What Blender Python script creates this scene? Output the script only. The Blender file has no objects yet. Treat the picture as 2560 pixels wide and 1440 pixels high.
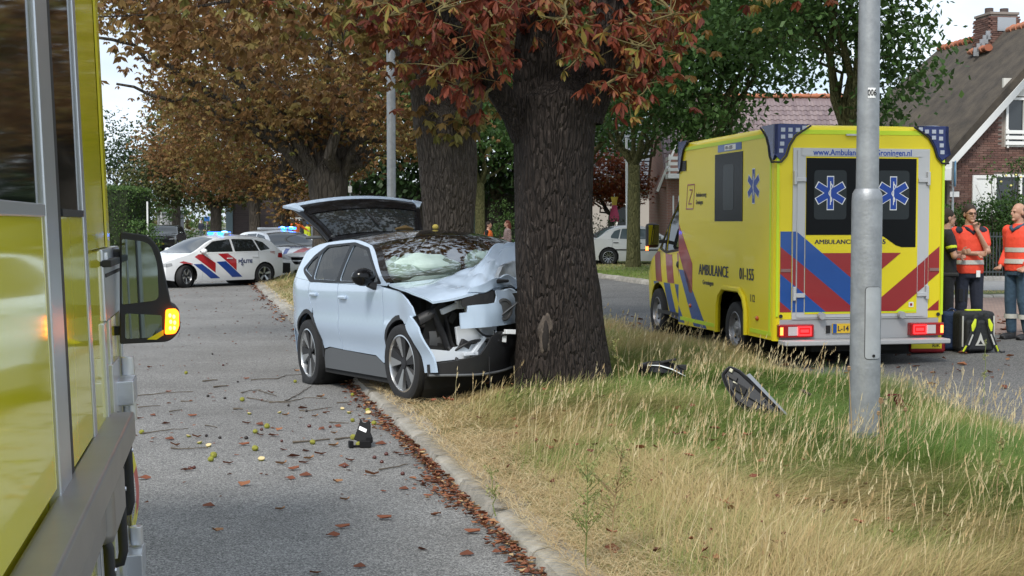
import bpy, bmesh, math, random
import numpy as np
from mathutils import Vector, Matrix
from mathutils.geometry import delaunay_2d_cdt
random.seed(7); RNG = np.random.default_rng(7)
SC = bpy.context.scene
COL = SC.collection
PI = math.pi
def R(d): return math.radians(d)

# ------------------------------------------------------------------ camera, sky, sun, exposure
CH, FPX, HZ = 1.82, 3400.0, 555.0
PITCH = math.atan((720 - HZ) / FPX)
cam = bpy.data.cameras.new('camera'); cam_o = bpy.data.objects.new('camera', cam); COL.objects.link(cam_o)
cam.sensor_width = 36; cam.lens = 36 * FPX / 2560; cam.clip_start = 0.05; cam.clip_end = 3000
cam_o.location = (0, 0, CH); cam_o.rotation_euler = (PI / 2 - PITCH, 0, 0)
SC.camera = cam_o

SUN_EL, SUN_AZ = R(48), R(200)     # azimuth clockwise from +Y: the light comes from behind the camera
world = bpy.data.worlds.new('World'); SC.world = world; world.use_nodes = True
nt = world.node_tree; nt.nodes.clear()
def wn(t, **k):
    n = nt.nodes.new(t)
    for a, b in k.items(): setattr(n, a, b)
    return n
w_out = wn('ShaderNodeOutputWorld'); w_bg = wn('ShaderNodeBackground')
w_sky = wn('ShaderNodeTexSky', sky_type='NISHITA', sun_disc=False, sun_elevation=SUN_EL, sun_rotation=SUN_AZ, air_density=1.0, dust_density=2.0)
w_tc = wn('ShaderNodeTexCoord'); w_map = wn('ShaderNodeMapping'); w_map.inputs['Scale'].default_value = (1, 1, 3.2)
w_no = wn('ShaderNodeTexNoise'); w_no.inputs['Scale'].default_value = 2.4; w_no.inputs['Detail'].default_value = 7; w_no.inputs['Roughness'].default_value = .55
w_rp = wn('ShaderNodeValToRGB'); w_rp.color_ramp.elements[0].position = .40; w_rp.color_ramp.elements[1].position = .62
w_rp.color_ramp.elements[0].color = (.72, .72, .72, 1); w_rp.color_ramp.elements[1].color = (1, 1, 1, 1)
w_no2 = wn('ShaderNodeTexNoise'); w_no2.inputs['Scale'].default_value = 5; w_no2.inputs['Detail'].default_value = 5
w_rc = wn('ShaderNodeValToRGB'); w_rc.color_ramp.elements[0].color = (3.5, 4.1, 4.9, 1); w_rc.color_ramp.elements[1].color = (5.2, 5.7, 6.2, 1)
w_rc.color_ramp.elements[0].position = .35; w_rc.color_ramp.elements[1].position = .65
w_mx = wn('ShaderNodeMix', data_type='RGBA')
L = nt.links.new
L(w_tc.outputs['Generated'], w_map.inputs['Vector']); L(w_map.outputs[0], w_no.inputs['Vector']); L(w_map.outputs[0], w_no2.inputs['Vector'])
L(w_no.outputs['Fac'], w_rp.inputs['Fac']); L(w_no2.outputs['Fac'], w_rc.inputs['Fac'])
L(w_rp.outputs['Color'], w_mx.inputs[0]); L(w_sky.outputs[0], w_mx.inputs[6]); L(w_rc.outputs['Color'], w_mx.inputs[7])
L(w_mx.outputs[2], w_bg.inputs['Color']); L(w_bg.outputs[0], w_out.inputs['Surface'])
w_bg.inputs['Strength'].default_value = 0.10

sun = bpy.data.lights.new('sun', 'SUN'); sun_o = bpy.data.objects.new('sun', sun); COL.objects.link(sun_o)
sun.energy = 1.5; sun.angle = R(14); sun.color = (1, .96, .89)
sd = Vector((math.sin(SUN_AZ) * math.cos(SUN_EL), math.cos(SUN_AZ) * math.cos(SUN_EL), math.sin(SUN_EL)))
sun_o.rotation_euler = sd.to_track_quat('Z', 'Y').to_euler()
sun_o.location = sd * 60
SC.view_settings.view_transform = 'Standard'; SC.view_settings.look = 'None'
SC.view_settings.exposure = 1.18; SC.view_settings.gamma = 1; SC.view_settings.use_curve_mapping = False

# ------------------------------------------------------------------ frames of reference
_f = Vector((0, math.cos(PITCH), -math.sin(PITCH))); _u = Vector((0, math.sin(PITCH), math.cos(PITCH)))
def P(px, py, Y):
    d = _f + Vector((1, 0, 0)) * ((px - 1280) / FPX) + _u * ((720 - py) / FPX)
    k = Y / d.y
    return Vector((d.x * k, Y, CH + d.z * k))
RDX, RDY = -0.2288, 0.9735
def RD(s, t, z=0.0): return Vector((s * RDX + t * RDY, s * RDY - t * RDX, z))
def ST(X, Y): return (X * RDX + Y * RDY, X * RDY - Y * RDX)
TK, TM, TR = 1.78, 6.25, 11.1     # kerb, far edge of the median, far edge of the right road
def sstep(a, b, x):
    k = min(1, max(0, (x - a) / (b - a))); return k * k * (3 - 2 * k)
def zg(t):
    if t < TK: return 0.0
    if t < TK + .3: return .085
    if t < TM: return .085 + .055 * (t - TK) / (TM - TK)
    return .11 + .14 * sstep(TM, TR + .5, t)
def ZG(X, Y): return zg(ST(X, Y)[1])

# ------------------------------------------------------------------ materials
MATS = {}
def M(name, col=(.5, .5, .5), rough=.5, metal=0.0, coat=0.0, spec=.5, var=None, bump=None, emit=None, alpha=None, trans=0.0, ior=1.45, coord='Object', voro=None):
    """var=(scale, amount, second colour) ; bump=(scale, strength[, stretch])"""
    if name in MATS: return MATS[name]
    m = bpy.data.materials.new(name); m.use_nodes = True
    n = m.node_tree.nodes; l = m.node_tree.links.new
    b = n['Principled BSDF']
    b.inputs['Base Color'].default_value = (*col, 1); b.inputs['Roughness'].default_value = rough
    b.inputs['Metallic'].default_value = metal; b.inputs['Coat Weight'].default_value = coat; b.inputs['Coat Roughness'].default_value = .04
    b.inputs['Specular IOR Level'].default_value = spec; b.inputs['Transmission Weight'].default_value = trans; b.inputs['IOR'].default_value = ior
    if alpha is not None: b.inputs['Alpha'].default_value = alpha
    if emit: b.inputs['Emission Color'].default_value = (*emit[0], 1); b.inputs['Emission Strength'].default_value = emit[1]
    if var or bump:
        tc = n.new('ShaderNodeTexCoord')
    if var:
        no = n.new('ShaderNodeTexNoise'); no.inputs['Scale'].default_value = var[0]; no.inputs['Detail'].default_value = 6; no.inputs['Roughness'].default_value = .65
        rp = n.new('ShaderNodeValToRGB'); rp.color_ramp.elements[0].position = .35; rp.color_ramp.elements[1].position = .68
        c2 = var[2] if len(var) > 2 else tuple(c * .6 for c in col)
        k = var[1]
        rp.color_ramp.elements[0].color = (*[c * (1 - k) + d * k for c, d in zip(col, c2)], 1); rp.color_ramp.elements[1].color = (*col, 1)
        l(tc.outputs[coord], no.inputs['Vector']); l(no.outputs['Fac'], rp.inputs['Fac']); l(rp.outputs['Color'], b.inputs['Base Color'])
    if bump:
        bn = n.new('ShaderNodeTexNoise'); bn.inputs['Scale'].default_value = bump[0]; bn.inputs['Detail'].default_value = 5
        if len(bump) > 2:
            mp = n.new('ShaderNodeMapping'); mp.inputs['Scale'].default_value = bump[2]; l(tc.outputs[coord], mp.inputs['Vector']); l(mp.outputs[0], bn.inputs['Vector'])
        else: l(tc.outputs[coord], bn.inputs['Vector'])
        bp = n.new('ShaderNodeBump'); bp.inputs['Strength'].default_value = bump[1]; bp.inputs['Distance'].default_value = .02
        l(bn.outputs['Fac'], bp.inputs['Height']); l(bp.outputs[0], b.inputs['Normal'])
    MATS[name] = m
    return m

def leaf_mat(name, cols, trans=.35, rough=.55):
    """colour per leaf from the float attribute 'tint' through a ramp of real leaf colours"""
    if name in MATS: return MATS[name]
    m = bpy.data.materials.new(name); m.use_nodes = True
    n = m.node_tree.nodes; l = m.node_tree.links.new; b = n['Principled BSDF']; out = n['Material Output']
    at = n.new('ShaderNodeAttribute'); at.attribute_name = 'tint'
    rp = n.new('ShaderNodeValToRGB'); e = rp.color_ramp.elements
    for i, (p, c) in enumerate(cols):
        el = e[i] if i < 2 else e.new(p)
        el.position = p; el.color = (*c, 1)
    l(at.outputs['Fac'], rp.inputs['Fac']); l(rp.outputs['Color'], b.inputs['Base Color'])
    b.inputs['Roughness'].default_value = rough; b.inputs['Specular IOR Level'].default_value = .3
    tr = n.new('ShaderNodeBsdfTranslucent'); l(rp.outputs['Color'], tr.inputs['Color'])
    mx = n.new('ShaderNodeMixShader'); mx.inputs[0].default_value = trans
    l(b.outputs[0], mx.inputs[1]); l(tr.outputs[0], mx.inputs[2]); l(mx.outputs[0], out.inputs['Surface'])
    MATS[name] = m
    return m

# ------------------------------------------------------------------ objects
def link(o, parent=None):
    COL.objects.link(o)
    if parent is not None: o.parent = parent
    return o
def thing(name, label, cat, loc=(0, 0, 0), rotz=0.0, group=None, rot=None):
    o = bpy.data.objects.new(name, None); COL.objects.link(o); o.empty_display_size = .1
    o.location = loc; o.rotation_euler = rot if rot else (0, 0, rotz)
    o['label'] = label; o['category'] = cat
    if group: o['group'] = group
    return o
def tag(o, label, cat, group=None):
    o['label'] = label; o['category'] = cat
    if group: o['group'] = group
    return o
def kind(o, k): o['kind'] = k; return o

def fast_mesh(name, V, F, mats, smooth=False, tint=None, fmat=None, sharp=None):
    """V (n,3) array, F (m,k) int array (k = 3 or 4)"""
    V = np.asarray(V, dtype=np.float32); F = np.asarray(F, dtype=np.int32)
    me = bpy.data.meshes.new(name)
    k = F.shape[1]
    me.vertices.add(len(V)); me.vertices.foreach_set('co', V.ravel())
    me.loops.add(F.size); me.loops.foreach_set('vertex_index', F.ravel())
    me.polygons.add(len(F)); me.polygons.foreach_set('loop_start', np.arange(0, F.size, k, dtype=np.int32))
    me.update(calc_edges=True)
    for m in (mats if isinstance(mats, (list, tuple)) else [mats]): me.materials.append(m)
    if fmat is not None: me.polygons.foreach_set('material_index', np.asarray(fmat, dtype=np.int32))
    if smooth: me.polygons.foreach_set('use_smooth', np.ones(len(F), dtype=bool))
    if tint is not None:
        a = me.attributes.new('tint', 'FLOAT', 'FACE'); a.data.foreach_set('value', np.asarray(tint, dtype=np.float32))
    return me

class MB:
    """collects shapes, then becomes ONE mesh"""
    def __init__(s): s.v = []; s.f = []; s.m = []
    def add(s, vs, fs, mi=0, mat=None):
        o = len(s.v)
        if mat is not None: vs = [mat @ Vector(v) for v in vs]
        s.v += [tuple(v) for v in vs]; s.f += [tuple(i + o for i in f) for f in fs]; s.m += [mi] * len(fs)
        return s
    def box(s, c, d, rz=0, mi=0, rot=None, mat=None):
        x, y, z = d[0] / 2, d[1] / 2, d[2] / 2
        vs = [(-x, -y, -z), (x, -y, -z), (x, y, -z), (-x, y, -z), (-x, -y, z), (x, -y, z), (x, y, z), (-x, y, z)]
        m = Matrix.Translation(c) @ (rot if rot is not None else Matrix.Rotation(rz, 4, 'Z'))
        if mat is not None: m = mat @ m
        return s.add(vs, [(0, 3, 2, 1), (4, 5, 6, 7), (0, 1, 5, 4), (1, 2, 6, 5), (2, 3, 7, 6), (3, 0, 4, 7)], mi, m)
    def tube(s, pts, rad, n=8, mi=0, cap=True, ell=None):
        """ell=(direction, factor): squash the section along a direction"""
        pts = [Vector(p) for p in pts]
        if not isinstance(rad, (list, tuple)): rad = [rad] * len(pts)
        vs = []; fs = []; up = None
        for i, p in enumerate(pts):
            d = (pts[min(i + 1, len(pts) - 1)] - pts[max(i - 1, 0)])
            if d.length < 1e-9: d = Vector((0, 0, 1))
            d.normalize()
            if up is None:
                up = Vector((0, 0, 1)) if abs(d.z) < .9 else Vector((1, 0, 0))
            a = d.cross(up)
            if a.length < 1e-6: a = d.orthogonal()
            a.normalize(); b = a.cross(d).normalized(); up = b
            for k in range(n):
                q = 2 * PI * k / n
                o = (a * math.cos(q) + b * math.sin(q)) * rad[i]
                if ell is not None:
                    e = Vector(ell[0]).normalized(); o += e * (o.dot(e)) * (ell[1] - 1)
                vs.append(p + o)
        for i in range(len(pts) - 1):
            for k in range(n):
                k2 = (k + 1) % n
                fs.append((i * n + k, i * n + k2, (i + 1) * n + k2, (i + 1) * n + k))
        if cap:
            fs.append(tuple(range(n - 1, -1, -1))); fs.append(tuple((len(pts) - 1) * n + k for k in range(n)))
        return s.add(vs, fs, mi)
    def cyl(s, p0, p1, r0, r1=None, n=12, mi=0): return s.tube([p0, p1], [r0, r0 if r1 is None else r1], n, mi)
    def lathe(s, prof, n=24, mi=0, mat=None, close=False):
        """prof: (r, z) pairs round the z axis"""
        vs = []; fs = []
        for r, z in prof:
            for k in range(n): vs.append((r * math.cos(2 * PI * k / n), r * math.sin(2 * PI * k / n), z))
        m = len(prof)
        for i in range(m - 1 + (1 if close else 0)):
            j = (i + 1) % m
            for k in range(n):
                k2 = (k + 1) % n
                fs.append((i * n + k, i * n + k2, j * n + k2, j * n + k))
        return s.add(vs, fs, mi, mat)
    def ell(s, c, r, n=12, k=8, mi=0, mat=None, rot=None):
        vs = []; fs = []
        for i in range(k + 1):
            a = PI * i / k
            for j in range(n):
                b = 2 * PI * j / n
                vs.append((r[0] * math.sin(a) * math.cos(b), r[1] * math.sin(a) * math.sin(b), r[2] * math.cos(a)))
        for i in range(k):
            for j in range(n):
                j2 = (j + 1) % n
                fs.append((i * n + j, (i + 1) * n + j, (i + 1) * n + j2, i * n + j2))
        m = Matrix.Translation(c)
        if rot is not None: m = m @ rot
        if mat is not None: m = mat @ m
        return s.add(vs, fs, mi, m)
    def prism(s, poly, fn0, fn1, mi=0):
        """poly 2-D; fn0/fn1 map (a,b) to the two ends"""
        n = len(poly)
        vs = [fn0(*p) for p in poly] + [fn1(*p) for p in poly]
        fs = [tuple(range(n - 1, -1, -1)), tuple(range(n, 2 * n))] + [(i, (i + 1) % n, n + (i + 1) % n, n + i) for i in range(n)]
        return s.add(vs, fs, mi)
    def mesh(s, name, mats, smooth=None, fix=True):
        me = bpy.data.meshes.new(name); me.from_pydata(s.v, [], s.f)
        mats = mats if isinstance(mats, (list, tuple)) else [mats]
        for m in mats: me.materials.append(m)
        me.polygons.foreach_set('material_index', s.m)
        if fix:
            bm = bmesh.new(); bm.from_mesh(me)
            bmesh.ops.remove_doubles(bm, verts=bm.verts, dist=1e-5)
            bmesh.ops.recalc_face_normals(bm, faces=bm.faces); bm.to_mesh(me); bm.free()
        if smooth is not None:
            me.polygons.foreach_set('use_smooth', [True] * len(me.polygons)); me.set_sharp_from_angle(angle=R(smooth))
        me.update()
        return me
    def build(s, name, mats, parent=None, smooth=None, bevel=None, loc=None, seg=2, fix=True):
        o = bpy.data.objects.new(name, s.mesh(name, mats, smooth, fix)); link(o, parent)
        if loc is not None: o.location = loc
        if bevel:
            b = o.modifiers.new('bevel', 'BEVEL'); b.width = bevel; b.segments = seg; b.limit_method = 'ANGLE'; b.angle_limit = R(35)
            if smooth is None:
                o.data.polygons.foreach_set('use_smooth', [True] * len(o.data.polygons)); o.data.set_sharp_from_angle(angle=R(35))
                b.harden_normals = True
        return o

def copy_tree(o, parent=None):
    c = o.copy(); COL.objects.link(c)
    if parent is not None: c.parent = parent
    for ch in list(o.children): copy_tree(ch, c)
    return c

# ------------------------------------------------------------------ 2-D polygons lifted on to surfaces
def pip(p, poly):
    x, y = p; c = False; j = len(poly) - 1
    for i in range(len(poly)):
        xi, yi = poly[i]; xj, yj = poly[j]
        if (yi > y) != (yj > y) and x < (xj - xi) * (y - yi) / (yj - yi + 1e-12) + xi: c = not c
        j = i
    return c
def area2(poly): return sum(poly[i][0] * poly[(i + 1) % len(poly)][1] - poly[(i + 1) % len(poly)][0] * poly[i][1] for i in range(len(poly))) / 2
def densify(poly, d):
    out = []
    for i in range(len(poly)):
        a = poly[i]; b = poly[(i + 1) % len(poly)]
        n = max(1, int(math.ceil(math.hypot(b[0] - a[0], b[1] - a[1]) / d)))
        for k in range(n): out.append((a[0] + (b[0] - a[0]) * k / n, a[1] + (b[1] - a[1]) * k / n))
    return out
def inset(poly, d):
    """move every edge inwards by d"""
    if area2(poly) < 0: poly = poly[::-1]
    n = len(poly); out = []
    for i in range(n):
        p0 = Vector(poly[i - 1]); p1 = Vector(poly[i]); p2 = Vector(poly[(i + 1) % n])
        e1 = (p1 - p0); e2 = (p2 - p1)
        if e1.length < 1e-9 or e2.length < 1e-9: out.append(tuple(p1)); continue
        e1.normalize(); e2.normalize()
        n1 = Vector((-e1.y, e1.x)); n2 = Vector((-e2.y, e2.x)); m = n1 + n2
        if m.length < 1e-6: out.append(tuple(p1 + n1 * d)); continue
        m.normalize(); k = max(.35, m.dot(n1)); out.append(tuple(p1 + m * (d / k)))
    return out
def clip_half(poly, a, b, c):
    """keep a*x+b*y <= c"""
    out = []
    for i in range(len(poly)):
        p = poly[i]; q = poly[(i + 1) % len(poly)]
        dp = a * p[0] + b * p[1] - c; dq = a * q[0] + b * q[1] - c
        if dp <= 0: out.append(p)
        if (dp < 0 < dq) or (dq < 0 < dp):
            k = dp / (dp - dq); out.append((p[0] + (q[0] - p[0]) * k, p[1] + (q[1] - p[1]) * k))
    return out
def clip_convex(poly, conv):
    if area2(conv) < 0: conv = conv[::-1]
    for i in range(len(conv)):
        p = conv[i]; q = conv[(i + 1) % len(conv)]
        a, b = (q[1] - p[1]), -(q[0] - p[0]); c = a * p[0] + b * p[1]
        poly = clip_half(poly, a, b, c)
        if len(poly) < 3: return []
    return poly
def rpoly(poly, r, n=4):
    """round the corners of a polygon"""
    out = []
    for i in range(len(poly)):
        p0 = Vector(poly[i - 1]); p1 = Vector(poly[i]); p2 = Vector(poly[(i + 1) % len(poly)])
        rr = r[i] if isinstance(r, (list, tuple)) else r
        k = min(rr, (p0 - p1).length * .45, (p2 - p1).length * .45)
        if k < 1e-5: out.append(tuple(p1)); continue
        a = p1 + (p0 - p1).normalized() * k; b = p1 + (p2 - p1).normalized() * k
        for j in range(n + 1):
            t = j / n; out.append(tuple(a * (1 - t) ** 2 + p1 * 2 * t * (1 - t) + b * t * t))
    return out
def tri2d(poly, holes=(), g=.08):
    ob = densify(poly, g); pts = list(ob); ed = [(i, (i + 1) % len(ob)) for i in range(len(ob))]
    loops = [list(range(len(ob)))]
    for h in holes:
        hb = densify(h, g); o = len(pts); pts += hb; ed += [(o + i, o + (i + 1) % len(hb)) for i in range(len(hb))]
        loops.append([o + i for i in range(len(hb))])
    xs = [p[0] for p in ob]; ys = [p[1] for p in ob]
    x = min(xs) + g / 2
    k = 0
    inner = []
    while x < max(xs):
        y = min(ys) + g / 2 + (g / 2 if k % 2 else 0)
        while y < max(ys):
            if pip((x, y), ob) and not any(pip((x, y), h) for h in holes): inner.append((x, y))
            y += g
        x += g * .87; k += 1
    if inner:
        bp = np.array(pts); ip = np.array(inner)
        d = np.min(np.hypot(ip[:, None, 0] - bp[None, :, 0], ip[:, None, 1] - bp[None, :, 1]), axis=1)
        inner = [q for q, dd in zip(inner, d) if dd > g * .45]
    r = delaunay_2d_cdt([Vector(p) for p in pts + inner], ed, [], 0, 1e-6)
    V = [tuple(v) for v in r[0]]; T = []
    for f in r[2]:
        c = (sum(V[i][0] for i in f) / len(f), sum(V[i][1] for i in f) / len(f))
        if pip(c, poly) and not any(pip(c, h) for h in holes): T.append(tuple(f))
    return V, T
def boundary(T):
    cnt = {}
    for f in T:
        for i in range(len(f)):
            a, b = f[i], f[(i + 1) % len(f)]
            cnt[(a, b)] = 1
    return [(a, b) for (a, b) in cnt if (b, a) not in cnt]
def lift(mb, poly, fn, inward=None, holes=(), g=.08, mi=0, rim=True):
    """fn(a,b)->point on the surface, inward(a,b)->point of the folded-in edge"""
    if len(poly) < 3 or abs(area2(poly)) < 1e-5: return
    V, T = tri2d(poly, holes, g)
    if not T: return
    vs = [fn(*v) for v in V]; fs = list(T)
    if rim and inward is not None:
        m = {}
        for a, b in boundary(T):
            for i in (a, b):
                if i not in m: m[i] = len(vs); vs.append(inward(*V[i]))
            fs.append((b, a, m[a], m[b]))
    mb.add(vs, fs, mi)
def flat(mb, poly, o, ex, ey, depth=0.0, holes=(), mi=0):
    """a flat polygon plate at o spanned by ex, ey, with thickness depth backwards"""
    o = Vector(o); ex = Vector(ex); ey = Vector(ey); nn = ex.cross(ey).normalized()
    lift(mb, poly, lambda a, b: o + ex * a + ey * b, (lambda a, b: o + ex * a + ey * b - nn * depth) if depth else None, holes, g=1e3 if True else 1, mi=mi)

def text_mesh(name, s, size, mat, o, ex, ey, parent, bold=0.0, align='LEFT', depth=.002, sx=1.0, shear=0.0, fat=0.0):
    """lettering lying on the plane (o, ex, ey)"""
    cu = bpy.data.curves.new(name, 'FONT'); cu.body = s; cu.size = size; cu.align_x = align; cu.offset = bold; cu.extrude = depth / 2; cu.shear = shear; cu.resolution_u = 3
    t = bpy.data.objects.new('tmp', cu); COL.objects.link(t)
    dg = bpy.context.evaluated_depsgraph_get()
    me = bpy.data.meshes.new_from_object(t.evaluated_get(dg)); bpy.data.objects.remove(t); bpy.data.curves.remove(cu)
    ex = Vector(ex).normalized(); ey = Vector(ey).normalized(); ez = ex.cross(ey)
    mt = Matrix(((ex.x * sx, ey.x, ez.x, o[0]), (ex.y * sx, ey.y, ez.y, o[1]), (ex.z * sx, ey.z, ez.z, o[2]), (0, 0, 0, 1)))
    me.transform(mt); me.materials.clear(); me.materials.append(mat); me.name = name
    if fat:      # heavier letters: the same glyphs once more a little to either side, each layer a hair prouder
        bm = bmesh.new()
        for k, d in enumerate((-fat, 0, fat)):
            m2 = me.copy(); m2.transform(Matrix.Translation(ex * d + ez * (.0004 * k))); bm.from_mesh(m2); bpy.data.meshes.remove(m2)
        bm.to_mesh(me); bm.free()
    ob = bpy.data.objects.new(name, me); link(ob, parent)
    return ob
def bez(p0, p1, p2, n=8):
    p0, p1, p2 = Vector(p0), Vector(p1), Vector(p2)
    return [p0 * (1 - t) ** 2 + p1 * 2 * t * (1 - t) + p2 * t * t for t in [i / n for i in range(n + 1)]]
def crv(xs, ys):
    """smooth monotone curve through key points (pchip)"""
    xs = np.array(xs, float); ys = np.array(ys, float); h = np.diff(xs); d = np.diff(ys) / h
    m = np.zeros(len(xs)); m[0] = d[0]; m[-1] = d[-1]
    for i in range(1, len(xs) - 1):
        if d[i - 1] * d[i] > 0:
            w1 = 2 * h[i] + h[i - 1]; w2 = h[i] + 2 * h[i - 1]; m[i] = (w1 + w2) / (w1 / d[i - 1] + w2 / d[i])
    def f(x):
        x = min(max(x, xs[0]), xs[-1]); i = min(max(int(np.searchsorted(xs, x)) - 1, 0), len(h) - 1)
        t = (x - xs[i]) / h[i]
        return float((2 * t**3 - 3 * t**2 + 1) * ys[i] + (t**3 - 2 * t**2 + t) * h[i] * m[i] + (-2 * t**3 + 3 * t**2) * ys[i + 1] + (t**3 - t**2) * h[i] * m[i + 1])
    return f
def lin(xs, ys):
    return lambda x: float(np.interp(x, xs, ys))
# ------------------------------------------------------------------ the ground
def asphalt(name, base, dark, lite, scl=1.0):
    m = bpy.data.materials.new(name); m.use_nodes = True
    n = m.node_tree.nodes; l = m.node_tree.links.new; b = n['Principled BSDF']
    tc = n.new('ShaderNodeTexCoord')
    vo = n.new('ShaderNodeTexVoronoi'); vo.inputs['Scale'].default_value = 75 * scl; vo.inputs['Randomness'].default_value = 1
    rp = n.new('ShaderNodeValToRGB'); rp.color_ramp.interpolation = 'LINEAR'; e = rp.color_ramp.elements
    e[0].position = .15; e[0].color = (*dark, 1); e[1].position = .55; e[1].color = (*base, 1); x = e.new(.9); x.color = (*lite, 1)
    sp = n.new('ShaderNodeSeparateColor'); l(tc.outputs['Object'], vo.inputs['Vector']); l(vo.outputs['Color'], sp.inputs[0]); l(sp.outputs[0], rp.inputs['Fac'])
    no = n.new('ShaderNodeTexNoise'); no.inputs['Scale'].default_value = .55; no.inputs['Detail'].default_value = 9; no.inputs['Roughness'].default_value = .7
    l(tc.outputs['Object'], no.inputs['Vector'])
    r2 = n.new('ShaderNodeValToRGB'); r2.color_ramp.elements[0].position = .3; r2.color_ramp.elements[1].position = .7
    r2.color_ramp.elements[0].color = (.74, .73, .72, 1); r2.color_ramp.elements[1].color = (1.12, 1.12, 1.12, 1)
    l(no.outputs['Fac'], r2.inputs['Fac'])
    mx = n.new('ShaderNodeMix'); mx.data_type = 'RGBA'; mx.blend_type = 'MULTIPLY'; mx.inputs[0].default_value = 1
    l(rp.outputs['Color'], mx.inputs[6]); l(r2.outputs['Color'], mx.inputs[7]); l(mx.outputs[2], b.inputs['Base Color'])
    bp = n.new('ShaderNodeBump'); bp.inputs['Strength'].default_value = .55; bp.inputs['Distance'].default_value = .006
    l(vo.outputs['Distance'], bp.inputs['Height']); l(bp.outputs[0], b.inputs['Normal'])
    b.inputs['Roughness'].default_value = .85; b.inputs['Specular IOR Level'].default_value = .25
    return m
m_asph = asphalt('asphalt_left', (.19, .187, .182), (.105, .103, .10), (.33, .325, .31), 1.7)
m_asph2 = asphalt('asphalt_right', (.13, .129, .127), (.07, .07, .069), (.24, .238, .23), 1.5)
m_soil = M('verge_soil', (.26, .20, .11), .95, var=(3, 1, (.14, .16, .05)), bump=(40, .8))
m_lawn = M('lawn', (.10, .155, .035), .9, var=(1.2, 1, (.155, .15, .06)), bump=(60, .9))
m_far = M('far_ground', (.085, .12, .04), .95, var=(.15, 1, (.13, .12, .06)), bump=(20, .6))
m_kerb = M('kerb_concrete', (.40, .375, .33), .9, var=(6, 1, (.25, .235, .20)), bump=(60, .5))
m_kerb2 = M('kerb_worn', (.335, .31, .27), .9, var=(9, 1, (.19, .18, .155)), bump=(60, .5))
m_pave = M('pavement_slab', (.33, .325, .32), .9, var=(5, 1, (.25, .245, .24)), bump=(70, .3))

def strip(name, tz, s0, s1, mat, ns=1, ko='structure'):
    """a sheet along the road: tz = list of (t, z)"""
    ss = np.linspace(s0, s1, ns + 1); V = []; F = []
    for s in ss:
        for t, z in tz: V.append(RD(s, t, z))
    k = len(tz)
    for i in range(ns):
        for j in range(k - 1): F.append((i * k + j, i * k + j + 1, (i + 1) * k + j + 1, (i + 1) * k + j))
    o = bpy.data.objects.new(name, fast_mesh(name, V, F, mat)); link(o)
    if ko: kind(o, ko)
    return o
ts = [-700, -60, -5.6, TK - .02, TK + .02, TM, 8, 9.5, TR + .5, 16, 60, 700]
strip('ground', [(t, (0 if t < TK else .085 if t < TM else zg(t)) - .05) for t in ts], -40, 2600, m_far)
strip('road', [(-5.2, 0), (TK - .03, 0)], -12, 400, m_asph)
strip('side_road', [(TM + .02, .112), (7.5, zg(7.5)), (8.7, zg(8.7)), (9.9, zg(9.9)), (TR, zg(TR))], -12, 400, m_asph2)
def mh(s, t):   # the median's soil is a little domed and bumpy
    k = min(1, max(0, (t - TK - .25) / .8)) * min(1, max(0, (TM - t) / .6))
    return zg(t) + .09 * k + .02 * math.sin(s * 1.7 + t * 2.1) * k
V = []; F = []
SS = np.concatenate([np.linspace(-8, 40, 120), np.linspace(42, 260, 20)]); TT = np.linspace(TK + .19, TM, 13)
for s in SS:
    for t in TT: V.append(RD(s, t, mh(s, t)))
k = len(TT)
for i in range(len(SS) - 1):
    for j in range(k - 1): F.append((i * k + j, i * k + j + 1, (i + 1) * k + j + 1, (i + 1) * k + j))
kind(link(bpy.data.objects.new('median_verge', fast_mesh('median_verge', V, F, m_soil, smooth=True))), 'structure')

# kerb of the median: one metre stones with open joints
kb = bpy.data.objects.new('kerb', None); link(kb); kind(kb, 'structure')
prof = [(TK - .045, -.03), (TK - .040, .010), (TK - .022, .055), (TK - .002, .074), (TK + .10, .086), (TK + .22, .092), (TK + .235, .06), (TK + .235, -.03)]
kms = []
for q in range(4):
    mb = MB(); n = 4; vs = []; fs = []
    rr = random.Random(q)
    pf = [(t + rr.uniform(-.006, .006), z + rr.uniform(-.006, .006)) for t, z in prof]
    for i in range(n + 1):
        e = .006 if i in (0, n) else 0
        for t, z in pf: vs.append((-(.488 - .976 * i / n), t - TK + rr.uniform(-.004, .004), z - e))
    kk = len(prof)
    for i in range(n):
        for j in range(kk - 1): fs.append((i * kk + j, i * kk + j + 1, (i + 1) * kk + j + 1, (i + 1) * kk + j))
    fs += [tuple(range(kk)), tuple(range(n * kk + kk - 1, n * kk - 1, -1))]
    mb.add(vs, fs); kms.append(mb.mesh('kerb_stone', [m_kerb, m_kerb2][q % 2], smooth=22))
HDG = math.atan2(RDY, RDX)
def kerb_row(s0, s1, t, z, parent, flip=False):
    for i in range(int(s0), int(s1)):
        o = bpy.data.objects.new('kerb_stone', random.choice(kms)); link(o, parent)
        o.location = RD(i + .5, t + random.uniform(-.008, .008), z + random.uniform(-.006, .006))
        # local x = along the road, local y = +t
        o.matrix_world = Matrix.Translation(o.location) @ Matrix(((RDX, RDY, 0, 0), (RDY, -RDX, 0, 0), (0, 0, 1, 0), (0, 0, 0, 1))) @ Matrix.Rotation(random.uniform(-.008, .008), 4, 'Z')
kerb_row(-6, 62, TK, 0, kb)
kb2 = bpy.data.objects.new('kerb', None); link(kb2); kind(kb2, 'structure')
kerb_row(30, 75, TR + .02, zg(TR) + .02, kb2)
# right verge, pavement, brick side street
strip('right_verge', [(TR + .2, .31), (13, .33), (20, .33), (26, .33)], 25.2, 200, m_lawn, 1)
strip('right_verge', [(TR + .2, .31), (13, .33), (20, .33), (40, .33)], -12, 12.5, m_lawn, 1)
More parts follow.
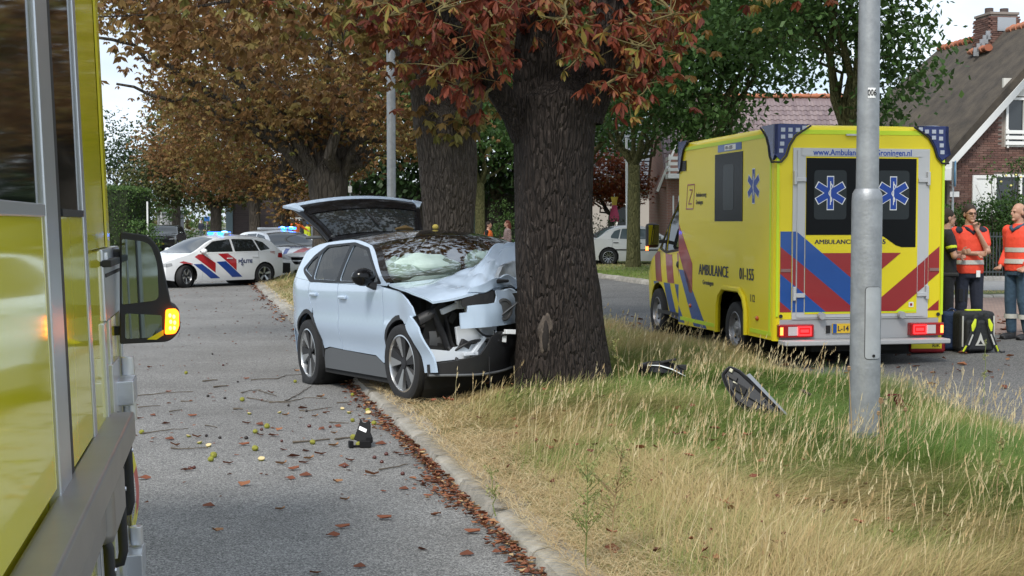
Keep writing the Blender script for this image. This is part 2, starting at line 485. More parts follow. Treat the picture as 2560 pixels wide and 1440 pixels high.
# pavement across the right verge, seen beyond the paramedics
def wquad(name, pts, mat):
    o = bpy.data.objects.new(name, fast_mesh(name, pts, [(0, 1, 2, 3)], mat)); link(o); kind(o, 'structure'); return o
wquad('pavement', [(6.5, 29.5, .336), (40, 29.5, .336), (40, 35.5, .336), (6.5, 35.5, .336)], m_pave)
def brickmat(name, c1, c2, mort, sx, sy, rough=.9, wallm=True):
    m = bpy.data.materials.new(name); m.use_nodes = True
    n = m.node_tree.nodes; l = m.node_tree.links.new; b = n['Principled BSDF']
    tc = n.new('ShaderNodeTexCoord'); br = n.new('ShaderNodeTexBrick')
    br.inputs['Color1'].default_value = (*c1, 1); br.inputs['Color2'].default_value = (*c2, 1); br.inputs['Mortar'].default_value = (*mort, 1)
    br.inputs['Scale'].default_value = 1; br.inputs['Brick Width'].default_value = sx; br.inputs['Row Height'].default_value = sy; br.inputs['Mortar Size'].default_value = .012
    if wallm:
        sx_ = n.new('ShaderNodeSeparateXYZ'); ad = n.new('ShaderNodeMath'); cb = n.new('ShaderNodeCombineXYZ'); l(tc.outputs['Object'], sx_.inputs[0]); l(sx_.outputs[0], ad.inputs[0]); l(sx_.outputs[1], ad.inputs[1]); l(ad.outputs[0], cb.inputs[0]); l(sx_.outputs[2], cb.inputs[1]); l(cb.outputs[0], br.inputs['Vector'])
    else: l(tc.outputs['Object'], br.inputs['Vector'])
    l(br.outputs['Color'], b.inputs['Base Color']); b.inputs['Roughness'].default_value = rough
    return m
m_pav = brickmat('paver_street', (.30, .20, .16), (.23, .15, .12), (.14, .11, .09), .2, .1, wallm=False)
wquad('side_street', [tuple(RD(12.5, TR - .1, .262)), tuple(RD(12.5, 60, .262)), tuple(RD(25.2, 60, .262)), tuple(RD(25.2, TR - .1, .262))], m_pav)
st = bpy.data.objects['side_street']
# pavers one can pick apart round the standing paramedic
pm = []
for c in ((.34, .23, .18), (.27, .18, .145), (.30, .22, .185), (.22, .15, .125)):
    mt = M('paver_%d' % len(pm), c, .9, bump=(80, .3))
    pm.append(MB().box((0, 0, 0), (.195, .093, .05)).mesh('paver', mt))
cnt = 0
for i in range(44):
    for j in range(16):
        s = 14.4 + i * .1; t = TR - .05 + j * .2 + (.1 if i % 2 else 0)
        p = RD(s, t, 0); px = 1280 + p.x / p.y * FPX
        if not (2385 < px < 2585) or cnt >= 300 or not (15.9 < p.y < 19.4): continue
        o = bpy.data.objects.new('paver', random.choice(pm)); link(o, st)
        o.location = RD(s, t, .262 - .018 + random.uniform(-.003, .003)); o.rotation_euler = (random.uniform(-.02, .02), random.uniform(-.02, .02), HDG - PI / 2 + random.uniform(-.03, .03)); cnt += 1
kb3 = bpy.data.objects.new('kerb', None); link(kb3); kind(kb3, 'structure')
for i in range(18):
    o = bpy.data.objects.new('kerb_stone', random.choice(kms)); link(o, kb3)
    p = RD(25.05, TR + .5 + i, .235)
    o.matrix_world = Matrix.Translation(p) @ Matrix(((RDY, -RDX, 0, 0), (-RDX, -RDY, 0, 0), (0, 0, 1, 0), (0, 0, 0, 1))) @ Matrix.Rotation(PI, 4, 'Z')

# ------------------------------------------------------------------ grass
def vnoise(x, y, sc, seed=0):
    x = np.asarray(x) * sc + seed * 17.3; y = np.asarray(y) * sc + seed * 9.1
    def h(i, j):
        v = np.sin(i * 127.1 + j * 311.7 + seed * 74.7) * 43758.5453; return v - np.floor(v)
    i = np.floor(x); j = np.floor(y); fx = x - i; fy = y - j; fx = fx * fx * (3 - 2 * fx); fy = fy * fy * (3 - 2 * fy)
    return (h(i, j) * (1 - fx) + h(i + 1, j) * fx) * (1 - fy) + (h(i, j + 1) * (1 - fx) + h(i + 1, j + 1) * fx) * fy
def blades(x, y, z, ht, wd, lean, ldir, face, nseg=2):
    """curved tapering blades as quads -> V, F"""
    n = len(x); V = np.zeros((n, 2 * (nseg + 1), 3), np.float32)
    for k in range(nseg + 1):
        u = k / nseg; w = wd * (1 - u) ** .7 * .5 + .0004
        cx = x + np.cos(ldir) * lean * u ** 1.8 * ht; cy = y + np.sin(ldir) * lean * u ** 1.8 * ht; cz = z + ht * (u - .25 * np.minimum(lean, 1.6) * u * u)
        V[:, 2 * k, 0] = cx - np.cos(face) * w; V[:, 2 * k, 1] = cy - np.sin(face) * w; V[:, 2 * k, 2] = cz
        V[:, 2 * k + 1, 0] = cx + np.cos(face) * w; V[:, 2 * k + 1, 1] = cy + np.sin(face) * w; V[:, 2 * k + 1, 2] = cz
    b = np.arange(n)[:, None] * 2 * (nseg + 1)
    F = np.concatenate([b + np.array([2 * k, 2 * k + 1, 2 * k + 3, 2 * k + 2]) for k in range(nseg)], axis=0)
    return V.reshape(-1, 3), F
m_grass = leaf_mat('grass_blade', [(0, (.50, .38, .19)), (.28, (.46, .38, .18)), (.46, (.33, .325, .12)), (.66, (.185, .25, .06)), (1, (.105, .19, .035))], trans=.3)
m_straw = leaf_mat('dry_straw', [(0, (.44, .29, .14)), (.35, (.56, .43, .23)), (.75, (.66, .56, .35)), (1, (.44, .41, .2))], trans=.25)
CARBOX = []     # filled: areas where nothing tall grows (under the wreck, trunks)
def zone(n, s0, s1, t0, t1):
    s = RNG.uniform(s0, s1, n); t = RNG.uniform(t0, t1, n)
    return s, t, s * RDX + t * RDY, s * RDY - t * RDX
def green_mask(s, t):
    """1 = lush green, 0 = straw: bleached along the kerb and at the back edge, green in the middle"""
    g = .50 + 1.0 * (vnoise(s, t, .55, 1) - .42) + .6 * (vnoise(s, t, 1.7, 2) - .5)
    mid = np.clip((t - TK - .55) / 1.1, 0, 1) * np.clip((TM + .2 - t) / 1.2, .25, 1)
    return np.clip(g * .9 + .42 * mid - .22, 0, 1)
gV = []; gF = []; gT = []; off = 0
def under_car(X, Y):
    # wreck footprint (centre about (-.93,14.57), heading (.43,-.9)) and the two near trunks
    dx, dy = X + .93, Y - 14.57; a = dx * .43 - dy * .90; b = dx * .90 + dy * .43
    return ((np.abs(a) < 2.0) & (np.abs(b) < .86)), (np.hypot(X - .47, Y - 13.0) < .5)
for (n, s0, s1, w, seg, hs) in ((170000, 5.2, 11.5, .0037, 2, 1.0), (105000, 11.5, 18, .0065, 2, 1.0), (40000, 18, 30, .014, 1, 1.0), (26000, 30, 62, .028, 1, 1.05), (12000, 62, 150, .06, 1, 1.1)):
    s, t, X, Y = zone(n, s0, s1, TK + .17, TM + .12)
    # crop to what the camera or a camera a step aside could see
    px = 1280 + X / np.maximum(Y, .1) * FPX
    ok = (px > -250) & (px < 2900)
    g = green_mask(s, t)
    edge = np.clip((t - TK - .12) / .9, 0, 1)
    ht = (.04 + .155 * edge * (.35 + 1.15 * vnoise(s, t, .8, 3) * (.6 + .8 * vnoise(s, t, 2.3, 13)))) * RNG.uniform(.5, 1.25, n) * hs
    uc, tr = under_car(X, Y)
    ht = np.where(uc, np.minimum(ht, .07), ht); ok &= ~tr
    thin = RNG.uniform(0, 1, n) < (.55 + .45 * edge) * np.clip(.35 + 2.2 * (vnoise(s, t, 2.7, 31) - .12) + vnoise(s, t, 7.0, 32) - .4, .12, 1); ok &= thin
    s, t, X, Y, g, ht, edge = [a[ok] for a in (s, t, X, Y, g, ht, edge)]; n = len(s)
    z = np.array([mh(a, b) if b > TK + .21 else .09 for a, b in zip(s, t)]) - .01
    ld = R(-10) + 4.2 * (vnoise(s, t, .7, 21) - .5) + RNG.normal(0, .75, n); ln = np.abs(RNG.normal(.75, .55, n)) + .1 + .7 * (vnoise(s, t, 1.3, 22) > .62)
    flatb = RNG.uniform(0, 1, n) < .25 * (1 - edge) + .08; ln = np.where(flatb, 2.6, ln)
    v, f = blades(X, Y, z, ht, w * RNG.uniform(.7, 1.4, n), ln, ld, RNG.uniform(0, PI, n), seg)
    ti = np.clip(g + RNG.normal(0, .17, n), 0, 1); ti = np.where(flatb, ti * .4, ti)
    gV.append(v); gF.append(f + off); gT.append(np.tile(ti, seg)); off += len(v)
def grass_obj(name, V, F, T, mat, label):
    o = bpy.data.objects.new(name, fast_mesh(name, np.concatenate(V), np.concatenate(F), mat, tint=np.concatenate(T))); link(o); kind(o, 'stuff'); o['label'] = label; o['category'] = 'grass'
    return o
grass_obj('meadow_grass', gV, gF, gT, m_grass, 'green and straw coloured grass covering the median between the roads')
# tall dry stalks with seed heads
gV = []; gF = []; gT = []; off = 0
for (n, s0, s1, w, hk) in ((1500, 5.2, 10.5, .0026, .92), (900, 10.5, 17, .0038, .88), (700, 17, 30, .007, .9), (350, 30, 60, .016, .9)):
    s, t, X, Y = zone(n, s0, s1, TK + .5, TM + .1)
    cl = vnoise(s, t, 1.1, 5) * .6 + vnoise(s, t, 3.1, 6) * .4
    bk = np.clip((t - 4.6) / 1.2, 0, 1)
    uc, tr = under_car(X, Y)
    ok = (cl + .22 * bk > .47) & ~uc & ~tr & (np.hypot(X - .47, Y - 13.0) > .55)
    s, t, X, Y = s[ok], t[ok], X[ok], Y[ok]; n = len(s)
    z = np.array([mh(a, b) for a, b in zip(s, t)])
    ht = RNG.uniform(.18, .46, n) * hk * (.75 + .5 * vnoise(s, t, .9, 8)); ld = R(0) + RNG.normal(0, 1.0, n); ln = np.abs(RNG.normal(.42, .3, n)); fc = RNG.uniform(-.5, .5, n)
    v, f = blades(X, Y, z, ht, w * np.ones(n), ln, ld, fc, 3)
    ti = RNG.uniform(.2, 1, n); gV.append(v); gF.append(f + off); gT.append(np.tile(ti, 3)); off += len(v)
    # seed heads: small crossed slivers along the top quarter
    tx = X + np.cos(ld) * ln * ht; ty = Y + np.sin(ld) * ln * ht; tz = z + ht * (1 - .25 * ln)
    for q in range(5):
        u = RNG.uniform(-.02, .1, n); hx = tx - np.cos(ld) * ln * u * 1.2; hy = ty - np.sin(ld) * ln * u * 1.2; hz = tz - u * .9
        v, f = blades(hx, hy, hz, RNG.uniform(.02, .05, n) * (1 + w * 20), w * 1.9 * np.ones(n), np.abs(RNG.normal(.25, .2, n)), ld + RNG.normal(0, .4, n), fc + RNG.uniform(-.7, .7, n), 1)
        gV.append(v); gF.append(f + off); gT.append(ti * .8); off += len(v)
grass_obj('dry_grass_stalks', gV, gF, gT, m_straw, 'tall bleached grass stalks with seed heads on the median')
# flattened straw on the kerb side
gV = []; gF = []; gT = []; off = 0
for (n, s0, s1, w) in ((15000, 5.0, 10.5, .0030), (7000, 10.5, 17, .0055), (2500, 17, 40, .011)):
    s = RNG.uniform(s0, s1, n); t = TK + .03 + np.abs(RNG.normal(0, .75, n)); X = s * RDX + t * RDY; Y = s * RDY - t * RDX
    z = np.where(t < TK + .2, .10, .10 + .05 * np.clip(t - TK - .2, 0, 1)) + RNG.uniform(0, .03, n); a = RNG.uniform(0, 2 * PI, n)
    v, f = blades(X, Y, z, RNG.uniform(.03, .07, n), w * np.ones(n), RNG.uniform(2, 5, n), a, a + PI / 2, 2)
    gV.append(v); gF.append(f + off); gT.append(np.tile(RNG.uniform(0, .8, n), 2)); off += len(v)
grass_obj('dry_thatch', gV, gF, gT, m_straw, 'flattened bleached straw lying behind the kerb')
# mown grass of the right verge
gV = []; gF = []; gT = []; off = 0
for (n, s0, s1, t0, t1, w) in ((16000, 25.4, 40, TR + .2, 18, .02), (16000, 36, 75, TR + .2, 18, .04)):
    s, t, X, Y = zone(n, s0, s1, t0, t1)
    ok = ~((Y > 29.4) & (Y < 35.6) & (X > 6.4)); s, t, X, Y = s[ok], t[ok], X[ok], Y[ok]; n = len(s)
    v, f = blades(X, Y, np.full(n, .32), RNG.uniform(.03, .08, n), w * np.ones(n), np.abs(RNG.normal(.5, .3, n)), RNG.uniform(0, 6, n), RNG.uniform(0, PI, n), 1)
    gV.append(v); gF.append(f + off); gT.append(np.clip(.55 + .8 * (vnoise(s, t, .4, 4) - .5) + RNG.normal(0, .1, n), 0, 1)); off += len(v)
grass_obj('mown_grass', gV, gF, gT, m_grass, 'short mown grass of the verge beyond the right road')

# ------------------------------------------------------------------ leaf litter
m_litter = leaf_mat('dead_leaf', [(0, (.10, .038, .022)), (.35, (.20, .066, .034)), (.7, (.30, .125, .06)), (.9, (.36, .22, .11)), (1, (.46, .34, .18))], trans=.1, rough=.7)
def curled(n, X, Y, z, ln, yaw, tilt):
    """folded, curled leaflets: 2 x 3 strip"""
    V = np.zeros((n, 9, 3), np.float32); us = (-1, 0.25, 1); wv = (.3, 1.15, .12); ln = np.asarray(ln); tw = RNG.uniform(-.5, .5, n); yaw = yaw + RNG.normal(0, .1, n)
    for i in range(3):
        for j in range(3):
            a = us[i] * ln * .5; b = (j - 1) * wv[i] * ln * .2; c = abs(j - 1) * wv[i] * ln * .16 + (us[i] ** 2) * ln * tilt
            V[:, i * 3 + j, 0] = X + a * np.cos(yaw) - b * np.sin(yaw); V[:, i * 3 + j, 1] = Y + a * np.sin(yaw) + b * np.cos(yaw); V[:, i * 3 + j, 2] = z + c * RNG.uniform(.4, 1.7, n) + (b * tw if j != 1 else 0) + .002
    b0 = np.arange(n)[:, None] * 9
    F = np.concatenate([b0 + np.array([i * 3 + j, i * 3 + j + 1, (i + 1) * 3 + j + 1, (i + 1) * 3 + j]) for i in range(2) for j in range(2)], axis=0)
    return V.reshape(-1, 3), F
gV = []; gF = []; gT = []; off = 0
for (n, s0, s1, sd_, l0, l1) in ((1900, 5.5, 12, .075, .018, .062), (900, 12, 22, .085, .022, .07), (500, 22, 60, .14, .04, .10)):
    s = RNG.uniform(s0, s1, n); pt = vnoise(s, s * 0, .9, 3); t = TK - .05 - np.abs(RNG.normal(0, sd_, n)) * (.4 + pt * 1.2)
    ok = RNG.uniform(0, 1, n) < .35 + .8 * pt; s, t = s[ok], t[ok]; n = len(s)
    v, f = curled(n, s * RDX + t * RDY, s * RDY - t * RDX, .006 + RNG.uniform(0, .045, n) * np.exp(-((TK - t) / .12) ** 2), RNG.uniform(l0, l1, n), RNG.uniform(0, 6.3, n), RNG.uniform(.02, .22, n))
    gV.append(v); gF.append(f + off); gT.append(np.tile(RNG.uniform(0, 1, n) ** 1.3, 4)); off += len(v)
n = 380; s, t, X, Y = zone(n, 6, 24, TK + .2, TK + 2.2)
v, f = curled(n, X, Y, np.array([mh(a, b) for a, b in zip(s, t)]) + RNG.uniform(.03, .10, n), RNG.uniform(.025, .085, n), RNG.uniform(0, 6.3, n), RNG.uniform(.02, .3, n))
gV.append(v); gF.append(f + off); gT.append(np.tile(RNG.uniform(0, .8, n), 4)); off += len(v)
n = 1300; s, t, X, Y = zone(n, 9, 60, -4.5, TK - .2)       # crumbs and small scraps on the road
v, f = curled(n, X, Y, np.full(n, .004), RNG.uniform(.012, .05, n), RNG.uniform(0, 6.3, n), RNG.uniform(.0, .12, n))
gV.append(v); gF.append(f + off); gT.append(np.tile(RNG.uniform(0, .7, n), 4)); off += len(v)
n = 500; s, t, X, Y = zone(n, 12, 24, TM + .05, TR + 2)
v, f = curled(n, X, Y, np.array([zg(b) for b in t]) + .008, RNG.uniform(.03, .12, n), RNG.uniform(0, 6.3, n), RNG.uniform(.0, .15, n))
gV.append(v); gF.append(f + off); gT.append(np.tile(RNG.uniform(0, .8, n), 4)); off += len(v)
o = bpy.data.objects.new('leaf_litter', fast_mesh('leaf_litter', np.concatenate(gV), np.concatenate(gF), m_litter, tint=np.concatenate(gT))); link(o); kind(o, 'stuff')
o['label'] = 'red brown dead leaves gathered in the gutter along the kerb'; o['category'] = 'leaf litter'
# ------------------------------------------------------------------ trees
def bark(name, c1, c2, c3, sc, stretch=.22, strength=.9):
    m = bpy.data.materials.new(name); m.use_nodes = True
    n = m.node_tree.nodes; l = m.node_tree.links.new; b = n['Principled BSDF']
    tc = n.new('ShaderNodeTexCoord'); mp = n.new('ShaderNodeMapping'); mp.inputs['Scale'].default_value = (1, 1, stretch)
    l(tc.outputs['Object'], mp.inputs['Vector'])
    no = n.new('ShaderNodeTexNoise'); no.inputs['Scale'].default_value = sc * .35; no.inputs['Detail'].default_value = 3
    vd = n.new('ShaderNodeVectorMath'); vd.operation = 'SCALE'; vd.inputs['Scale'].default_value = .12
    va = n.new('ShaderNodeVectorMath'); va.operation = 'ADD'
    l(mp.outputs[0], no.inputs['Vector']); l(no.outputs['Color'], vd.inputs[0]); l(vd.outputs[0], va.inputs[0]); l(mp.outputs[0], va.inputs[1])
    vo = n.new('ShaderNodeTexVoronoi'); vo.feature = 'DISTANCE_TO_EDGE'; vo.inputs['Scale'].default_value = sc
    l(va.outputs[0], vo.inputs['Vector'])
    n2 = n.new('ShaderNodeTexNoise'); n2.inputs['Scale'].default_value = sc * 1.6; n2.inputs['Detail'].default_value = 8; n2.inputs['Roughness'].default_value = .7; l(mp.outputs[0], n2.inputs['Vector'])
    rp = n.new('ShaderNodeValToRGB'); e = rp.color_ramp.elements; e[0].position = .32; e[0].color = (*c1, 1); e[1].position = .6; e[1].color = (*c2, 1); x = e.new(.78); x.color = (*c3, 1)
    l(n2.outputs['Fac'], rp.inputs['Fac']); l(rp.outputs['Color'], b.inputs['Base Color'])
    mr = n.new('ShaderNodeMapRange'); mr.inputs[1].default_value = 0; mr.inputs[2].default_value = .22; l(vo.outputs['Distance'], mr.inputs[0])
    ad = n.new('ShaderNodeMath'); ad.operation = 'MULTIPLY_ADD'; ad.inputs[1].default_value = .45; l(n2.outputs['Fac'], ad.inputs[0]); l(mr.outputs[0], ad.inputs[2])
    bp = n.new('ShaderNodeBump'); bp.inputs['Strength'].default_value = strength; bp.inputs['Distance'].default_value = .05
    l(ad.outputs[0], bp.inputs['Height']); l(bp.outputs[0], b.inputs['Normal'])
    b.inputs['Roughness'].default_value = .92; b.inputs['Specular IOR Level'].default_value = .2
    MATS[name] = m; return m
bk_dark = bark('bark_dark', (.019, .015, .013), (.046, .036, .031), (.19, .165, .14), 24)
bk_grey = bark('bark_grey', (.060, .050, .042), (.125, .105, .09), (.24, .21, .18), 22)
bk_far = bark('bark_far', (.05, .042, .035), (.10, .085, .07), (.17, .15, .12), 9)
bk_moss = bark('bark_moss', (.07, .075, .03), (.13, .125, .055), (.20, .19, .10), 16)
lf_red = leaf_mat('leaf_red', [(0, (.10, .024, .015)), (.35, (.20, .045, .022)), (.62, (.26, .10, .036)), (.82, (.25, .20, .045)), (1, (.12, .16, .03))], .3)
lf_brown = leaf_mat('leaf_brown', [(0, (.13, .062, .026)), (.35, (.205, .105, .04)), (.6, (.27, .17, .06)), (.8, (.29, .235, .075)), (1, (.17, .19, .055))], .42)
lf_dkbrown = leaf_mat('leaf_dull', [(0, (.10, .06, .025)), (.5, (.095, .095, .03)), (1, (.07, .10, .03))], .3)
lf_green = leaf_mat('leaf_green', [(0, (.035, .07, .018)), (.5, (.055, .115, .028)), (.9, (.085, .155, .04)), (1, (.13, .18, .05))], .35)
lf_dark = leaf_mat('leaf_dark', [(0, (.02, .042, .014)), (.6, (.035, .07, .022)), (1, (.06, .10, .03))], .25)
lf_hedge = leaf_mat('leaf_hedge', [(0, (.04, .085, .02)), (.7, (.075, .14, .03)), (1, (.13, .19, .05))], .3)
lf_maple = leaf_mat('leaf_maple', [(0, (.16, .03, .014)), (.5, (.30, .075, .025)), (.8, (.26, .12, .04)), (1, (.10, .11, .03))], .35)

def kites(P_, d, w, L, droop):
    """(n,3) base, (n,3) direction, (n,3) width direction"""
    n = len(P_); V = np.zeros((n, 4, 3), np.float32); L = L[:, None]
    V[:, 0] = P_; V[:, 1] = P_ + d * L * .6 + w * L * .27; V[:, 3] = P_ + d * L * .6 - w * L * .27; V[:, 2] = P_ + d * L; V[:, 2, 2] -= droop * L[:, 0]
    F = np.arange(n * 4).reshape(n, 4)
    return V.reshape(-1, 3), F
def palms(pos, size, rng, nl=5, droop=(.25, 1.1)):
    """palmate leaves: nl drooping leaflets round each position"""
    n = len(pos); yaw = rng.uniform(0, 2 * PI, n); dr = rng.uniform(*droop, n); P_ = []; D = []; W = []; Ls = []
    for j in range(nl):
        a = yaw + (j - (nl - 1) / 2) * (4.6 / nl) + rng.normal(0, .12, n); q = dr + rng.normal(0, .18, n)
        D.append(np.stack([np.cos(a) * np.cos(q), np.sin(a) * np.cos(q), -np.sin(q)], 1)); r = rng.normal(0, .5, n)
        W.append(np.stack([-np.sin(a) * np.cos(r), np.cos(a) * np.cos(r), np.sin(r)], 1)); P_.append(pos); Ls.append(size * (1 - .12 * abs(j - (nl - 1) / 2)) * rng.uniform(.8, 1.1, n))
    return kites(np.concatenate(P_), np.concatenate(D), np.concatenate(W), np.concatenate(Ls), .12)
def rleaves(pos, size, rng):
    n = len(pos); a = rng.uniform(0, 2 * PI, n); q = rng.normal(.45, .55, n); r = rng.normal(0, .7, n)
    D = np.stack([np.cos(a) * np.cos(q), np.sin(a) * np.cos(q), -np.sin(q)], 1); W = np.stack([-np.sin(a) * np.cos(r), np.cos(a) * np.cos(r), np.sin(r)], 1)
    return kites(pos, D, W * 1.35, size * rng.uniform(.7, 1.2, n), .06)
def crown_points(n, blobs, rng, spread=.35, per=14, hollow=.45, gap=.5, gs=.7):
    """leaf positions in clumps filling a set of ellipsoids (c, r), mostly towards the outside, with holes"""
    vol = np.array([b[1][0] * b[1][1] * b[1][2] for b in blobs]) ** .8; pr = vol / vol.sum(); nc = max(1, n // per)
    out = []
    while len(out) < nc:
        i = rng.choice(len(blobs), p=pr); c, r = blobs[i]
        v = rng.normal(0, 1, 3); v /= np.linalg.norm(v); v *= (hollow + (1 - hollow) * rng.uniform(0, 1) ** .6)
        p = np.array(c) + v * np.array(r)
        g = float(vnoise(p[0] * gs + p[2] * .37, p[1] * gs + p[2] * gs, 1.0, 11))
        if g > gap * rng.uniform(.4, 1.1): out.append(p)
    out = np.array(out)
    pos = np.repeat(out, per, axis=0) + rng.normal(0, 1, (nc * per, 3)) * np.array([spread, spread, spread * .55])
    tint = np.repeat(rng.uniform(0, 1, nc), per) * .55 + rng.uniform(0, 1, nc * per) * .45
    return pos, tint, out
def limb(mb, p0, p1, r0, r1, rng, n=7, side=6, wob=.1, sag=0.0):
    p0 = np.array(p0); p1 = np.array(p1); L = np.linalg.norm(p1 - p0); pts = []
    for i in range(n + 1):
        t = i / n; p = p0 + (p1 - p0) * t + rng.normal(0, 1, 3) * L * wob * .35 * math.sin(PI * t); p[2] += sag * L * math.sin(PI * t)
        pts.append(p)
    rad = [r0 + (r1 - r0) * (i / n) ** .8 for i in range(n + 1)]
    mb.tube(pts, rad, side); return pts
def trunk_mesh(mb, path, rads, n=28, lump=.06, seed=0, dz=.09):
    """a thick trunk with ridges and a flared foot; path: points, rads: radii"""
    P0 = [Vector(p) for p in path]; zs = [p.z for p in P0]
    fx = crv(zs, [p.x for p in P0]); fy = crv(zs, [p.y for p in P0]); fr = crv(zs, rads)
    k = max(3, int((zs[-1] - zs[0]) / dz)); vs = []; fs = []
    for i in range(k + 1):
        z = zs[0] + (zs[-1] - zs[0]) * i / k; r = fr(z)
        for j in range(n):
            a = 2 * PI * j / n
            q = 1 + lump * (math.sin(3 * a + seed) * .7 + math.sin(5 * a + seed * 2.3 + z * .5) * .5) + lump * .8 * (float(vnoise(a * 4 + seed, z * 1.3, 1.0, 3)) - .5) + lump * .5 * (float(vnoise(a * 9 + seed, z * 3.5, 1.0, 5)) - .5) + .16 * math.exp(-max(0, z) / .22) * max(0, math.sin(5 * a + seed + .6 * math.sin(2 * a)))
            if j == 0: q0 = q
            vs.append((fx(z) + r * q * math.cos(a), fy(z) + r * q * math.sin(a), z))
    for i in range(k):
        for j in range(n):
            j2 = (j + 1) % n; fs.append((i * n + j, i * n + j2, (i + 1) * n + j2, (i + 1) * n + j))
    fs.append(tuple(k * n + j for j in range(n)))
    mb.add(vs, fs)

def make_tree(name, label, cat, base, trunk_top, r0, r1, blobs, nleaf, lsize, leafmat, barkmat, seed, style='palm', group=None, nl=5, limbs=9, spread=.38, gap=.5, tint=(0, 1), fork=None, thr=1, hollow=.45, extra=None, per=14, lean=(0, 0)):
    """everything in metres from the foot of the tree; blobs = crown ellipsoids"""
    rng = np.random.default_rng(seed)
    t = thing(name, label, cat, base, group=group)
    mb = MB()
    trunk_mesh(mb, [(0, 0, -.15), (lean[0] * .1, lean[1] * .1, .25), (lean[0] * .5, lean[1] * .5, trunk_top * .55), (lean[0], lean[1], trunk_top), (lean[0], lean[1], trunk_top + r1 * .9), (lean[0], lean[1], trunk_top + r1 * 1.5)], [r0 * 1.28, r0 * 1.06, r0 * .93, r1 * 1.05, r1 * .72, r1 * .2], 18, .05, seed, .25)
    tr = mb.build('trunk', barkmat, t, smooth=60)
    pos, ti, cl = crown_points(nleaf, blobs, rng, spread, per, hollow, gap)
    lb = MB(); fk = np.array([lean[0], lean[1], trunk_top * .97])
    far = cl[rng.choice(len(cl), min(limbs, len(cl)), replace=False)]
    ends = []
    for p in far:
        d = p - fk; q = fk + d * .82
        pts = limb(lb, fk + rng.normal(0, .08, 3) * r1, q, r1 * rng.uniform(.4, .62), .022, rng, 7, 6, .14, .05); ends.append(pts)
    # smaller branches to many clumps
    allp = np.array([pp for pts in ends for pp in pts[2:]])
    for p in cl[rng.choice(len(cl), min(len(cl), limbs * 7), replace=False)]:
        o = allp[np.argmin(np.linalg.norm(allp - p, axis=1) + rng.uniform(0, .6, len(allp)))]
        limb(lb, o, p, .022 + .01 * r1, .006, rng, 4, 4, .16, .06)
    if extra: extra(lb, rng)
    lb.build('limbs', barkmat, t, smooth=60)
    if style == 'palm': v, f = palms(pos, np.full(len(pos), lsize), rng, nl); ti = np.tile(ti, nl)
    else: v, f = rleaves(pos, np.full(len(pos), lsize), rng)
    o = bpy.data.objects.new('crown', fast_mesh('crown', v, f, leafmat, tint=tint[0] + (tint[1] - tint[0]) * ti)); link(o, t); kind(o, 'stuff')
    return t

# --- the struck chestnut: built limb by limb because it stands in the foreground
T1 = Vector((.47, 12.98, .12))
t1 = thing('chestnut_tree', 'thick dark trunked chestnut tree with red leaves that the white car has hit', 'tree', T1, group='chestnut trees on the median')
def tz(py, Y=12.98): return P(1280, py, Y).z - T1.z
def tx(px, py=500, Y=12.98): return P(px, py, Y).x - T1.x
mb = MB()
trunk_mesh(mb, [(tx(1402), 0, -.2), (tx(1402), 0, .12), (tx(1394), 0, tz(760)), (tx(1380), .02, tz(520)), (tx(1384), .04, tz(330)), (tx(1392), .05, tz(250)), (tx(1405), .06, tz(205)), (tx(1425), .07, tz(165))], [.53, .475, .405, .368, .385, .40, .26, .08], 40, .055, 1, .05)
trk = mb.build('trunk', bk_dark, t1, smooth=70)
b = MB(); b.ell((0, 0, 0), (.085, .05, .21), 14, 12); rq_ = np.random.default_rng(2); b.v = [(v[0] * (1 + .15 * math.sin(v[2] * 30)), v[1] + .012 * math.sin(v[0] * 70 + v[2] * 20), v[2]) for v in b.v]
sc_ = b.build('bark_scar', M('scar_wood', (.15, .12, .095), .9, var=(9, 1, (.05, .04, .033)), bump=(20, 1.0, (3, 3, .5))), trk, smooth=60); sc_.location = (tx(1366), -.385, tz(828))
b = MB(); b.ell((0, 0, 0), (.035, .04, .15), 10, 8); sc_ = b.build('bark_scar', M('scar_dark', (.02, .016, .014), .95), trk, smooth=60); sc_.location = (tx(1362), -.412, tz(832))
mb = MB(); rg1 = np.random.default_rng(5)
trunk_mesh(mb, [(tx(1352), .03, tz(300)), (tx(1346), .05, tz(180)), (tx(1352), .1, tz(20)), (tx(1345), .2, tz(-250)), (tx(1330), .4, tz(-700))], [.24, .235, .205, .18, .12], 26, .05, 4, .06)
trunk_mesh(mb, [(tx(1440), .06, tz(310)), (tx(1488), .1, tz(205)), (tx(1532), .18, tz(80)), (tx(1556), .3, tz(-150)), (tx(1600), .6, tz(-650))], [.25, .205, .19, .165, .11], 26, .05, 6, .06)
p = [(tx(1318), -.02, tz(335)), (tx(1288), -.10, tz(285)), (tx(1232), -.28, tz(215)), (tx(1165), -.6, tz(120)), (tx(1050), -.9, tz(0)), (tx(900), -1.2, tz(-180))]
mb.tube(p, [.17, .135, .10, .088, .07, .04], 12)
mb.build('stems', bk_dark, t1, smooth=70)
